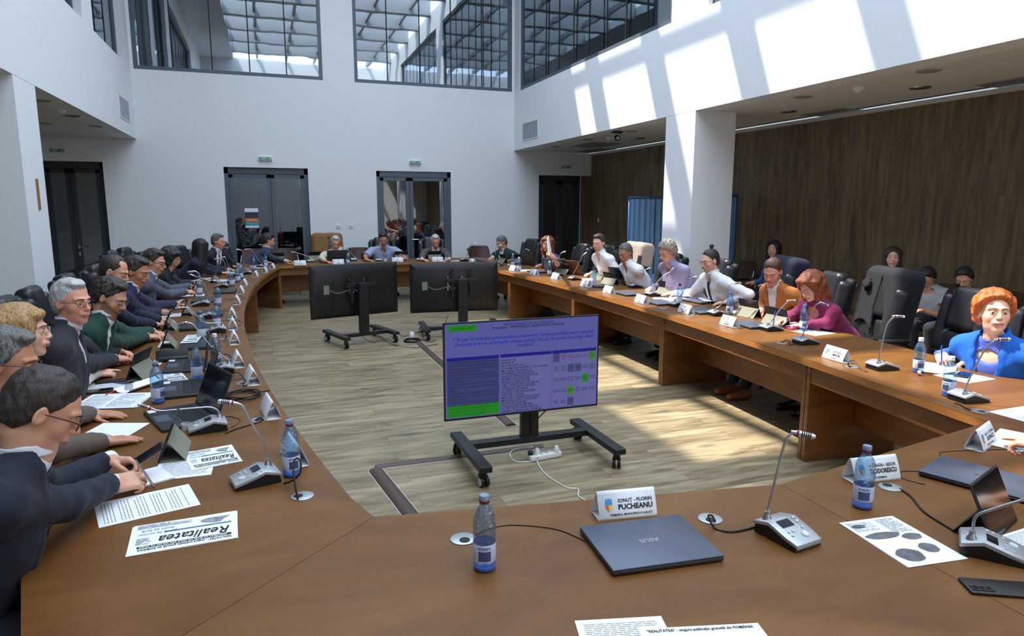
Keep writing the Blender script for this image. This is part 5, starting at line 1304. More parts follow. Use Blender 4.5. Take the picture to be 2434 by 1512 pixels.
tag(MB().tube(pts, .006, 7).build('coiled_cable', M_CABLEB, None, smooth=True), 'coil of black cable on the floor between the far televisions', 'cable')
p = F(979, 806); b = MB(); b.lathe([(0, 0), (.035, 0), (.035, .05), (.02, .07), (0, .07)], 16, cap=False); o = tag(b.build('plug', M_WHITEP, None, auto=50), 'white plug on the floor beside the cable coil', 'plug'); o.location = (p.x, p.y, .03)
# cable bundle hanging on the modesty panel of the right table
pp = [atX(1440, 725, 4.02), atX(1447, 750, 4.02), atX(1462, 770, 4.02)]
tag(MB().tube(bez([atX(1436, 725, 4.0), atX(1441, 745, 4.0), atX(1455, 758, 4.0), atX(1475, 760, 4.0), atX(1478, 742, 4.0)]), .004, 6).build('hanging_cable', M_CABLEB, None, smooth=True), 'thin cable hanging under the right-hand table', 'cable')

# ================================================================= FITTINGS ON WALLS AND CEILINGS
def exit_sign(label, p, w=.26):
    t = thing('exit_sign', label, 'exit sign', (p.x, YB - .001, p.z))
    b = MB(); b.box((0, -.025, 0), (w, .05, .085), bev=.008); bd = b.build('sign_housing', M_WHITEP, t, auto=50)
    MB().box((0, -.0515, 0), (w - .03, .003, .055)).build('sign_face', mat('exit_green', (60, 150, 120), rough=.4), bd)
    text_mesh('EXIT', .045, M_WHITEP, 'sign_lettering', bd, Matrix.Translation((-.03, -.0535, 0)) @ Matrix.Rotation(math.pi / 2, 4, 'X'), bold=.02)
    b = MB(); b.add([(.06, -.0535, 0), (.085, -.0535, .018), (.085, -.0535, .007), (.105, -.0535, .007), (.105, -.0535, -.007), (.085, -.0535, -.007), (.085, -.0535, -.018)], [(0, 1, 2, 3, 4, 5, 6)]); b.build('sign_arrow', M_WHITEP, bd, fix=False)
exit_sign('green emergency exit sign above the left pair of glazed doors', atY(631, 377, YB)); exit_sign('green emergency exit sign above the door behind the grey-haired man', atY(986, 386, YB)); exit_sign('green emergency exit sign above the dim door behind the left column', atY(137, 358, YB)); exit_sign('dim emergency exit sign above the door on the far right', atY(1345, 397, YB))
def wall_plate(label, p, axis='y', m=None, w=.085):
    t = thing('light_switch', label, 'switch', p)
    if axis == 'y': MB().box((0, -.006, 0), (w, .012, w), bev=.003).build('switch_plate', M_WHITEP, t, auto=50); MB().box((0, -.013, 0), (.045, .004, .03)).build('switch_rocker', mat('switch_grey', (190, 190, 186), rough=.5), t)
    else: MB().box((-.006, 0, 0), (.012, w, w), bev=.003).build('switch_plate', M_WHITEP, t, auto=50); MB().box((-.013, 0, 0), (.004, .03, .045)).build('switch_rocker', mat('switch_grey', (190, 190, 186)), t)
wall_plate('left one of two white wall switches between the glazed doors', atY(804, 538, YB)); wall_plate('right one of two white wall switches between the glazed doors', atY(835, 538, YB)); wall_plate('white switch on the walnut wall left of the blue curtain', atX(1423, 524, XWOOD), 'x')
def grille(label, side, p, w, h):
    t = thing('air_grille', label, 'air vent', p); x = 1 if side < 0 else -1
    b = MB(); b.box((x * .006, 0, h / 2), (.012, w, .02)); b.box((x * .006, 0, -h / 2), (.012, w, .02)); b.box((x * .006, w / 2, 0), (.012, .02, h + .02)); b.box((x * .006, -w / 2, 0), (.012, .02, h + .02)); b.build('grille_frame', M_WHITEP, t)
    MB().box((x * .002, 0, 0), (.003, w, h)).build('grille_backing', mat('grille_shadow', (92, 98, 104), rough=.7), t)
    b = MB(); n = 22
    for k in range(n): b.box((x * .007, -w / 2 + w * (k + .5) / n, 0), (.006, w / n * .45, h), rotz(0))
    o = b.build('grille_slats', mat('grille_slat', (170, 176, 182), rough=.5), t); o['kind'] = 'stuff'
grille('white air grille at the far end of the left upper wall', -1, Vector((XL, 13.95, 3.46)), .88, .36); grille('white air grille at the far end of the right upper wall', 1, Vector((XR, 13.98, 3.39)), .9, .36)
M_DISC = mat('ceiling_disc_grey', (150, 148, 145), rough=.5)
def ceil_disc(label, px, kind=0):
    p = atZ(px[0], px[1], ZC)
    if kind == 0:
        t = thing('ceiling_speaker', label, 'ceiling fitting', p)
        MB().lathe([(0, -.012), (.085, -.012), (.105, -.006), (.11, 0), (0, 0)], 28, cap=False).build('disc', M_DISC, t, auto=50)
    elif kind == 1:
        t = thing('downlight', label, 'ceiling light', p)
        MB().lathe([(.075, -.004), (.10, -.010), (.11, 0), (.075, 0)], 28, cap=False).build('trim_ring', M_STEEL, t, auto=50); MB().lathe([(0, -.002), (.078, -.003), (.078, 0), (0, 0)], 24, cap=False).build('lamp_lens', mat('unlit_lens', (90, 88, 84), rough=.4), t)
    else:
        t = thing('smoke_detector', label, 'smoke detector', p)
        MB().lathe([(0, -.055), (.02, -.052), (.035, -.036), (.052, -.028), (.056, -.012), (.06, 0), (0, 0)], 24, cap=False).build('detector_body', M_WHITEP, t, auto=30)
for lab, px, k in (('round ceiling speaker nearest the viewer on the right soffit', (2208, 168), 0), ('downlight nearest the viewer on the right soffit', (2187, 208), 1), ('round ceiling speaker between column and smoke detector', (1909, 230), 0), ('downlight just beyond the right column', (1875, 265), 1), ('smoke detector on the right soffit', (2040, 208), 2),
                   ('round ceiling disc right of the camera', (1500, 312), 0), ('small downlight behind the camera', (1520, 328), 1), ('small disc left of the camera', (1399, 331), 0), ('small disc near the far end of the right soffit', (1320, 348), 0), ('smoke detector beside the camera', (1448, 327), 2), ('small downlight between the two far ceiling vents', (1395, 350), 1),
                   ('smoke detector on the left soffit', (145, 261), 2), ('downlight right of the smoke detector on the left soffit', (172, 275), 1), ('round disc at the left end of the left soffit', (100, 239), 0), ('small downlight over the left back door', (229, 300), 1), ('dark disc low on the left soffit', (108, 293), 0)):
    ceil_disc(lab, px, k)
def ceil_vent(label, c4):
    P = [atZ(q[0], q[1], ZC) for q in c4]; c = sum(P, Vector()) / 4
    xs = [p.x for p in P]; ys = [p.y for p in P]; w, d = max(xs) - min(xs), max(ys) - min(ys)
    t = thing('ceiling_vent', label, 'air vent', (c.x, c.y, ZC))
    MB().box((0, 0, -.004), (w, d, .008)).build('vent_plate', M_DISC, t)
    b = MB()
    for k in range(10): b.box((-w / 2 + w * (k + .5) / 10, 0, -.009), (w / 20, d * .96, .003))
    o = b.build('vent_slats', mat('vent_slat_grey', (120, 118, 114), rough=.6), t); o['kind'] = 'stuff'
ceil_vent('rectangular ceiling vent above the walnut wall, beside the downlights', [(1918, 274), (1998, 256), (2048, 260), (1945, 275)]); ceil_vent('rectangular ceiling vent at the right picture edge', [(2328, 203), (2434, 182), (2480, 190), (2370, 206)]); ceil_vent('flush ceiling vent below the camera', [(1368, 345), (1430, 338), (1468, 343), (1400, 349)]); ceil_vent('dark ceiling vent near the far walnut wall', [(1385, 359), (1420, 352), (1455, 356), (1410, 361)])
# pan-tilt camera hanging from the right soffit edge
p = atZ(1467, 312, ZC); p.z = ZC
t = thing('ceiling_camera', 'black pan and tilt camera hanging from the right soffit', 'camera', p, -.25)
MB().lathe([(0, -.03), (.09, -.03), (.10, -.012), (.06, 0), (0, 0)], 24, cap=False).build('camera_mount', M_BLACKP, t, auto=50)
b = MB(); b.box((-.062, 0, -.085), (.02, .06, .13), bev=.008); b.box((.062, 0, -.085), (.02, .06, .13), bev=.008); b.build('camera_yoke', mat('pale_grey_plastic', (160, 162, 164), rough=.4), t, auto=50)
MB().lathe([(0, -.06), (.035, -.055), (.046, -.02), (.046, .03), (.036, .05), (0, .05)], 24, Matrix.Translation((0, 0, -.11)) @ Matrix.Rotation(math.radians(108), 4, 'X'), cap=False).build('camera_head', M_BLACKP, t, auto=50)
MB().lathe([(.026, 0), (.03, .004), (.026, .006), (0, .006)], 20, Matrix.Translation((0, -.058, -.118)) @ Matrix.Rotation(math.radians(100), 4, 'X'), cap=False).build('camera_lens', mat('lens_ring_silver', (150, 152, 156), rough=.3, metal=.8), t)
# brown stick mark on the left column
p = atX(90, 462, XL + .0); o = MB().box((.006, 0, 0), (.012, .05, .32), bev=.003).build('wooden_strip', mat('raw_wood_strip', (150, 104, 52), rough=.6), None)
o.location = (XL, p.y, p.z); tag(o, 'short brown wooden strip fixed to the left column', 'strip')
# poster on the left glazed door
a, c_ = atY(581, 495, YB + .1), atY(616, 541, YB + .1); t = thing('poster', 'white orange and teal poster taped inside the left glazed door', 'poster', ((a.x + c_.x) / 2, YB + .112, (a.z + c_.z) / 2))
w, h = abs(c_.x - a.x), abs(a.z - c_.z)
MB().box((0, 0, 0), (w, .002, h)).build('poster_sheet', M_PAPER, t)
for z0, z1, cm in ((-.02, .30, mat('poster_photo', (50, 52, 66), rough=.5, vary=(30, .8))), (-.20, -.02, mat('poster_orange', (214, 120, 60), rough=.5)), (-.40, -.20, mat('poster_teal', (30, 140, 150), rough=.5))):
    MB().box((0, -.0015, (z0 + z1) / 2 * h), (w, .001, (z1 - z0) * h)).build('poster_field', cm, t)
text_mesh('Comunicare', .03, M_PAPER, 'poster_lettering', t, Matrix.Translation((0, -.0025, -.1 * h)) @ Matrix.Rotation(math.pi / 2, 4, 'X'), maxw=w * .8)
text_mesh('finanțat de Uniunea Europeană', .03, M_PAPER, 'poster_lettering', t, Matrix.Translation((0, -.0025, -.3 * h)) @ Matrix.Rotation(math.pi / 2, 4, 'X'), maxw=w * .85)
p = atY(687, 502, 17.8); tag(MB().box((p.x, 17.76, p.z), (.22, .01, .3)).build('notice_sheet', M_PAPER), 'white notice sheet on the door across the corridor', 'notice')
# blue folding screen with curtains
M_CLOTHB = mat('sky_blue_curtain_cloth', (122, 166, 214), rough=.85); M_TUBEB = mat('blue_metal_tube', (36, 98, 160), rough=.35)
def booth(label, x0, x1, y, z1):
    t = thing('privacy_screen', label, 'privacy screen', ((x0 + x1) / 2, y, 0)); w = x1 - x0
    b = MB(); b.tube([(-w / 2, 0, z1), (w / 2, 0, z1)], .014, 10); b.tube([(-w / 2, 0, 0), (-w / 2, 0, z1)], .014, 10); b.tube([(w / 2, 0, 0), (w / 2, 0, z1)], .014, 10); b.build('screen_frame', M_TUBEB, t, smooth=True)
    curtain('curtain_panel', (-w / 2 + .01, 0), (-.01, 0), .12, z1 - .03, .022, M_CLOTHB, None, None, n=50, parent=t, waves=5); curtain('curtain_panel', (.01, .0), (w / 2 - .01, 0), .12, z1 - .03, .02, M_CLOTHB, None, None, n=50, parent=t, waves=4)
    for k in range(10): MB().tube([(-w / 2 + w * (k + .5) / 10, -.016, z1 + .012), (-w / 2 + w * (k + .5) / 10, .0, z1 + .02), (-w / 2 + w * (k + .5) / 10, .016, z1 - .03)], .004, 5).build('curtain_ring', M_TUBEB, t)
pa = atY(1496, 469, 10.6); print('booth', pa, atY(1574, 469, 10.6), atY(1752, 465, 9.6))
booth('sky blue curtained privacy screen behind the right column', pa.x, 7.05, 10.6, pa.z)
for k in range(2): pass
pq = atY(1752, 465, 9.3); booth('second blue curtained privacy screen, only its edge showing right of the column', pq.x - .42, pq.x, 9.3, pq.z)
# ================================================================= SURFACES FROM DISTANCE FIELDS (people, chairs)
def V3(*a): return np.array(a, float)
def f_ell(p, c, r, R=None):
    q = p - c
    if R is not None: q = q @ R
    k0 = np.sqrt(((q / r) ** 2).sum(1)) + 1e-9; k1 = np.sqrt(((q / (np.asarray(r) ** 2)) ** 2).sum(1)) + 1e-9
    return k0 * (k0 - 1) / k1
def f_cap(p, a, b, ra, rb):
    d = b - a; L = d @ d + 1e-12; t = np.clip(((p - a) @ d) / L, 0, 1)
    return np.sqrt((((p - a) - t[:, None] * d) ** 2).sum(1)) - (ra + (rb - ra) * t)
def f_box(p, c, h, r, R=None):
    q = p - c
    if R is not None: q = q @ R
    q = np.abs(q) - (np.asarray(h) - r)
    return np.sqrt((np.maximum(q, 0) ** 2).sum(1)) + np.minimum(q.max(1), 0) - r
def smin(a, b, k):
    h = np.maximum(k - np.abs(a - b), 0) / k; return np.minimum(a, b) - h * h * k * .25
def smax(a, b, k): return -smin(-a, -b, k)
def nz(p, s, seed=0.0):
    x, y, z = p[:, 0] * s + seed, p[:, 1] * s + seed * 1.7, p[:, 2] * s - seed
    return (np.sin(x + 1.7 * np.sin(y * .9 + z * .4)) + np.sin(y * 1.13 + 1.5 * np.sin(z * 1.1)) + np.sin(z * .97 + 1.9 * np.sin(x * 1.2 + y * .3))) / 3
def net(fn, lo, hi, h, B=6):
    lo = np.array(lo, float) - 2 * h; hi = np.array(hi, float) + 2 * h
    nb = np.ceil((hi - lo) / h / B).astype(int); n = nb * B
    bi = np.stack(np.meshgrid(*[np.arange(k) for k in nb], indexing='ij'), -1).reshape(-1, 3)
    bc = lo + (bi + .5) * B * h - .5 * h; fb = fn(bc)
    act = np.abs(fb) < B * h * 1.25
    F = np.repeat(np.repeat(np.repeat(fb.reshape(nb).astype(np.float32), B, 0), B, 1), B, 2)
    loc = np.stack(np.meshgrid(*[np.arange(B)] * 3, indexing='ij'), -1).reshape(-1, 3)
    A = bi[act]
    for s in range(0, len(A), 1500):
        idx = (A[s:s + 1500, None, :] * B + loc[None]).reshape(-1, 3)
        F[idx[:, 0], idx[:, 1], idx[:, 2]] = fn(lo + idx * h)
    S = F < 0
    S[0] = S[-1] = False; S[:, 0] = S[:, -1] = False; S[:, :, 0] = S[:, :, -1] = False
    nx, ny, nz_ = n; st = np.array([ny * nz_, nz_, 1]); Ff = F.ravel()
    cid = []; pos = []; quads = []
    for ax in range(3):
        sl0 = [slice(None)] * 3; sl1 = [slice(None)] * 3; sl0[ax] = slice(0, -1); sl1[ax] = slice(1, None)
        I = np.argwhere(S[tuple(sl0)] != S[tuple(sl1)])
        if not len(I): continue
        f0 = Ff[I @ st]; f1 = Ff[I @ st + st[ax]]; t = np.clip(f0 / (f0 - f1 + 1e-12), .02, .98)
        P = I.astype(float); P[:, ax] += t
        o = [(ax + 1) % 3, (ax + 2) % 3]; c = []
        for da, db in ((0, 0), (1, 0), (1, 1), (0, 1)):
            J = I.copy(); J[:, o[0]] -= da; J[:, o[1]] -= db; c.append(J @ st)
        c = np.stack(c, 1); cid.append(c.ravel()); pos.append(np.repeat(P, 4, 0))
        fl = (Ff[I @ st] < 0); c[fl] = c[fl][:, ::-1]; quads.append(c[:, ::-1])
    if not cid: return np.zeros((0, 3)), np.zeros((0, 4), int)
    cid = np.concatenate(cid); pos = np.concatenate(pos); u, inv = np.unique(cid, return_inverse=True)
    cnt = np.bincount(inv); V = np.stack([np.bincount(inv, pos[:, k]) / cnt for k in range(3)], 1)
    Q = np.searchsorted(u, np.concatenate(quads))
    return lo + V * h, Q
def relax(V, Q, it=1, w=.5):
    for _ in range(it):
        S = np.zeros_like(V); C = np.zeros(len(V))
        for a, b in ((0, 1), (1, 2), (2, 3), (3, 0)):
            for k in range(3): S[:, k] += np.bincount(Q[:, a], V[Q[:, b], k], len(V)) + np.bincount(Q[:, b], V[Q[:, a], k], len(V))
            C += np.bincount(Q[:, a], minlength=len(V)) + np.bincount(Q[:, b], minlength=len(V))
        V = V * (1 - w) + w * S / np.maximum(C, 1)[:, None]
    return V
def net_obj(name, fn, lo, hi, h, m, parent=None, origin=None, colfn=None, it=1):
    V, Q = net(fn, lo, hi, h)
    V = relax(V, Q, it)
    cols = colfn(V) if colfn is not None else None
    if origin is not None: V = V - np.array(origin)
    me = bpy.data.meshes.new(name); me.vertices.add(len(V)); me.vertices.foreach_set('co', V.astype(np.float32).ravel())
    me.loops.add(len(Q) * 4); me.loops.foreach_set('vertex_index', Q.astype(np.int32).ravel())
    me.polygons.add(len(Q)); me.polygons.foreach_set('loop_start', np.arange(0, len(Q) * 4, 4, dtype=np.int32)); me.polygons.foreach_set('loop_total', np.full(len(Q), 4, np.int32))
    me.update(calc_edges=True); me.polygons.foreach_set('use_smooth', np.ones(len(Q), bool)); me.materials.append(m)
    if cols is not None:
        a = me.color_attributes.new('tone', 'FLOAT_COLOR', 'POINT'); a.data.foreach_set('color', np.concatenate([cols, np.ones((len(V), 1))], 1).astype(np.float32).ravel())
    o = bpy.data.objects.new(name, me); COL.objects.link(o)
    if parent is not None: o.parent = parent
    return o

# ---------------------------------------------------------------- office chair
M_LEATHER = mat('black_grained_leather', (32, 33, 36), rough=0.36, bump=(90, .25, .002), spec=.6)
RXn = lambda a: np.array(Matrix.Rotation(a, 3, 'X'))
def office_chair():
    t = thing('office_chair', 'x', 'chair', (0, 0, 0), 0)
    bk = RXn(math.radians(-12)).T   # world->local handled by q @ R
    Rb = np.array(Matrix.Rotation(math.radians(12), 3, 'X'))
    def back(p):
        q = (p - V3(0, -.27, .46)) @ Rb     # local coordinates, leaned backwards
        w = .27 + .03 * np.sin(q[:, 2] * 4)
        d = f_box(q, V3(0, -.05, .36), (.285, .05, .35), .05)
        d = smin(d, f_box(q, V3(0, -.005, .20), (.20, .05, .17), .045), .03)
        for s in (-1, 1): d = smin(d, f_box(q, V3(s * .245, .015, .42), (.055, .07, .25), .05, np.array(Matrix.Rotation(s * .25, 3, 'Z'))), .02)
        return d + .0025 * nz(p, 26)
    net_obj('backrest', back, (-.4, -.62, .38), (.4, -.1, 1.28), .015, M_LEATHER, t)
    def head(p):
        q = (p - V3(0, -.27, .46)) @ Rb
        d = f_box(q, V3(0, .0, .56), (.185, .075, .185), .06)
        return d + .002 * nz(p, 24, 2)
    net_obj('headrest_pad', head, (-.3, -.62, .6), (.3, -.1, 1.3), .013, M_LEATHER, t)
    def seat(p):
        return f_box(p, V3(0, 0, .43), (.27, .27, .055), .05) - .008 * np.cos(p[:, 0] * 9) + .002 * nz(p, 22, 4)
    net_obj('seat', seat, (-.33, -.33, .36), (.33, .33, .56), .016, M_LEATHER, t)
    for s in (-1, 1):
        b = MB(); b.tube(bez([(s * .27, -.18, .44), (s * .33, -.16, .55), (s * .335, -.05, .665), (s * .335, .16, .665), (s * .33, .2, .58), (s * .27, .14, .44)]), .018, 8); b.box((s * .335, .04, .685), (.06, .28, .035), bev=.015); b.build('armrest', M_BLACKP, t, auto=50)
    b = MB(); b.lathe([(0, .08), (.028, .08), (.028, .28), (.02, .28), (.02, .40), (.09, .41), (0, .41)], 14, cap=False); b.build('gas_lift', M_BLACKP, t, auto=50)
    b = MB()
    for k in range(5):
        a = k * 2 * math.pi / 5 + .3; c, s_ = math.cos(a), math.sin(a)
        b.tube([(0, 0, .10), (.15 * c, .15 * s_, .095), (.31 * c, .31 * s_, .07)], [.03, .024, .016], 8)
    b.build('star_base', M_BLACKP, t, auto=50)
    for k in range(5):
        a = k * 2 * math.pi / 5 + .3; c, s_ = math.cos(a), math.sin(a)
        bb = MB()
        for e in (-1, 1): bb.lathe([(0, -.01), (.028, -.01), (.03, 0), (.028, .01), (0, .01)], 14, Matrix.Translation((.31 * c - e * .015 * s_, .31 * s_ + e * .015 * c, .03)) @ rotz(a + 1.57) @ Matrix.Rotation(math.pi / 2, 4, 'Y'), cap=False)
        bb.tube([(.31 * c, .31 * s_, .03), (.31 * c, .31 * s_, .07)], .01, 6); bb.build('caster', M_BLACKP, t, auto=50)
    return t
CH0 = office_chair(); CH_USED = [False]
CH_KIDS = {CH0.name: children(CH0)}
def put_chair(label, x, y, yaw, group='black leather office chairs'):
    """local +y is the sitting direction"""
    if not CH_USED[0]: c = CH0; CH_USED[0] = True
    else:
        c = CH0.copy(); COL.objects.link(c)
        for k in CH_KIDS[CH0.name]:
            d = k.copy(); COL.objects.link(d); d.parent = c
    c.location = (x, y, 0); c.rotation_euler = (0, 0, yaw); c.scale = (.93, .93, .97); tag(c, label, 'chair', group); return c
M_PLY = mat('dark_brown_plywood', (74, 50, 40), rough=0.4); M_CHR = mat('chair_chrome', (190, 192, 196), rough=.2, metal=1.0)
def visitor_chair():
    t = thing('visitor_chair', 'x', 'chair', (0, 0, 0), 0)
    n = 10
    def shell(z0, z1, y0, y1, w, m, name):
        b = MB(); vs = []
        for lay in (0, 1):
            for (z, y) in ((z0, y0), ((z0 + z1) / 2, (y0 + y1) / 2 - .01), (z1, y1)):
                for i in range(n + 1):
                    u = i / n * 2 - 1; ww = w * (1 - .12 * (abs(z - z1) < .001) * abs(u) ** 6); vs.append((u * ww, y - .05 * (1 - u * u) - lay * .014, z - .03 * (abs(u) ** 5) * (z == z1)))
        m1 = n + 1
        fs = []
        for lay in (0, 1):
            for r in range(2):
                for i in range(n): o = lay * 3 * m1 + r * m1 + i; fs.append((o, o + 1, o + 1 + m1, o + m1))
        for i in range(n): fs.append((i, i + 1, 3 * m1 + i + 1, 3 * m1 + i)); o = 2 * m1 + i; fs.append((o, o + 1, o + 1 + 3 * m1, o + 3 * m1))
        for r in range(2):
            for i in (0, n): o = r * m1 + i; fs.append((o, o + m1, o + 4 * m1, o + 3 * m1))
        b.add(vs, fs); return b.build(name, m, t, auto=50)
    shell(.62, .93, -.20, -.27, .25, M_PLY, 'backrest')
    b = MB(); b.box((0, 0, .455), (.48, .46, .03), bev=.012); b.build('seat', M_PLY, t, auto=50)
    for s in (-1, 1):
        b = MB(); b.tube(bez([(s * .25, .22, .01), (s * .25, .20, .44), (s * .26, .15, .65), (s * .26, -.16, .66), (s * .24, -.24, .80)]), .011, 8); b.tube([(s * .25, .16, .44), (s * .25, -.24, .01)], .011, 8); b.build('side_frame', M_CHR, t, smooth=True)
        MB().box((s * .26, -.0, .672), (.04, .26, .018), bev=.006).build('armrest', M_BLACKP, t)
    return t
VC0 = visitor_chair(); VC_USED = [False]; CH_KIDS[VC0.name] = children(VC0)
def put_visitor(label, x, y, yaw):
    if not VC_USED[0]: c = VC0; VC_USED[0] = True
    else:
        c = VC0.copy(); COL.objects.link(c)
        for k in CH_KIDS[VC0.name]: d = k.copy(); COL.objects.link(d); d.parent = c
    c.location = (x, y, 0); c.rotation_euler = (0, 0, yaw); tag(c, label, 'chair', 'brown visitor chairs along the walls'); return c

# ---------------------------------------------------------------- people
def skin_mat():
    m = bpy.data.materials.new('skin'); m.use_nodes = True; nt = m.node_tree; b = nt.nodes['Principled BSDF']; L = nt.links.new
    a = nt.nodes.new('ShaderNodeVertexColor'); a.layer_name = 'tone'; L(a.outputs['Color'], b.inputs['Base Color'])
    b.inputs['Roughness'].default_value = .46; b.inputs['Subsurface Weight'].default_value = .06; b.inputs['Subsurface Radius'].default_value = (.6, .25, .15); b.inputs['Subsurface Scale'].default_value = .01
    tc = nt.nodes.new('ShaderNodeTexCoord'); n = nt.nodes.new('ShaderNodeTexNoise'); n.inputs['Scale'].default_value = 220; L(tc.outputs['Object'], n.inputs['Vector'])
    bp = nt.nodes.new('ShaderNodeBump'); bp.inputs['Strength'].default_value = .12; bp.inputs['Distance'].default_value = .001; L(n.outputs['Fac'], bp.inputs['Height']); L(bp.outputs[0], b.inputs['Normal'])
    return m
M_SKIN = skin_mat()
def hair_mat(name, c1, c2, stretch=(30, 30, 6)):
    if name in MATS: return MATS[name]
    m = bpy.data.materials.new(name); m.use_nodes = True; MATS[name] = m; nt = m.node_tree; b = nt.nodes['Principled BSDF']; L = nt.links.new
    tc = nt.nodes.new('ShaderNodeTexCoord'); mp = nt.nodes.new('ShaderNodeMapping'); mp.inputs['Scale'].default_value = stretch; L(tc.outputs['Object'], mp.inputs[0])
    n = nt.nodes.new('ShaderNodeTexNoise'); n.inputs['Scale'].default_value = 5; n.inputs['Detail'].default_value = 6; n.inputs['Distortion'].default_value = 1.2; L(mp.outputs[0], n.inputs['Vector'])
    r = nt.nodes.new('ShaderNodeValToRGB'); r.color_ramp.elements[0].position = .35; r.color_ramp.elements[1].position = .68; r.color_ramp.elements[0].color = srgb(*c1); r.color_ramp.elements[1].color = srgb(*c2)
    L(n.outputs['Fac'], r.inputs[0]); L(r.outputs[0], b.inputs['Base Color']); b.inputs['Roughness'].default_value = .5
    bp = nt.nodes.new('ShaderNodeBump'); bp.inputs['Strength'].default_value = .7; bp.inputs['Distance'].default_value = .004; L(n.outputs['Fac'], bp.inputs['Height']); L(bp.outputs[0], b.inputs['Normal'])
    return m
HAIR = dict(black=((10, 10, 12), (38, 36, 38)), dark=((24, 19, 17), (62, 50, 44)), brown=((44, 28, 20), (98, 66, 46)), grey=((96, 96, 98), (176, 176, 178)), white=((140, 140, 140), (216, 214, 210)), salt=((50, 48, 47), (130, 128, 126)),
            blonde=((124, 88, 50), (206, 166, 112)), ginger=((130, 52, 16), (226, 120, 48)), auburn=((74, 32, 18), (166, 84, 42)), ash=((84, 78, 68), (186, 176, 156)))
SKIN = dict(fair=(226, 176, 150), mid=(206, 152, 124), tan=(184, 128, 98), rosy=(214, 148, 124))
def cloth(name, c, bump=(300, .25, .0012), rough=.85, vary=None): return mat(name, c, rough=rough, bump=bump, sheen=.04, vary=vary)

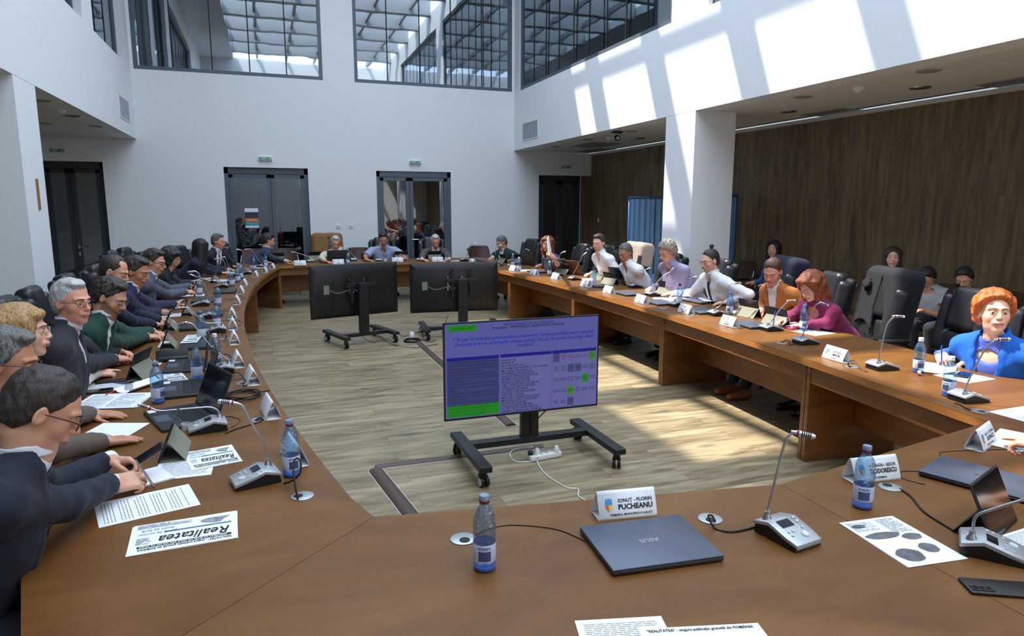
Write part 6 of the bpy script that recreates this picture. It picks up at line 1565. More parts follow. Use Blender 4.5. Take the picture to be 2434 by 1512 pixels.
def two_bone(S, Wt, l1, l2, hint):
    d = Wt - S; D = np.linalg.norm(d)
    mx = (l1 + l2) * .995
    if D > mx: k = D / mx; l1 *= k; l2 *= k; 
    n = d / D; a = (l1 * l1 - l2 * l2 + D * D) / (2 * D); h = math.sqrt(max(0, l1 * l1 - a * a))
    hp = hint - n * (hint @ n); hp /= np.linalg.norm(hp) + 1e-9
    return S + n * a + hp * h
def make_person(name_label, H, fyaw, head=(0, 0, 0), hair=('short', 'dark'), skin='mid', top='suit', cols=None, hands=None, res=.006, lean=None, scale=1.0, w=1.0, fat=0.0, glasses=None, eyes='down', beard=0, tie=None, group=None, legs=True, female=False, pelvis=None, hold=None, brow=(40, 32, 28), lips=None, sleeve='long', smile=0, seat_z=.46):
    """H head centre (world), fyaw: torso yaw (0 = facing +y), head=(yaw,pitch down,roll) degrees, hands = ((x,y,z),(dir xy),pose,palm-roll) for left, right"""
    H = np.array(H, float); f = V3(-math.sin(fyaw), math.cos(fyaw), 0); r = V3(math.cos(fyaw), math.sin(fyaw), 0); up = V3(0, 0, 1)
    hy, hp, hr = [math.radians(a) for a in head]
    RH = np.array((Matrix.Rotation(fyaw + hy, 3, 'Z') @ Matrix.Rotation(-hp, 3, 'X') @ Matrix.Rotation(hr, 3, 'Y')))
    sc = scale
    hbase = H + RH @ V3(0, -.02, -.075) * sc
    nk = hbase * .35 + (H + up * -.175 * sc - f * .045 * sc) * .65
    Sc = H + up * (-.224 * sc + .055 * max(0, math.sin(hp))) - f * (.060 + .085 * math.sin(max(hp, 0))) * sc
    if pelvis is not None: Pv = V3(pelvis[0], pelvis[1], seat_z + .13)
    else: Pv = Sc - f * (lean if lean is not None else .12); Pv[2] = seat_z + .13
    ax = Sc - Pv; AL = np.linalg.norm(ax); az = ax / AL
    ay = f - az * (f @ az); ay /= np.linalg.norm(ay); axx = np.cross(ay, az); RT = np.stack([axx, ay, az], 1)     # torso frame columns
    sw = (.185 if not female else .160) * w * sc
    SH = {1: Sc - axx * sw - up * .01, -1: Sc + axx * sw - up * .01}     # 1 = left
    l1, l2 = .285 * sc, .255 * sc
    arms = {}
    for s, hd in zip((1, -1), hands or (None, None)):
        if hd is None:
            Wt = Pv + f * .30 - s * r * .14 + up * .10; hdir = f; pose = 'relax'; roll = 0
        else:
            Wt0 = np.array(hd[0], float); hdir = np.array(hd[1], float); hdir = hdir / np.linalg.norm(hdir); pose = hd[2]; roll = hd[3] if len(hd) > 3 else 0
            Wt = Wt0 - hdir * .075 * sc
        hint = -up * .9 - s * r * .42 - f * .25
        if hd is not None and len(hd) > 4: hint = np.array(hd[4], float)
        E = two_bone(SH[s], Wt, l1, l2, hint)
        if hd is not None and TZ - .25 < E[2] < TZ + .07 and len(hd) <= 4: E[2] = TZ + .07
        arms[s] = (SH[s], E, Wt, hdir, pose, math.radians(roll))
    # ---- fields
    hd_c = H
    def head_f(p):
        q = ((p - H) @ RH) / sc
        e = [1.0]
        d = f_ell(q, V3(0, -.015, .035), (.074, .095, .083))
        d = smin(d, f_ell(q, V3(0, .022, -.022), (.062, .066, .088)), .03)
        jw = .045 if female else .050
        d = smin(d, f_ell(q, V3(0, .030, -.076), (jw, .048, .036)), .03)
        d = smin(d, f_ell(q, V3(0, .070, -.100), (.020, .018, .016)), .022)
        ax_ = np.abs(q[:, 0]); m = np.stack([ax_, q[:, 1], q[:, 2]], 1)
        d = smin(d, f_ell(m, V3(.036, .052, -.028), (.024, .026, .024)), .022)
        d = smin(d, f_cap(m, V3(.010, .088, .026), V3(.046, .070, .026), .0085, .007), .014)       # brow ridge
        d = smax(d, -f_ell(m, V3(.031, .101, .004), (.0165, .016, .012)), .012)                      # eye hollow
        d = smin(d, f_ell(m, V3(.031, .077, .003), (.0125, .0125, .0115)), .004)                     # lidded eye
        if eyes == 'open': d = smax(d, -f_ell(m, V3(.031, .094, .002), (.0118, .012, .0036)), .0015)
        d = smin(d, f_cap(q, V3(0, .085, .014), V3(0, .110 - .004 * female, -.026), .0085, .0115), .012)         # nose
        d = smin(d, f_ell(m, V3(.011, .098, -.031), (.0085, .010, .0075)), .007)
        d = smin(d, f_ell(q, V3(0, .086, -.056), (.030, .018, .016)), .014)                         # mouth mound
        d = smin(d, f_ell(m, V3(.008, .1005, -.0585), (.014, .006, .0042)), .004)
        d = smin(d, f_ell(q, V3(0, .0985, -.0685), (.017, .0065, .005)), .005)
        d = smax(d, -f_cap(q, V3(-.024, .098, -.0635 + .003 * smile), V3(.024, .098, -.0635 + .003 * smile), .0015, .0015), .003)
        ear = f_ell(m, V3(.078, -.006, -.004), (.0075, .019, .031), np.array(Matrix.Rotation(.35, 3, 'Z')))
        ear = smax(ear, -f_ell(m, V3(.087, -.003, .0), (.006, .011, .018)), .006)
        d = smin(d, ear, .008)
        return d * sc
    def neck_f(p): return f_cap(p, hbase, nk, (.056 if not female else .046) * sc, (.062 if not female else .050) * sc)
    bw = w * sc * (.9 if female else 1.0)
    def torso_f(p):
        q = (p - Pv) @ RT
        d = f_ell(q, V3(0, -.01, .02), (.180 * bw, .125 * bw + fat * .3, .16))
        d = smin(d, f_ell(q, V3(0, .01 + fat * .5, AL * .38), (.155 * bw + fat * .7, .115 * bw + fat, .19)), .08)
        d = smin(d, f_ell(q, V3(0, .012, AL * .70), (.172 * bw + fat * .3, .118 * bw + fat * .3, .17)), .08)
        if female: 
            for s in (-1, 1): d = smin(d, f_ell(q, V3(s * .075, .095, AL * .66), (.062, .055, .065)), .03)
        d = smin(d, f_cap(p, SH[1] - up * .012, SH[-1] - up * .012, .056 * sc, .056 * sc), .06)
        for s in (1, -1): d = smin(d, f_cap(p, nk - up * .012, SH[s] + up * .010, .050 * sc, .044 * sc), .035)
        return d
    def arm_f(p, s, ext=0.0):
        S_, E_, W_, hdir = arms[s][:4]
        k = sc * (.86 if female else 1.0)
        fd = (W_ - E_) / (np.linalg.norm(W_ - E_) + 1e-9)
        d = f_cap(p, S_, E_, .049 * k, .040 * k); g = f_cap(p, E_, W_ + fd * ext, .040 * k, .026 * k)
        return smin(d, g, .02)
    def hand_f(p, s):
        S_, E_, W_, hdir, pose, roll = arms[s]
        y_ = hdir; x_ = np.cross(y_, up) if abs(y_[2]) < .95 else r.copy(); x_ /= np.linalg.norm(x_); z_ = np.cross(x_, y_)
        c_, sn = math.cos(roll * s), math.sin(roll * s); x2 = x_ * c_ + z_ * sn; z2 = np.cross(x2, y_)
        R_ = np.stack([x2, y_, z2], 1); k = sc * (.88 if female else 1.0)
        q = ((p - W_) @ R_) / k; q = np.stack([q[:, 0] * s, q[:, 1], q[:, 2]], 1)      # thumb on local +x for a left hand, palm down
        cur, spread = dict(flat=(.10, 1.1), relax=(.34, 1.0), grip=(.85, .9), fist=(1.25, .8), pen=(.72, .7), point=(1.1, .9), cheek=(.22, .9))[pose]
        d = f_cap(q, V3(0, -.02, 0), V3(0, .02, 0), .026, .027)
        d = smin(d, f_box(q, V3(0, .052, 0), (.041, .044, .0145), .013), .018)
        for i, (bx, L_) in enumerate(((.031, .072), (.0105, .080), (-.0105, .075), (-.031, .058))):
            a = -bx * spread * 2.2 * .4; c = cur * (1.0 - .06 * i) if not (pose == 'point' and i == 0) else .08
            if pose == 'pen' and i > 1: c = 1.15
            P0 = V3(bx, .088 - abs(bx - .008) * .22, .002); ang = c * .55; seg = (.45, .30, .25); rr = (.0098, .0088, .0080, .0068); P = P0; dd = None
            for j in range(3):
                dr = V3(-math.sin(a) * -1 * 0 + bx * spread * 1.6 * (1 - j * .3), math.cos(ang), -math.sin(ang)); dr /= np.linalg.norm(dr)
                P2 = P + dr * L_ * seg[j]; e = f_cap(q, P, P2, rr[j], rr[j + 1]); dd = e if dd is None else smin(dd, e, .003); P = P2; ang += c
            d = smin(d, dd, .006)
        tc = .25 + cur * .35
        T0, T1 = V3(.026, .012, -.006), V3(.052 - .012 * cur, .046, -.012 - .012 * cur); T2 = T1 + V3(.012 - .020 * cur, .028, -.006 - .012 * cur); T3 = T2 + V3(.004 - .016 * cur, .022, -.004 - .006 * cur)
        d = smin(d, f_cap(q, T0, T1, .0155, .0115), .012); d = smin(d, f_cap(q, T1, T2, .0110, .0098), .004); d = smin(d, f_cap(q, T2, T3, .0098, .0078), .004)
        return d * k
    def culled(fn, c, R, p, base=None):
        dc = np.sqrt(((p - c) ** 2).sum(1)) - R; out = np.maximum(dc, .03) + .02; m = dc < .03
        if m.any(): out[m] = fn(p[m])
        return out
    HC = {s: arms[s][2] + arms[s][3] * .07 for s in (1, -1)}
    def body(p):
        d = culled(head_f, H, .17 * sc, p); d = smin(d, neck_f(p), .03)
        d = smin(d, torso_f(p) + .012, .03)
        for s in (1, -1):
            S_, E_, W_ = arms[s][:3]
            d = smin(d, arm_f(p, s), .015); d = smin(d, culled(lambda x: hand_f(x, s), HC[s], .14, p), .014)
        return d
    base_c = np.array(srgb(*SKIN[skin])[:3]); rose = np.array(srgb(*(lips or ((176, 92, 84) if not female else (168, 70, 72))))[:3]); bc = np.array(srgb(*brow)[:3])
    def tone(V):
        C = np.tile(base_c, (len(V), 1)) * (1 + .05 * nz(V, 60)[:, None])
        q = ((V - H) @ RH) / sc; m = np.abs(q[:, 0]); fr = q[:, 1] > .06
        def mixin(msk, c, a): C[msk] = C[msk] * (1 - a) + c * a
        ck = np.exp(-(((m - .040) / .022) ** 2 + ((q[:, 2] + .03) / .022) ** 2)) * fr; C[:] = C * (1 - .16 * ck[:, None] * np.array([0.2, 1, 1]))
        mixin(fr & (np.abs(q[:, 2] + .0635) < .0085 - .10 * (m ** 1.3)) & (m < .024), rose, .65)
        if eyes != 'open': mixin((q[:, 1] > .06) & (((m - .031) / .0135) ** 2 + ((q[:, 2] + .001) / .0022) ** 2 < 1), np.array(srgb(70, 46, 38)[:3]), .7)
        if res > .005: mixin((q[:, 1] > .05) & (np.abs(q[:, 2] - .027) < .004) & (m > .013) & (m < .048), bc, .8)
        mixin((q[:, 1] > .09) & (m > .005) & (m < .012) & (np.abs(q[:, 2] + .038) < .003), np.array(srgb(96, 50, 42)[:3]), .6)
        if beard:
            bm_ = (q[:, 2] < -.035 + .55 * np.maximum(.055 - q[:, 1], 0)) & (q[:, 2] > -.135) & (q[:, 1] > .0) & ~((np.abs(q[:, 2] + .0635) < .0085) & (m < .024)) & ~((q[:, 2] > -.050) & (m > .03) & (q[:, 1] > .06))
            mixin(bm_, bc * 1.3, beard)
            mixin((m < .026) & (np.abs(q[:, 2] + .050) < .005) & (q[:, 1] > .08), bc, min(1, beard * 1.3))
        return np.clip(C, 0, 1)
    pts = np.array([H + up * .16, H - up * .16, Pv, SH[1], SH[-1]] + [a for s in arms.values() for a in (s[1], s[2], s[2] + s[3] * .19)])
    lo, hi = pts.min(0) - .12, pts.max(0) + .12; lo[2] = max(lo[2], Pv[2] - .10)
    org = (Pv[0], Pv[1], 0)
    root = thing('person', name_label, 'person', org, 0, group)
    net_obj('body', body, lo, hi, res, M_SKIN, root, org, tone, it=1)
    MH = Matrix.Translation(Vector(H) - Vector(org)) @ Matrix(RH.tolist()).to_4x4() @ Matrix.Scale(sc, 4)
    if res <= .005:
        for s_ in (-1, 1):
            b = MB(); b.tube([(s_ * .012, .0985, .024), (s_ * .022, .0975, .0275), (s_ * .034, .0925, .0290), (s_ * .044, .084, .0265), (s_ * .050, .077, .0225)], [.0016, .0026, .0024, .0017, .0007], 6, MH); b.build('eyebrow', mat('brow_%d_%d_%d' % brow, brow, rough=.8), root, smooth=True)
    if eyes == 'open':
        for s_ in (-1, 1):
            Me = MH @ Matrix.Translation((s_ * .031, .0775, .002)) @ Matrix.Rotation(-math.pi / 2, 4, 'X')
            e_ = MB().lathe([(0, -.0116)] + [(.0116 * math.sin(a), -.0116 * math.cos(a)) for a in [k * math.pi / 10 for k in range(1, 10)]] + [(0, .0116)], 18, Me, cap=False).build('eyeball', mat('eye_white', (222, 218, 214), rough=.2), root, smooth=True)
            MB().lathe([(.0064, .0100), (.0056, .0106), (0, .0119)], 16, Me, cap=False).build('iris', mat('brown_iris', (46, 36, 28), rough=.15), e_, smooth=True)
    # ---- hair
    hs, hc = hair
    fade = {}
    hm = hair_mat('hair_' + hc, *HAIR[hc])
    hl = RH @ V3(0, 0, 0)
    def hair_f(p):
        q = ((p - H) @ RH) / sc; ax_ = np.abs(q[:, 0]); m = np.stack([ax_, q[:, 1], q[:, 2]], 1)
        th = dict(short=.010, receding=.005, spiky=.016, side=.016, grey=.014, curly=.026, puff=.034, bun=.007, bob=.018, long=.016, pixie=.018, wavy=.022, boy=.018)[hs]
        ths = th * (.45 if hs in ('short', 'receding', 'spiky', 'side', 'grey', 'bun') else 1.0)
        cap = f_ell(q, V3(0, -.017, .037), (.0765 + ths, .0975 + th * .75, .085 + th))
        back = f_ell(q, V3(0, -.045, -.02), (.068 + ths * .7, .060 + th * .6, .075))
        d = smin(cap, back, .03)
        hl_z = dict(receding=.096, short=.084, spiky=.078, side=.080, grey=.082, bun=.090, boy=.052, curly=.064, puff=.066, pixie=.055)[hs] if hs in ('receding', 'short', 'spiky', 'side', 'grey', 'bun', 'boy', 'curly', 'puff', 'pixie') else .070
        if hs in ('short', 'receding', 'spiky', 'side', 'grey', 'bun', 'boy'): d = d + .013 * np.clip((q[:, 1] - .02) / .05, 0, 1) * np.clip((.13 - q[:, 2]) / .05, 0, 1) * (th / .012)
        face = smin(f_ell(m, V3(0, .115, -.035), (.066, .082, .055 + hl_z)), f_ell(m, V3(.03, .075, -.05), (.050, .060, .088)), .02) + .0035 * nz(q, 210, 5)
        if hs in ('short', 'receding', 'spiky', 'side', 'grey', 'bun', 'boy', 'curly', 'puff'):
            cut = np.maximum(-(q[:, 2] + .055 - .10 * np.maximum(q[:, 1], 0) * 0), -(q[:, 2] - (-.055 + .9 * np.maximum(q[:, 1] + .055, 0))))
            low = -(q[:, 2] + .070 - 1.35 * np.maximum(q[:, 1] + .045, 0))     # hair line rises toward the ears
            d = smax(d, low, .012)
        d = smax(d, -face, .014)
        if hs == 'receding':
            d = smax(d, -f_ell(m, V3(.035, .07, .095), (.035, .045, .03)), .01)
        amp, fr = dict(short=(.0028, 130), receding=(.001, 150), spiky=(.0055, 120), side=(.0038, 90), grey=(.0038, 90), curly=(.0085, 105), puff=(.008, 85), bun=(.001, 120), bob=(.003, 60), long=(.003, 50), pixie=(.0045, 80), wavy=(.0075, 60), boy=(.004, 80))[hs]
        if hs in ('spiky', 'side', 'boy', 'grey'): d = smin(d, f_ell(q, V3(.008, .030, .108), (.052, .050, .018)), .025)
        if hs == 'bun': d = smin(d, f_ell(q, V3(0, -.055, .150), (.026, .026, .024)), .010)
        if hs in ('bob', 'long', 'wavy', 'pixie'):
            Lz = dict(bob=-.115, long=-.27, wavy=-.165, pixie=-.065)[hs]
            side = f_box(m, V3(.068, -.016, Lz / 2 + .03), (.027 + .006 * (hs == 'wavy'), .074, abs(Lz) / 2 + .05), .026)
            bk_ = f_box(q, V3(0, -.075, Lz / 2 + .03), (.080, .036, abs(Lz) / 2 + .05), .034)
            d = smin(d, smin(side, bk_, .03), .03); 
            d = smax(d, -f_ell(m, V3(0, .105, -.04), (.068, .078, .118)), .012)
            neck_cut = f_cap(q, V3(0, -.005, -.04), V3(0, -.01, -.30), .050, .050); d = smax(d, -neck_cut, .01)
            if hs in ('bob', 'pixie', 'wavy'): d = smin(d, smax(f_ell(q, V3(.02, .060, .082), (.062, .038, .030)), -f_ell(q, V3(0, .115, .02), (.05, .04, .05)), .01), .012)
        st = np.stack([q[:, 0], q[:, 1], q[:, 2] * (.45 if hs in ('long', 'bob') else 1)], 1)
        return (d + amp * nz(st, fr, 1.3)) * sc
    R_ = RH @ V3(0, 0, 0)
    ext = .34 if hs == 'long' else (.26 if hs in ('wavy', 'bob') else .17)
    net_obj('hair', lambda p: hair_f(p), H - ext * sc if hs in ('long', 'wavy', 'bob') else H - .15 * sc, H + .20 * sc, max(res * .95, .0042), hm, root, org, it=1)
    # ---- clothes
    cols = cols or {}
    cres = max(res * 1.7, .0085)
    def trunk(p, t_, s_ext, noise=.0, seed=0.0, cutw=None, arm_t=None, short=False, carve=None, extra=None):
        d = torso_f(p) - t_
        if extra is not None: d = extra(p, d)
        if carve is not None: d = smax(d, -carve((p - Pv) @ RT), .004)
        for s in (1, -1):
            S_, E_, W_ = arms[s][:3]; fd = (W_ - E_) / (np.linalg.norm(W_ - E_) + 1e-9)
            if short:
                ud = (E_ - S_) / np.linalg.norm(E_ - S_); a = f_cap(p, S_, E_, .058 * sc, .056 * sc) - t_ - .004
                a = np.maximum(a, (p - (S_ + (E_ - S_) * short)) @ ud)
            else:
                a = arm_f(p, s, .03) - (arm_t if arm_t is not None else t_)
                a = smin(a, f_ell(p, E_, (.044 * sc,) * 3) - (arm_t if arm_t is not None else t_) * .5, .02)
                a = np.maximum(a, (p - (W_ + fd * s_ext)) @ fd)
            d = smin(d, a, .02)
        if noise:
            wv = nz(p, 38, seed) + .8 * nz(p, 70, seed + 2); d = d + noise * wv
        d = smax(d, -f_cap(p, nk - (nk - hbase) * .1, hbase + (hbase - nk), .060 * sc, .075 * sc), .006)
        return np.maximum(d, -(p[:, 2] - (Pv[2] - .16)))
    def hw(z, z0, wd): return np.clip((z - z0) / (AL * 1.02 - z0), 0, 1) * wd
    cth = .0034 if res <= .005 else .0052
    def collar(p, rad=.066, hgt=.019, dz=.0):
        a = (hbase - nk); a = a / np.linalg.norm(a); c = nk + a * (.030 + dz) * sc; q = p - c; h = q @ a; qr = q - h[:, None] * a; rr = np.sqrt((qr ** 2).sum(1)); ang = qr @ ay; lat = qr @ axx
        rg = rad * sc * (1 - h * 1.2); d = smax(np.abs(rr - rg) - cth, np.abs(h + .25 * np.maximum(ang, 0) * 1.0) - hgt, .003)
        gap = np.maximum(np.abs(lat) - (.004 + .35 * np.maximum(h + .02, 0)), -ang); return np.maximum(d, -gap)
    shirt_m = cloth('shirt_%d_%d_%d' % tuple(cols.get('shirt', (225, 226, 230))), cols.get('shirt', (225, 226, 230)), vary=cols.get('svary'))
    clo, chi = lo - .02, hi + .02; chi = np.array([chi[0], chi[1], max(SH[1][2], SH[-1][2], arms[1][1][2], arms[-1][1][2], arms[1][2][2], arms[-1][2][2]) + .14])
    tg = lambda p: smin(torso_f(p), neck_f(p), .03)
    sn = random.Random(hash_(name_label)).uniform(0, 20)
    if top == 'suit':
        def shirt(p):
            return trunk(p, .003, .030, 0, arm_t=.008, carve=(lambda q: f_ell(q, V3(0, .07, AL + .02), (.078, .13, .085 + cols['scoop']))) if cols.get('scoop') is not None else None)
        net_obj('shirt', shirt, clo, chi, cres * .9, shirt_m, root, org)
        if cols.get('scoop') is None: net_obj('collar', collar, nk - .14, nk + .16, .004 if res <= .005 else .006, shirt_m, root, org)
        jm = cloth('jacket_%d_%d_%d' % tuple(cols['jacket']), cols['jacket'])
        def jacket(p):
            z0 = AL * .28
            def ext(p, d):
                q = (p - Pv) @ RT; v = np.abs(q[:, 0]) - hw(q[:, 2], z0, .072)
                lap = np.where((q[:, 1] > 0) & (q[:, 2] > z0), np.maximum(d - .006, v - .045 - .01 * np.sin(q[:, 2] * 10)), 1.0)
                colr = collar(p, .078, .016, -.012) - .002; colr = np.where(((p - nk) @ ay) > .045, 1.0, colr)
                return smin(np.minimum(d, lap), colr, .010)
            def cv(q): return np.maximum(np.maximum(np.abs(q[:, 0]) - hw(q[:, 2], z0, .072), -q[:, 1]), -(q[:, 2] - z0 * .5))
            return trunk(p, .015, -.016, .0030, sn, arm_t=.015, carve=cv, extra=ext)
        net_obj('jacket', jacket, clo, chi, cres, jm, root, org)
        if tie:
            def tf(p):
                q = (p - Pv) @ RT; wd = .018 + .012 * np.clip((AL * .9 - q[:, 2]) / (AL * .6), 0, 1)
                d = np.maximum(tg(p) - .012, np.abs(q[:, 0]) - wd); d = np.maximum(d, -(tg(p) - .001)); d = np.maximum(d, -q[:, 1]); return np.maximum(np.maximum(d, q[:, 2] - AL - .035), -(q[:, 2] - AL * .25))
            net_obj('tie', tf, clo, chi, .006, cloth('tie_%d_%d_%d' % tie, tie), root, org)
    else:
        short = cols.get('short', 0)
        def garment(p):
            def cv(q):
                if top == 'shirt': return np.maximum(np.maximum(np.abs(q[:, 0]) - hw(q[:, 2], AL * (.84 if not tie else .97), .034), -q[:, 1]), -(q[:, 2] - AL * .80))
                return f_ell(q, V3(0, .07, AL + .02), (.078, .13, .085 + cols.get('scoop', .02)))
            def ext(p, d):
                if top != 'shirt': return d
                q = (p - Pv) @ RT; return np.minimum(d, np.where(q[:, 1] > 0, np.maximum(np.maximum(d - .0035, np.abs(q[:, 0]) - .013), q[:, 2] - AL * .84), 1.0))
            return trunk(p, .010, .002, .0038, sn, arm_t=.012, short=short, carve=cv, extra=ext)
        net_obj(cols.get('part', 'shirt' if top == 'shirt' else 'blouse'), garment, clo, chi, cres, cloth('top_%d_%d_%d' % tuple(cols.get('shirt')), cols.get('shirt'), vary=cols.get('svary')), root, org)
        if top == 'shirt': net_obj('collar', lambda p: collar(p, .068, .019, -.004), nk - .14, nk + .16, .004 if res <= .005 else .006, cloth('top_%d_%d_%d' % tuple(cols.get('shirt')), cols.get('shirt')), root, org)
        if tie:
            def tf(p):
                q = (p - Pv) @ RT; wd = .017 + .014 * np.clip((AL * .9 - q[:, 2]) / (AL * .6), 0, 1)
                d = np.maximum(tg(p) - .021, np.abs(q[:, 0]) - wd); d = np.maximum(d, -(tg(p) - .008)); d = np.maximum(d, -q[:, 1]); return np.maximum(np.maximum(d, q[:, 2] - AL - .035), -(q[:, 2] - AL * .18))
            net_obj('tie', tf, clo, chi, .006, cloth('tie_%d_%d_%d' % tie, tie), root, org)
        if cols.get('over'):     # open jacket / waistcoat handled as suit elsewhere
            pass
    # ---- legs
    if legs:
        knee = {s: Pv + f * .42 * sc - s * r * .10 - up * .06 for s in (1, -1)}; foot = {}
        for s in (1, -1): kz = knee[s].copy(); ft = kz + f * cols.get('foot', -.02); ft[2] = .09; foot[s] = ft
        def trousers(p):
            d = f_ell(p, Pv - up * .01, (.175, .165, .125))
            for s in (1, -1):
                hip = Pv - s * r * .085 - up * .02; d = smin(d, f_cap(p, hip, knee[s], .088, .062), .05)
                e = f_cap(p, knee[s], foot[s], .062, .048); e = np.maximum(e, -(p[:, 2] - .10)); d = smin(d, e, .02)
            return d + .002 * nz(p, 30, sn)
        ks = np.array([Pv, knee[1], knee[-1], foot[1], foot[-1]]); net_obj('trousers', trousers, ks.min(0) - .2, ks.max(0) + .2, .016, cloth('trousers_%d_%d_%d' % tuple(cols.get('legs', (28, 30, 38))), cols.get('legs', (28, 30, 38))), root, org)
        for s in (1, -1):
            sh = lambda p: np.maximum(f_cap(p, foot[s] - V3(0, 0, .045) - f * .05, foot[s] - V3(0, 0, .058) + f * .14, .045, .036), -(p[:, 2] - .004))
            c = foot[s] + f * .05; net_obj('shoe', sh, c - V3(.2, .2, .1), c + V3(.2, .2, .08), .011, mat('shoe_%d_%d_%d' % tuple(cols.get('shoe', (24, 22, 22))), cols.get('shoe', (24, 22, 22)), rough=.35), root, org)
    if glasses:
        b = MB(); rr = glasses[1] if len(glasses) > 1 else .0014
        for s in (-1, 1):
            cx_ = s * .032; P = [(cx_ + .025 * math.cos(a), .106 - .30 * abs(cx_ + .025 * math.cos(a)) ** 1.3, .000 + .0165 * math.sin(a)) for a in [i * 2 * math.pi / 20 for i in range(21)]]
            b.tube(P, rr, 6); b.tube([(s * .056, .096, .008), (s * .074, .07, .012), (s * .079, .0, .006), (s * .078, -.02, -.012)], rr * 1.1, 6)
        b.tube([(-.010, .107, .006), (0, .110, .008), (.010, .107, .006)], rr, 6)
        b.v = [tuple(MH @ Vector(v)) for v in b.v]; b.build('glasses', mat('glasses_frame_%d_%d_%d' % glasses[0], glasses[0], rough=.3, metal=.3), root, smooth=True)
    return root, dict(H=H, Pv=Pv, f=f, r=r, arms=arms, Sc=Sc)
def hash_(s): return sum((i + 1) * ord(c) for i, c in enumerate(s)) % 9973
# ================================================================= THE PEOPLE
def depth_of(p):
    best = None
    for I, NV in TABLE_OUT:
        for k in range(len(I) - 1):
            a, b = I[k], I[k + 1]; d = b - a; v = Vector((p[0], p[1])) - a; t = max(0, min(1, v.dot(d) / d.length_squared)); q = a + d * t; ds = (q - Vector((p[0], p[1]))).length
            if best is None or ds < best[0]: best = (ds, v.dot(nrm2(a, b)))
    return best[1]
def fy_of(v): return math.atan2(-v[0], v[1])
INFO = {}
CHAIRS = []
def seat(key, label, hp, loc, head, hands, turn=0.0, chair='black leather office chair', chair_turn=0.0, at_table=True, push=.17, chair_label=None, **kw):
    H = (atZ if loc[0] == 'z' else atY if loc[0] == 'y' else atX)(hp[0], hp[1], loc[1])
    if at_table: n = out_dir(H); f0 = Vector((-n.x, -n.y, 0))
    else: f0 = Vector((-1, 0, 0))
    fy = fy_of(f0) + math.radians(turn); f = Vector((-math.sin(fy), math.cos(fy), 0)); r = Vector((math.cos(fy), math.sin(fy), 0))
    hs = []
    for s, h in zip((1, -1), hands or (None, None)):
        if h is None: hs.append(None); continue
        if len(h) > 6 and h[6] is not None: pos = Vector(h[6])
        else: pos = T(h[0], h[1], TZ + h[2])
        a = math.radians(h[5]) if len(h) > 5 and h[5] is not None else math.radians(25)
        if isinstance(a, float): dv = f * math.cos(a) + r * (s * math.sin(a))
        dv = Vector((dv.x, dv.y, (h[7] if len(h) > 7 else -.12)))
        e = [tuple(pos), tuple(dv), h[3], h[4]]
        if len(h) > 8: e.append(h[8])
        hs.append(tuple(e))
    if at_table:
        dep = depth_of(H); back = min(.38, max(.10, TW + push - dep + .05))
        Pv = Vector((H.x, H.y, 0)) - f * back
    else: Pv = Vector((H.x, H.y, 0)) - f * kw.pop('back', .10)
    dist = math.hypot(H.x, H.y)
    kw.setdefault('scale', 1.05 if H.y > 12 else .95 if H.x < 0 else .98)
    res = kw.pop('res', .0034 if dist < 4.2 else .0045 if dist < 7.5 else .0062)
    root, inf = make_person(label, tuple(H), fy, head=head, hands=tuple(hs) if hands else None, pelvis=(Pv.x, Pv.y), res=res, **kw)
    inf['f'] = f; inf['fy'] = fy; inf['rv'] = r; INFO[key] = inf
    if chair:
        cp = Pv - f * .0; CHAIRS.append((key, chair, cp.x, cp.y, fy + math.radians(chair_turn), chair_label))
    return root
DK = (26, 30, 40)
# hands: (px, py, height above table, pose, roll, inward angle)  left hand, right hand
seat('navy', 'man in a dark navy suit with glasses, nearest on the left, writing in a notepad', (103, 974), ('z', 1.195), (4, 34, 0), ((305, 1098, .07, 'grip', 35, 20), (315, 1142, .05, 'pen', 30, 22)), hair=('short', 'dark'), skin='mid', cols=dict(jacket=(20, 26, 42), shirt=(214, 218, 226)), tie=(24, 30, 56), glasses=((70, 44, 40), .0019), w=1.08, chair='a', scale=.97)
seat('greybrown', 'man with glasses in a grey-brown suit with both hands flat on the table', (14, 862), ('z', 1.235), (-8, 14, 0), ((255, 985, .022, 'flat', 0, 12), (288, 1046, .022, 'flat', 0, 10)), hair=('side', 'salt'), skin='tan', cols=dict(jacket=(92, 80, 70), shirt=(150, 178, 222)), glasses=((60, 50, 44), .0015), w=1.1)
seat('blonde', 'woman with a straight blonde bob, glasses and a cream blouse', (52, 788), ('z', 1.235), (-4, 2, 0), (None, (262, 886, .03, 'point', 20, 10)), hair=('bob', 'blonde'), skin='fair', top='blouse', female=True, cols=dict(shirt=(226, 220, 200), scoop=-.02), glasses=((190, 180, 172), .0011), eyes='open')
seat('white', 'white-haired man with thin-rimmed glasses looking at the viewer, charcoal jacket', (172, 718), ('z', 1.275), (-42, 4, 0), ((300, 838, .05, 'grip', 20, 35), (296, 852, .045, 'grip', 10, 35)), hair=('grey', 'white'), skin='rosy', cols=dict(jacket=(38, 40, 48), shirt=(206, 190, 208)), glasses=((50, 38, 36), .0013), eyes='open', w=1.12, fat=.02)
seat('green', 'bearded man with glasses in a dark green jacket looking down, on the left', (262, 706), ('z', 1.215), (-14, 30, 0), ((378, 792, .04, 'fist', 10, 30), (368, 800, .04, 'grip', 10, 28)), hair=('spiky', 'dark'), skin='mid', beard=.55, cols=dict(jacket=(14, 58, 46), shirt=(216, 220, 224)), glasses=((150, 140, 132), .0010), turn=-8)
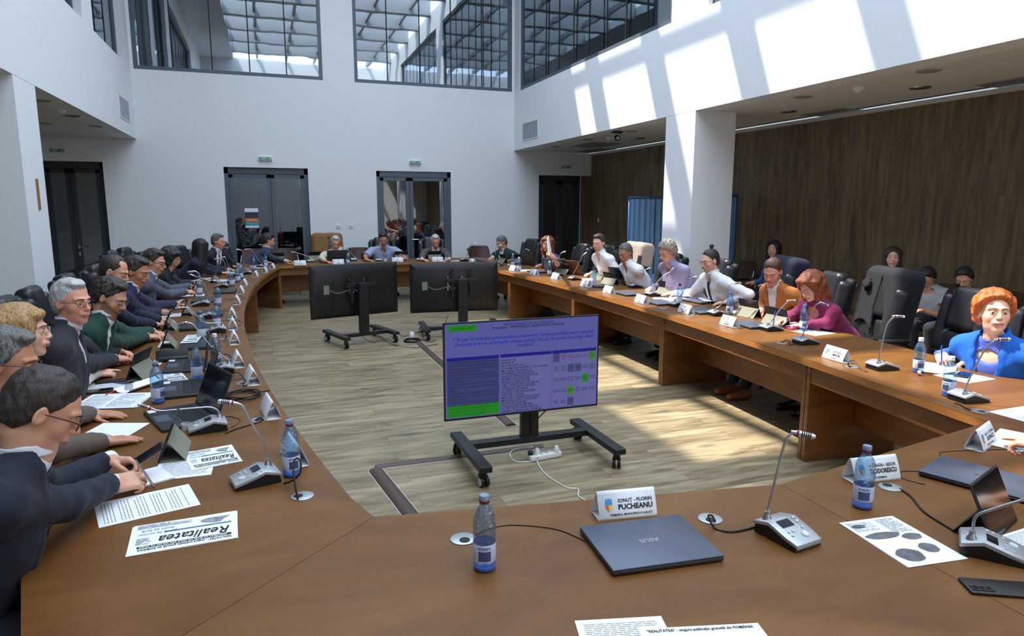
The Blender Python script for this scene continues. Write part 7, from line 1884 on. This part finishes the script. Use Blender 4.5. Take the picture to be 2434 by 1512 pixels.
seat('bald', 'close-cropped man in navy behind the green jacket, pointing at a tablet', (272, 645), ('z', 1.30), (-16, 24, 0), ((398, 762, .03, 'relax', 0, 20), (386, 772, .03, 'point', 0, 12)), hair=('receding', 'dark'), skin='mid', beard=.35, cols=dict(jacket=(24, 32, 56), shirt=(218, 222, 230)))
seat('young', 'young dark-haired man in a navy suit holding a blue pen', (324, 645), ('z', 1.255), (-18, 22, 0), ((432, 725, .04, 'relax', 10, 20), (395, 740, .04, 'pen', 20, 20)), hair=('side', 'dark'), skin='tan', cols=dict(jacket=(26, 32, 66), shirt=(212, 218, 230)))
seat('greysuit', 'man with black-framed glasses in a mid grey suit holding a phone', (367, 622), ('z', 1.245), (-14, 18, 0), ((462, 682, .07, 'grip', 30, 30), (455, 694, .06, 'grip', 20, 28)), hair=('side', 'dark'), skin='mid', cols=dict(jacket=(74, 80, 96), shirt=(216, 222, 232)), glasses=((24, 22, 24), .0018), w=1.1, fat=.02)
seat('blackhair', 'woman with short black hair, glasses and a black jacket', (406, 612), ('z', 1.21), (-12, 26, 0), ((470, 672, .03, 'relax', 0, 20), (446, 680, .04, 'grip', 10, 25)), hair=('pixie', 'black'), skin='mid', female=True, cols=dict(jacket=(18, 18, 24), shirt=(214, 200, 176), scoop=.0), glasses=((190, 190, 196), .0013))
seat('longhair', 'woman with long black hair in a dark blue jacket, face turned away', (478, 588), ('z', 1.20), (58, 8, 0), ((548, 640, .03, 'relax', 0, 15), (536, 649, .03, 'relax', 0, 15)), hair=('long', 'black'), skin='fair', female=True, cols=dict(jacket=(20, 28, 52), shirt=(20, 28, 52), scoop=.0))
seat('tie', 'grey-haired man in a dark suit and grey tie at the far left bend', (519, 574), ('z', 1.23), (10, 10, 0), ((566, 628, .05, 'relax', 0, 10), (560, 634, .03, 'relax', 0, 10)), hair=('grey', 'salt'), skin='rosy', cols=dict(jacket=(24, 26, 44), shirt=(214, 220, 228)), tie=(92, 84, 92), w=1.1, turn=-25)
BY = 13.27
seat('bluegrey', 'dark-haired man in a blue-grey jacket at the far left corner of the table', (638, 572), ('y', BY), (0, 18, 0), ((690, 622, .05, 'grip', 20, 30), (640, 624, .03, 'relax', 0, 25)), hair=('spiky', 'dark'), skin='mid', cols=dict(jacket=(50, 60, 80), shirt=(216, 216, 218)), turn=20)
seat('cheek', 'white-haired man resting his head on his hand behind a black laptop', (797, 578), ('y', BY), (-6, 18, -6), ((812, 578, .30, 'cheek', 60, 0, tuple(atY(812, 580, BY - .03)), .9, (0, -.3, -1)), (780, 622, .03, 'relax', 0, 30)), hair=('grey', 'white'), skin='rosy', top='shirt', cols=dict(shirt=(206, 200, 182), part='shirt'), glasses=((120, 90, 80), .0013), w=1.05)
seat('shortsleeve', 'black-haired man in a pale blue short-sleeved shirt', (911, 569), ('y', BY), (0, 20, 0), ((955, 617, .02, 'relax', 0, 55), (880, 619, .02, 'relax', 0, 60)), hair=('spiky', 'black'), skin='tan', top='shirt', cols=dict(shirt=(150, 164, 198), short=.85), w=1.15, fat=.02)
seat('browngrey', 'silver-haired man in a brown-grey jacket at the back table', (1035, 574), ('y', BY), (4, 22, 0), ((1062, 618, .03, 'relax', 0, 40), (1010, 618, .03, 'relax', 0, 40)), hair=('side', 'white'), skin='rosy', cols=dict(jacket=(84, 74, 78), shirt=(220, 222, 226)), w=1.08)
seat('green2', 'man in a dark green jacket leaning behind a microphone at the far right', (1192, 577), ('y', 12.5), (-12, 30, 0), ((1214, 618, .03, 'relax', 0, 40), (1167, 614, .03, 'relax', 0, 30)), hair=('short', 'salt'), skin='mid', cols=dict(jacket=(12, 50, 42), shirt=(218, 220, 224)), w=1.15, turn=8)
seat('shade', 'woman with auburn hair and glasses shading her face with a folded paper', (1301, 580), ('z', 1.18), (40, 4, 0), ((1305, 600, .30, 'grip', 60, 20, tuple(T(1307, 604, 1.16)), .9, (.3, -.4, -1)), (1278, 632, .03, 'relax', 0, 20)), hair=('wavy', 'auburn'), skin='mid', top='blouse', female=True, cols=dict(shirt=(58, 54, 84), svary=(60, .8), short=.8, scoop=.02), glasses=((160, 120, 100), .0012), eyes='open', res=.005)
seat('white1', 'tall young dark-haired man in a white shirt', (1423, 578), ('z', 1.27), (30, 10, 0), ((1442, 660, .03, 'relax', 0, 20), (1398, 652, .04, 'relax', 0, 15)), hair=('side', 'dark'), skin='fair', top='shirt', beard=.15, cols=dict(shirt=(236, 237, 242)), w=1.1)
seat('white2', 'stocky short-haired man in a white shirt behind a blue-black laptop', (1486, 601), ('z', 1.19), (20, 24, 0), ((1500, 672, .03, 'relax', 0, 25), (1448, 664, .03, 'relax', 0, 20)), hair=('short', 'salt'), skin='tan', top='shirt', cols=dict(shirt=(234, 236, 242)), w=1.08, fat=.01)
seat('curly', 'curly grey-haired man with glasses in a lilac shirt', (1586, 598), ('z', 1.265), (6, 26, 0), ((1566, 692, .035, 'relax', 0, 45), (1542, 688, .04, 'grip', 0, 30)), hair=('curly', 'ash'), skin='rosy', top='shirt', cols=dict(shirt=(150, 140, 172)), w=1.22, fat=.05, glasses=((70, 60, 60), .0014))
seat('bun', 'man with a hair bun, moustache and dark tie in a white shirt', (1687, 620), ('z', 1.21), (4, 14, 0), ((1712, 720, .03, 'relax', 0, 25), (1588, 699, .03, 'flat', 0, -5)), hair=('bun', 'dark'), skin='fair', top='shirt', beard=.2, cols=dict(shirt=(236, 237, 242)), glasses=((40, 36, 36), .0015), tie=(22, 24, 44), w=1.02)
seat('ochre', 'smiling short-haired man in an ochre jacket and white shirt', (1836, 646), ('z', 1.18), (34, 28, 0), ((1838, 752, .03, 'relax', 0, 25), (1798, 744, .03, 'relax', 0, 25)), hair=('short', 'brown'), skin='rosy', beard=.3, smile=1, cols=dict(jacket=(168, 100, 40), shirt=(222, 222, 230), shoe=(150, 84, 52), foot=.22), w=1.06)
seat('magenta', 'woman with reddish wavy hair and glasses in a magenta top, writing', (1928, 680), ('z', 1.115), (10, 30, 0), ((1884, 774, .02, 'flat', 0, 55), (1852, 765, .05, 'pen', 30, 10)), hair=('wavy', 'auburn'), skin='fair', top='blouse', female=True, cols=dict(shirt=(116, 26, 72), scoop=-.03, svary=(220, .3), legs=(24, 22, 26)), glasses=((120, 70, 60), .0013), w=1.08)
seat('blue', 'woman with curly ginger hair in a bright blue jacket looking up', (2363, 745), ('z', 1.13), (46, -8, 0), ((2288, 862, .03, 'fist', 0, 55), (2240, 852, .045, 'pen', 20, 40)), hair=('puff', 'ginger'), skin='fair', female=True, eyes='open', cols=dict(jacket=(18, 92, 190), shirt=(84, 104, 196), scoop=-.055), w=1.22, fat=.04, turn=12, scale=1.04, lips=(170, 60, 66), res=.0034)
root_, inf_ = make_person('person at the right picture edge, only a pointing hand in view over the open tablet', (2.78, 1.0, 1.2), 0.0, head=(0, 20, 0), hair=('side', 'dark'), cols=dict(jacket=(60, 62, 70)), hands=(((2.60, 1.62, .92), (-.25, 1, -.1), 'point', 0), ((2.95, 1.4, .79), (-.3, 1, -.1), 'relax', 0)), res=.005, lean=.25)
# visitors along the walnut wall
def visitor(key, label, hp, X, head, hands, **kw):
    H = atX(hp[0], hp[1], X); print(key, H); return seat(key, label, hp, ('x', X), head, hands, at_table=False, chair=None, **kw)
visitor('vis1', 'visitor woman with long black hair and a light blue shirt by the walnut wall', (1838, 592), 6.85, (32, 2, 0), None, hair=('long', 'black'), skin='fair', top='blouse', female=True, eyes='open', cols=dict(shirt=(84, 120, 186), scoop=-.02), legs=True)
visitor('vis2', 'visitor woman in a patterned sleeveless top by the walnut wall', (2122, 612), 6.75, (42, 0, 0), (None, (0, 0, 0, 'relax', 0, 10, tuple(atX(2103, 716, 6.45)))), hair=('long', 'dark'), skin='fair', top='blouse', female=True, eyes='open', cols=dict(shirt=(66, 104, 118), scoop=.02, svary=(26, .7), short=.12), legs=True)
visitor('vis3', 'boy with short dark hair and grey T-shirt looking down by the walnut wall', (2204, 660), 6.75, (20, 40, 0), None, hair=('boy', 'black'), skin='mid', top='blouse', scale=.88, cols=dict(shirt=(170, 170, 172), short=.5, scoop=-.04), legs=True)
visitor('vis4', 'boy in a black T-shirt holding up a phone by the walnut wall', (2291, 662), 6.75, (26, 28, 0), ((0, 0, 0, 'grip', 50, 20, tuple(atX(2290, 712, 6.48)), .5), (0, 0, 0, 'grip', 50, 20, tuple(atX(2276, 690, 6.48)), .5)), hair=('boy', 'black'), skin='mid', top='blouse', scale=.90, cols=dict(shirt=(22, 24, 30), short=.5, scoop=-.04), legs=True)
i_ = INFO
def hand_c(k, s, d=.08): a = i_[k]['arms'][s]; return Vector(a[2]) + Vector(a[3]) * d
def held_phone(label, c, yaw, tilt, case=None):
    t = thing('mobile_phone', label, 'phone', c, yaw); t.rotation_euler = (tilt, 0, yaw)
    b = MB(); b.box((0, 0, 0), (.074, .152, .009), bev=.0035); bd = b.build('phone_case', case or M_TAB, t, auto=50); MB().box((0, 0, .0048), (.068, .142, .0008)).build('screen', M_LCD, bd)
held_phone('dark phone held in the left hand of the man in the navy suit', hand_c('navy', 1, .11) + Vector((.02, 0, .02)), math.radians(-80), .5)
held_phone('phone held up in both hands by the man in the grey suit', hand_c('greysuit', 1, .08) + Vector((0, -.02, .03)), math.radians(-90), 1.1)
held_phone('phone held up by the boy in the black T-shirt', (hand_c('vis4', 1, .1) + hand_c('vis4', -1, .1)) / 2 + Vector((-.02, 0, .03)), math.radians(90), 1.2)
pen('pen in the writing hand of the man in the navy suit', None, None, M_STEEL, pts3=[hand_c('navy', -1, .10) + Vector((.045, .01, -.05)), hand_c('navy', -1, .10) + Vector((-.01, .0, .075))])
pen('blue pen in the writing hand of the woman in magenta', None, None, mat('blue_pen', (30, 50, 170), rough=.3), pts3=[hand_c('magenta', -1, .12) + Vector((-.02, 0, -.05)), hand_c('magenta', -1, .12) + Vector((.01, .02, .10))])
pen('blue pen held upright by the woman in blue', None, None, mat('blue_pen', (30, 50, 170)), pts3=[hand_c('blue', -1, .12) + Vector((-.01, 0, -.04)), hand_c('blue', -1, .12) + Vector((0, .02, .10))])
pen('dark blue pen held by the young man in navy', None, None, mat('navy_pen', (30, 40, 110), rough=.3), pts3=[hand_c('young', -1, .11) + Vector((.06, 0, .0)), hand_c('young', -1, .11) + Vector((-.06, .0, .03))])
c = hand_c('shade', 1, .12)
t = thing('folded_paper', 'folded white paper held up by the woman shading her face', 'paper', c + Vector((.03, 0, .0)), 2.3)
MB().add([(-.01, -.045, 0), (-.01, .045, 0), (.02, .02, .17), (.02, -.02, .20), (.0, -.045, .003), (.0, .045, .003), (.03, .02, .17), (.03, -.02, .20)], [(0, 1, 2, 3), (7, 6, 5, 4), (0, 4, 5, 1), (1, 5, 6, 2), (2, 6, 7, 3), (3, 7, 4, 0)]).build('sheet', M_PAPER, t)
def band(label, key, s, m, r=.031, w=.016, name='wristwatch', face=False):
    S_, E_, W_ = i_[key]['arms'][s][:3]; d = Vector(W_ - E_).normalized(); M = Matrix.Translation(Vector(W_) - d * .004) @ d.to_track_quat('Z', 'Y').to_matrix().to_4x4()
    t = thing(name, label, 'watch' if name == 'wristwatch' else 'bracelet', (W_[0], W_[1], W_[2])); M = Matrix.Translation(-Vector(W_)) @ M
    MB().lathe([(r, -w / 2), (r + .003, -w / 2), (r + .003, w / 2), (r, w / 2)], 22, M, cap=False).build('band', m, t, auto=50)
    if face: b = MB(); b.box((0, 0, 0), (.034, .034, .009), Matrix.Translation(Vector((0, 0, r + .004))) , bev=.003); b.build('watch_face', M_LCD, t, auto=50)
band('pale-strapped watch on the left wrist of the woman in blue', 'blue', 1, mat('rose_watch_strap', (220, 160, 140), rough=.5), face=True)
band('dark bracelet on the wrist of the green jacket on the left', 'green', -1, M_KEYS, name='bracelet', w=.006)
band('pearl bracelet on the writing wrist of the woman in magenta', 'magenta', -1, mat('pearl', (226, 220, 214), rough=.25), name='bracelet', w=.01)
band('dark watch on the wrist of the young man in white', 'white1', -1, M_KEYS)
# ---- chairs of the seated people, then the empty ones
NMS = dict(navy='the man in the dark navy suit', greybrown='the man in the grey-brown suit', blonde='the blonde woman', white='the white-haired man with the charcoal jacket', green='the green jacket on the left', bald='the close-cropped man in navy', young='the young man in navy', greysuit='the man in the mid grey suit', blackhair='the woman with short black hair', longhair='the woman with long black hair',
           tie='the man in dark suit and grey tie', bluegrey='the man in the blue-grey jacket', cheek='the man resting his head on his hand', shortsleeve='the man in the pale blue short sleeves', browngrey='the man in the brown-grey jacket', green2='the green jacket at the far right', shade='the woman shading her face', white1='the tall young man in white', white2='the stocky man in white', curly='the curly-haired man', bun='the man with the hair bun', ochre='the man in the ochre jacket', magenta='the woman in magenta', blue='the woman in the bright blue jacket')
PL = [[x, y, fy, 'black leather office chair under ' + NMS[key], key] for key, ch, x, y, fy, lab in CHAIRS]
def along(px, dep):
    d = ray(px, 700); t = 2.0
    while t < 30 and depth_of((d[0] * t, d[1] * t)) < dep: t += .02
    return d[0] * t, d[1] * t
for key, px in (('green2', 1240), ('shade', 1335), ('white1', 1445), ('white2', 1541), ('curly', 1648), ('bun', 1790), ('ochre', 1888), ('magenta', 2012)):
    for c in PL:
        if c[4] == key: q = along(px, TW + .34); c[0], c[1] = c[0] * .35 + q[0] * .65, c[1] * .35 + q[1] * .65; c[2] -= math.radians({'magenta': 8, 'ochre': 12, 'bun': 14, 'curly': 10}.get(key, 0))
for lab, px, yw in (('empty leather chair, its round top gleaming, left of the tall young man in white', 1383, 100), ('large empty leather chair right of the draped coat, nearest on the right', 2200, 70), ('empty leather chair behind the far left bend of the table', 392, -90), ('empty leather chair at the left curve between black hair and long black hair', 425, -100)):
    q = along(px, TW + .40); PL.append([q[0], q[1], math.radians(yw), lab, None])
Y0 = [c[1] for c in PL]
for it in range(30):        # neighbours' chairs: small shifts along the row
    for i in range(len(PL)):
        for j in range(i + 1, len(PL)):
            if None in (PL[i][4], PL[j][4]): continue
            dx, dy = PL[j][0] - PL[i][0], PL[j][1] - PL[i][1]; ds = math.hypot(dx, dy)
            if ds < .62 and abs(dy) > .1: k = math.copysign((.62 - ds) * .3, dy); PL[i][1] = max(Y0[i] - .13, min(Y0[i] + .13, PL[i][1] - k)); PL[j][1] = max(Y0[j] - .13, min(Y0[j] + .13, PL[j][1] + k))
for it in range(40):        # keep the empty chairs clear of the others
    for i in range(len(PL)):
        for j in range(len(PL)):
            if PL[i][4] is not None or i == j: continue
            dx, dy = PL[j][0] - PL[i][0], PL[j][1] - PL[i][1]; ds = math.hypot(dx, dy) + 1e-6
            if ds < .66: k = (.66 - ds) / ds * .5; PL[i][0] -= dx * k * .3; PL[i][1] -= dy * k
for x, y, a, lab, key in PL:
    put_chair(lab, x, y, a)
    if key == 'magenta': COAT = (Vector((x, y, 0)), a)
    if key == 'bun': NAVYC = (Vector((x, y, 0)), a)
def drape(name, label, c, a, col, cat, long_=.62, flower=False, w=.33):
    R_ = np.array(Matrix.Rotation(a, 3, 'Z')); O = np.array((c.x, c.y, 0))
    Rb = np.array(Matrix.Rotation(math.radians(12), 3, 'X'))
    def fn(p):
        q = ((p - O) @ R_ - V3(0, -.27, .46)) @ Rb
        out = f_box(q, V3(0, -.03, .48), (w, .130, .33), .09); inn = f_box(q, V3(0, -.03, .42), (w - .028, .102, .362), .08)
        d = np.maximum(out, -inn) + .005 * nz(q * np.array([1, 1, .35]), 22) 
        low = -(q[:, 2] - (.77 - long_) - .05 * np.sin(q[:, 0] * 14) - .10 * (q[:, 0] > 0))
        gap = np.maximum(np.abs(q[:, 0] + .05 - .2 * (q[:, 2] - .5)) - .07 * np.clip((.72 - q[:, 2]) / .3, 0, 1), -(q[:, 1])); return np.maximum(np.maximum(d, low), -gap)
    t = thing(name, label, cat, (c.x, c.y, 0)); net_obj('cloth', fn, O + V3(-.6, -.6, .4), O + V3(.6, .6, 1.4), .011, cloth('drape_%d_%d_%d' % col, col), t, (c.x, c.y, 0))
    if flower:
        fc = O + R_ @ (Rb @ V3(.14, .10, .62) + V3(0, -.27, .46))
        net_obj('flower_brooch', lambda p: f_ell(p, fc, (.06, .05, .05)) + .016 * nz(p, 70), fc - .1, fc + .1, .007, cloth('black_tulle', (8, 8, 10)), t, (c.x, c.y, 0))
        for zz in (.16, .08):
            bc = Vector(O + R_ @ (Rb @ V3(-.02, .115, zz + .1) + V3(0, -.27, .46)) - np.array((c.x, c.y, 0))); MB().lathe([(0, 0), (.012, 0), (.012, .004), (0, .005)], 12, Matrix.Translation(bc) @ rotz(a) @ Matrix.Rotation(-math.pi / 2, 4, 'X'), cap=False).build('coat_button', M_STEEL, t)
drape('draped_coat', 'charcoal coat with a black flower brooch hung over the chair of the woman in magenta', COAT[0], COAT[1], (15, 16, 23), 'coat', flower=True, w=.275)
drape('draped_jacket', 'dark blue jacket hung over the chair of the man with the hair bun', NAVYC[0] + Vector((0, .0, 0)), NAVYC[1], (15, 23, 46), 'jacket', long_=.4, w=.28)
k_ = [(0, 0) + tuple(c[:3]) for c in PL if c[4] == 'cheek'][0]; drape('draped_jacket', 'tan jacket hung over the chair of the man resting his head', Vector((k_[2], k_[3], 0)), k_[4], (128, 92, 52), 'jacket', long_=.5, w=.31)
k_ = [(0, 0) + tuple(c[:3]) for c in PL if c[4] == 'white1'][0]; drape('draped_jacket', 'pale beige jacket hung over the chair of the tall young man in white', Vector((k_[2], k_[3], 0)), k_[4], (150, 132, 122), 'jacket', long_=.35, w=.29)
for lab, p, yw in (('brown visitor chair against the back wall left of the seated row', atY(305, 640, 13.6), 180), ('brown visitor chair behind the briefcase', atY(858, 640, 14.2), 180), ('brown visitor chair behind the empty back seat', atY(1147, 640, 14.0), 180), ('brown visitor chair in the far right corner beyond the green jacket', atY(1270, 640, 13.8), 175), ('brown visitor chair at the left glazed door', atY(606, 640, 14.4), 180), ('brown visitor chair at the left glazed door, right-hand one', atY(680, 640, 14.4), 180)):
    put_visitor(lab, p.x, p.y, math.radians(yw))
for key, lab in (('vis1', 'brown visitor chair of the woman with long black hair'), ('vis2', 'brown visitor chair of the woman in the patterned top'), ('vis3', 'brown visitor chair of the boy in the grey T-shirt'), ('vis4', 'brown visitor chair of the boy with the phone')):
    P = i_[key]['Pv']; put_visitor(lab, P[0] + .02, P[1] + {'vis2': .12, 'vis4': -.14}.get(key, 0), math.radians(90))
for lab, yy in (('empty brown visitor chair at the walnut wall behind the ochre jacket', i_['vis1']['Pv'][1] - .75), ('empty brown visitor chair at the walnut wall behind the magenta top', i_['vis1']['Pv'][1] - 1.5), ('brown visitor chair at the right picture edge by the walnut wall', i_['vis4']['Pv'][1] - .80), ('brown visitor chair beside the blue privacy screen', 8.9), ('brown visitor chair deep in the right bay before the privacy screen', 9.8)):
    put_visitor(lab, 6.9, yy, math.radians(90))
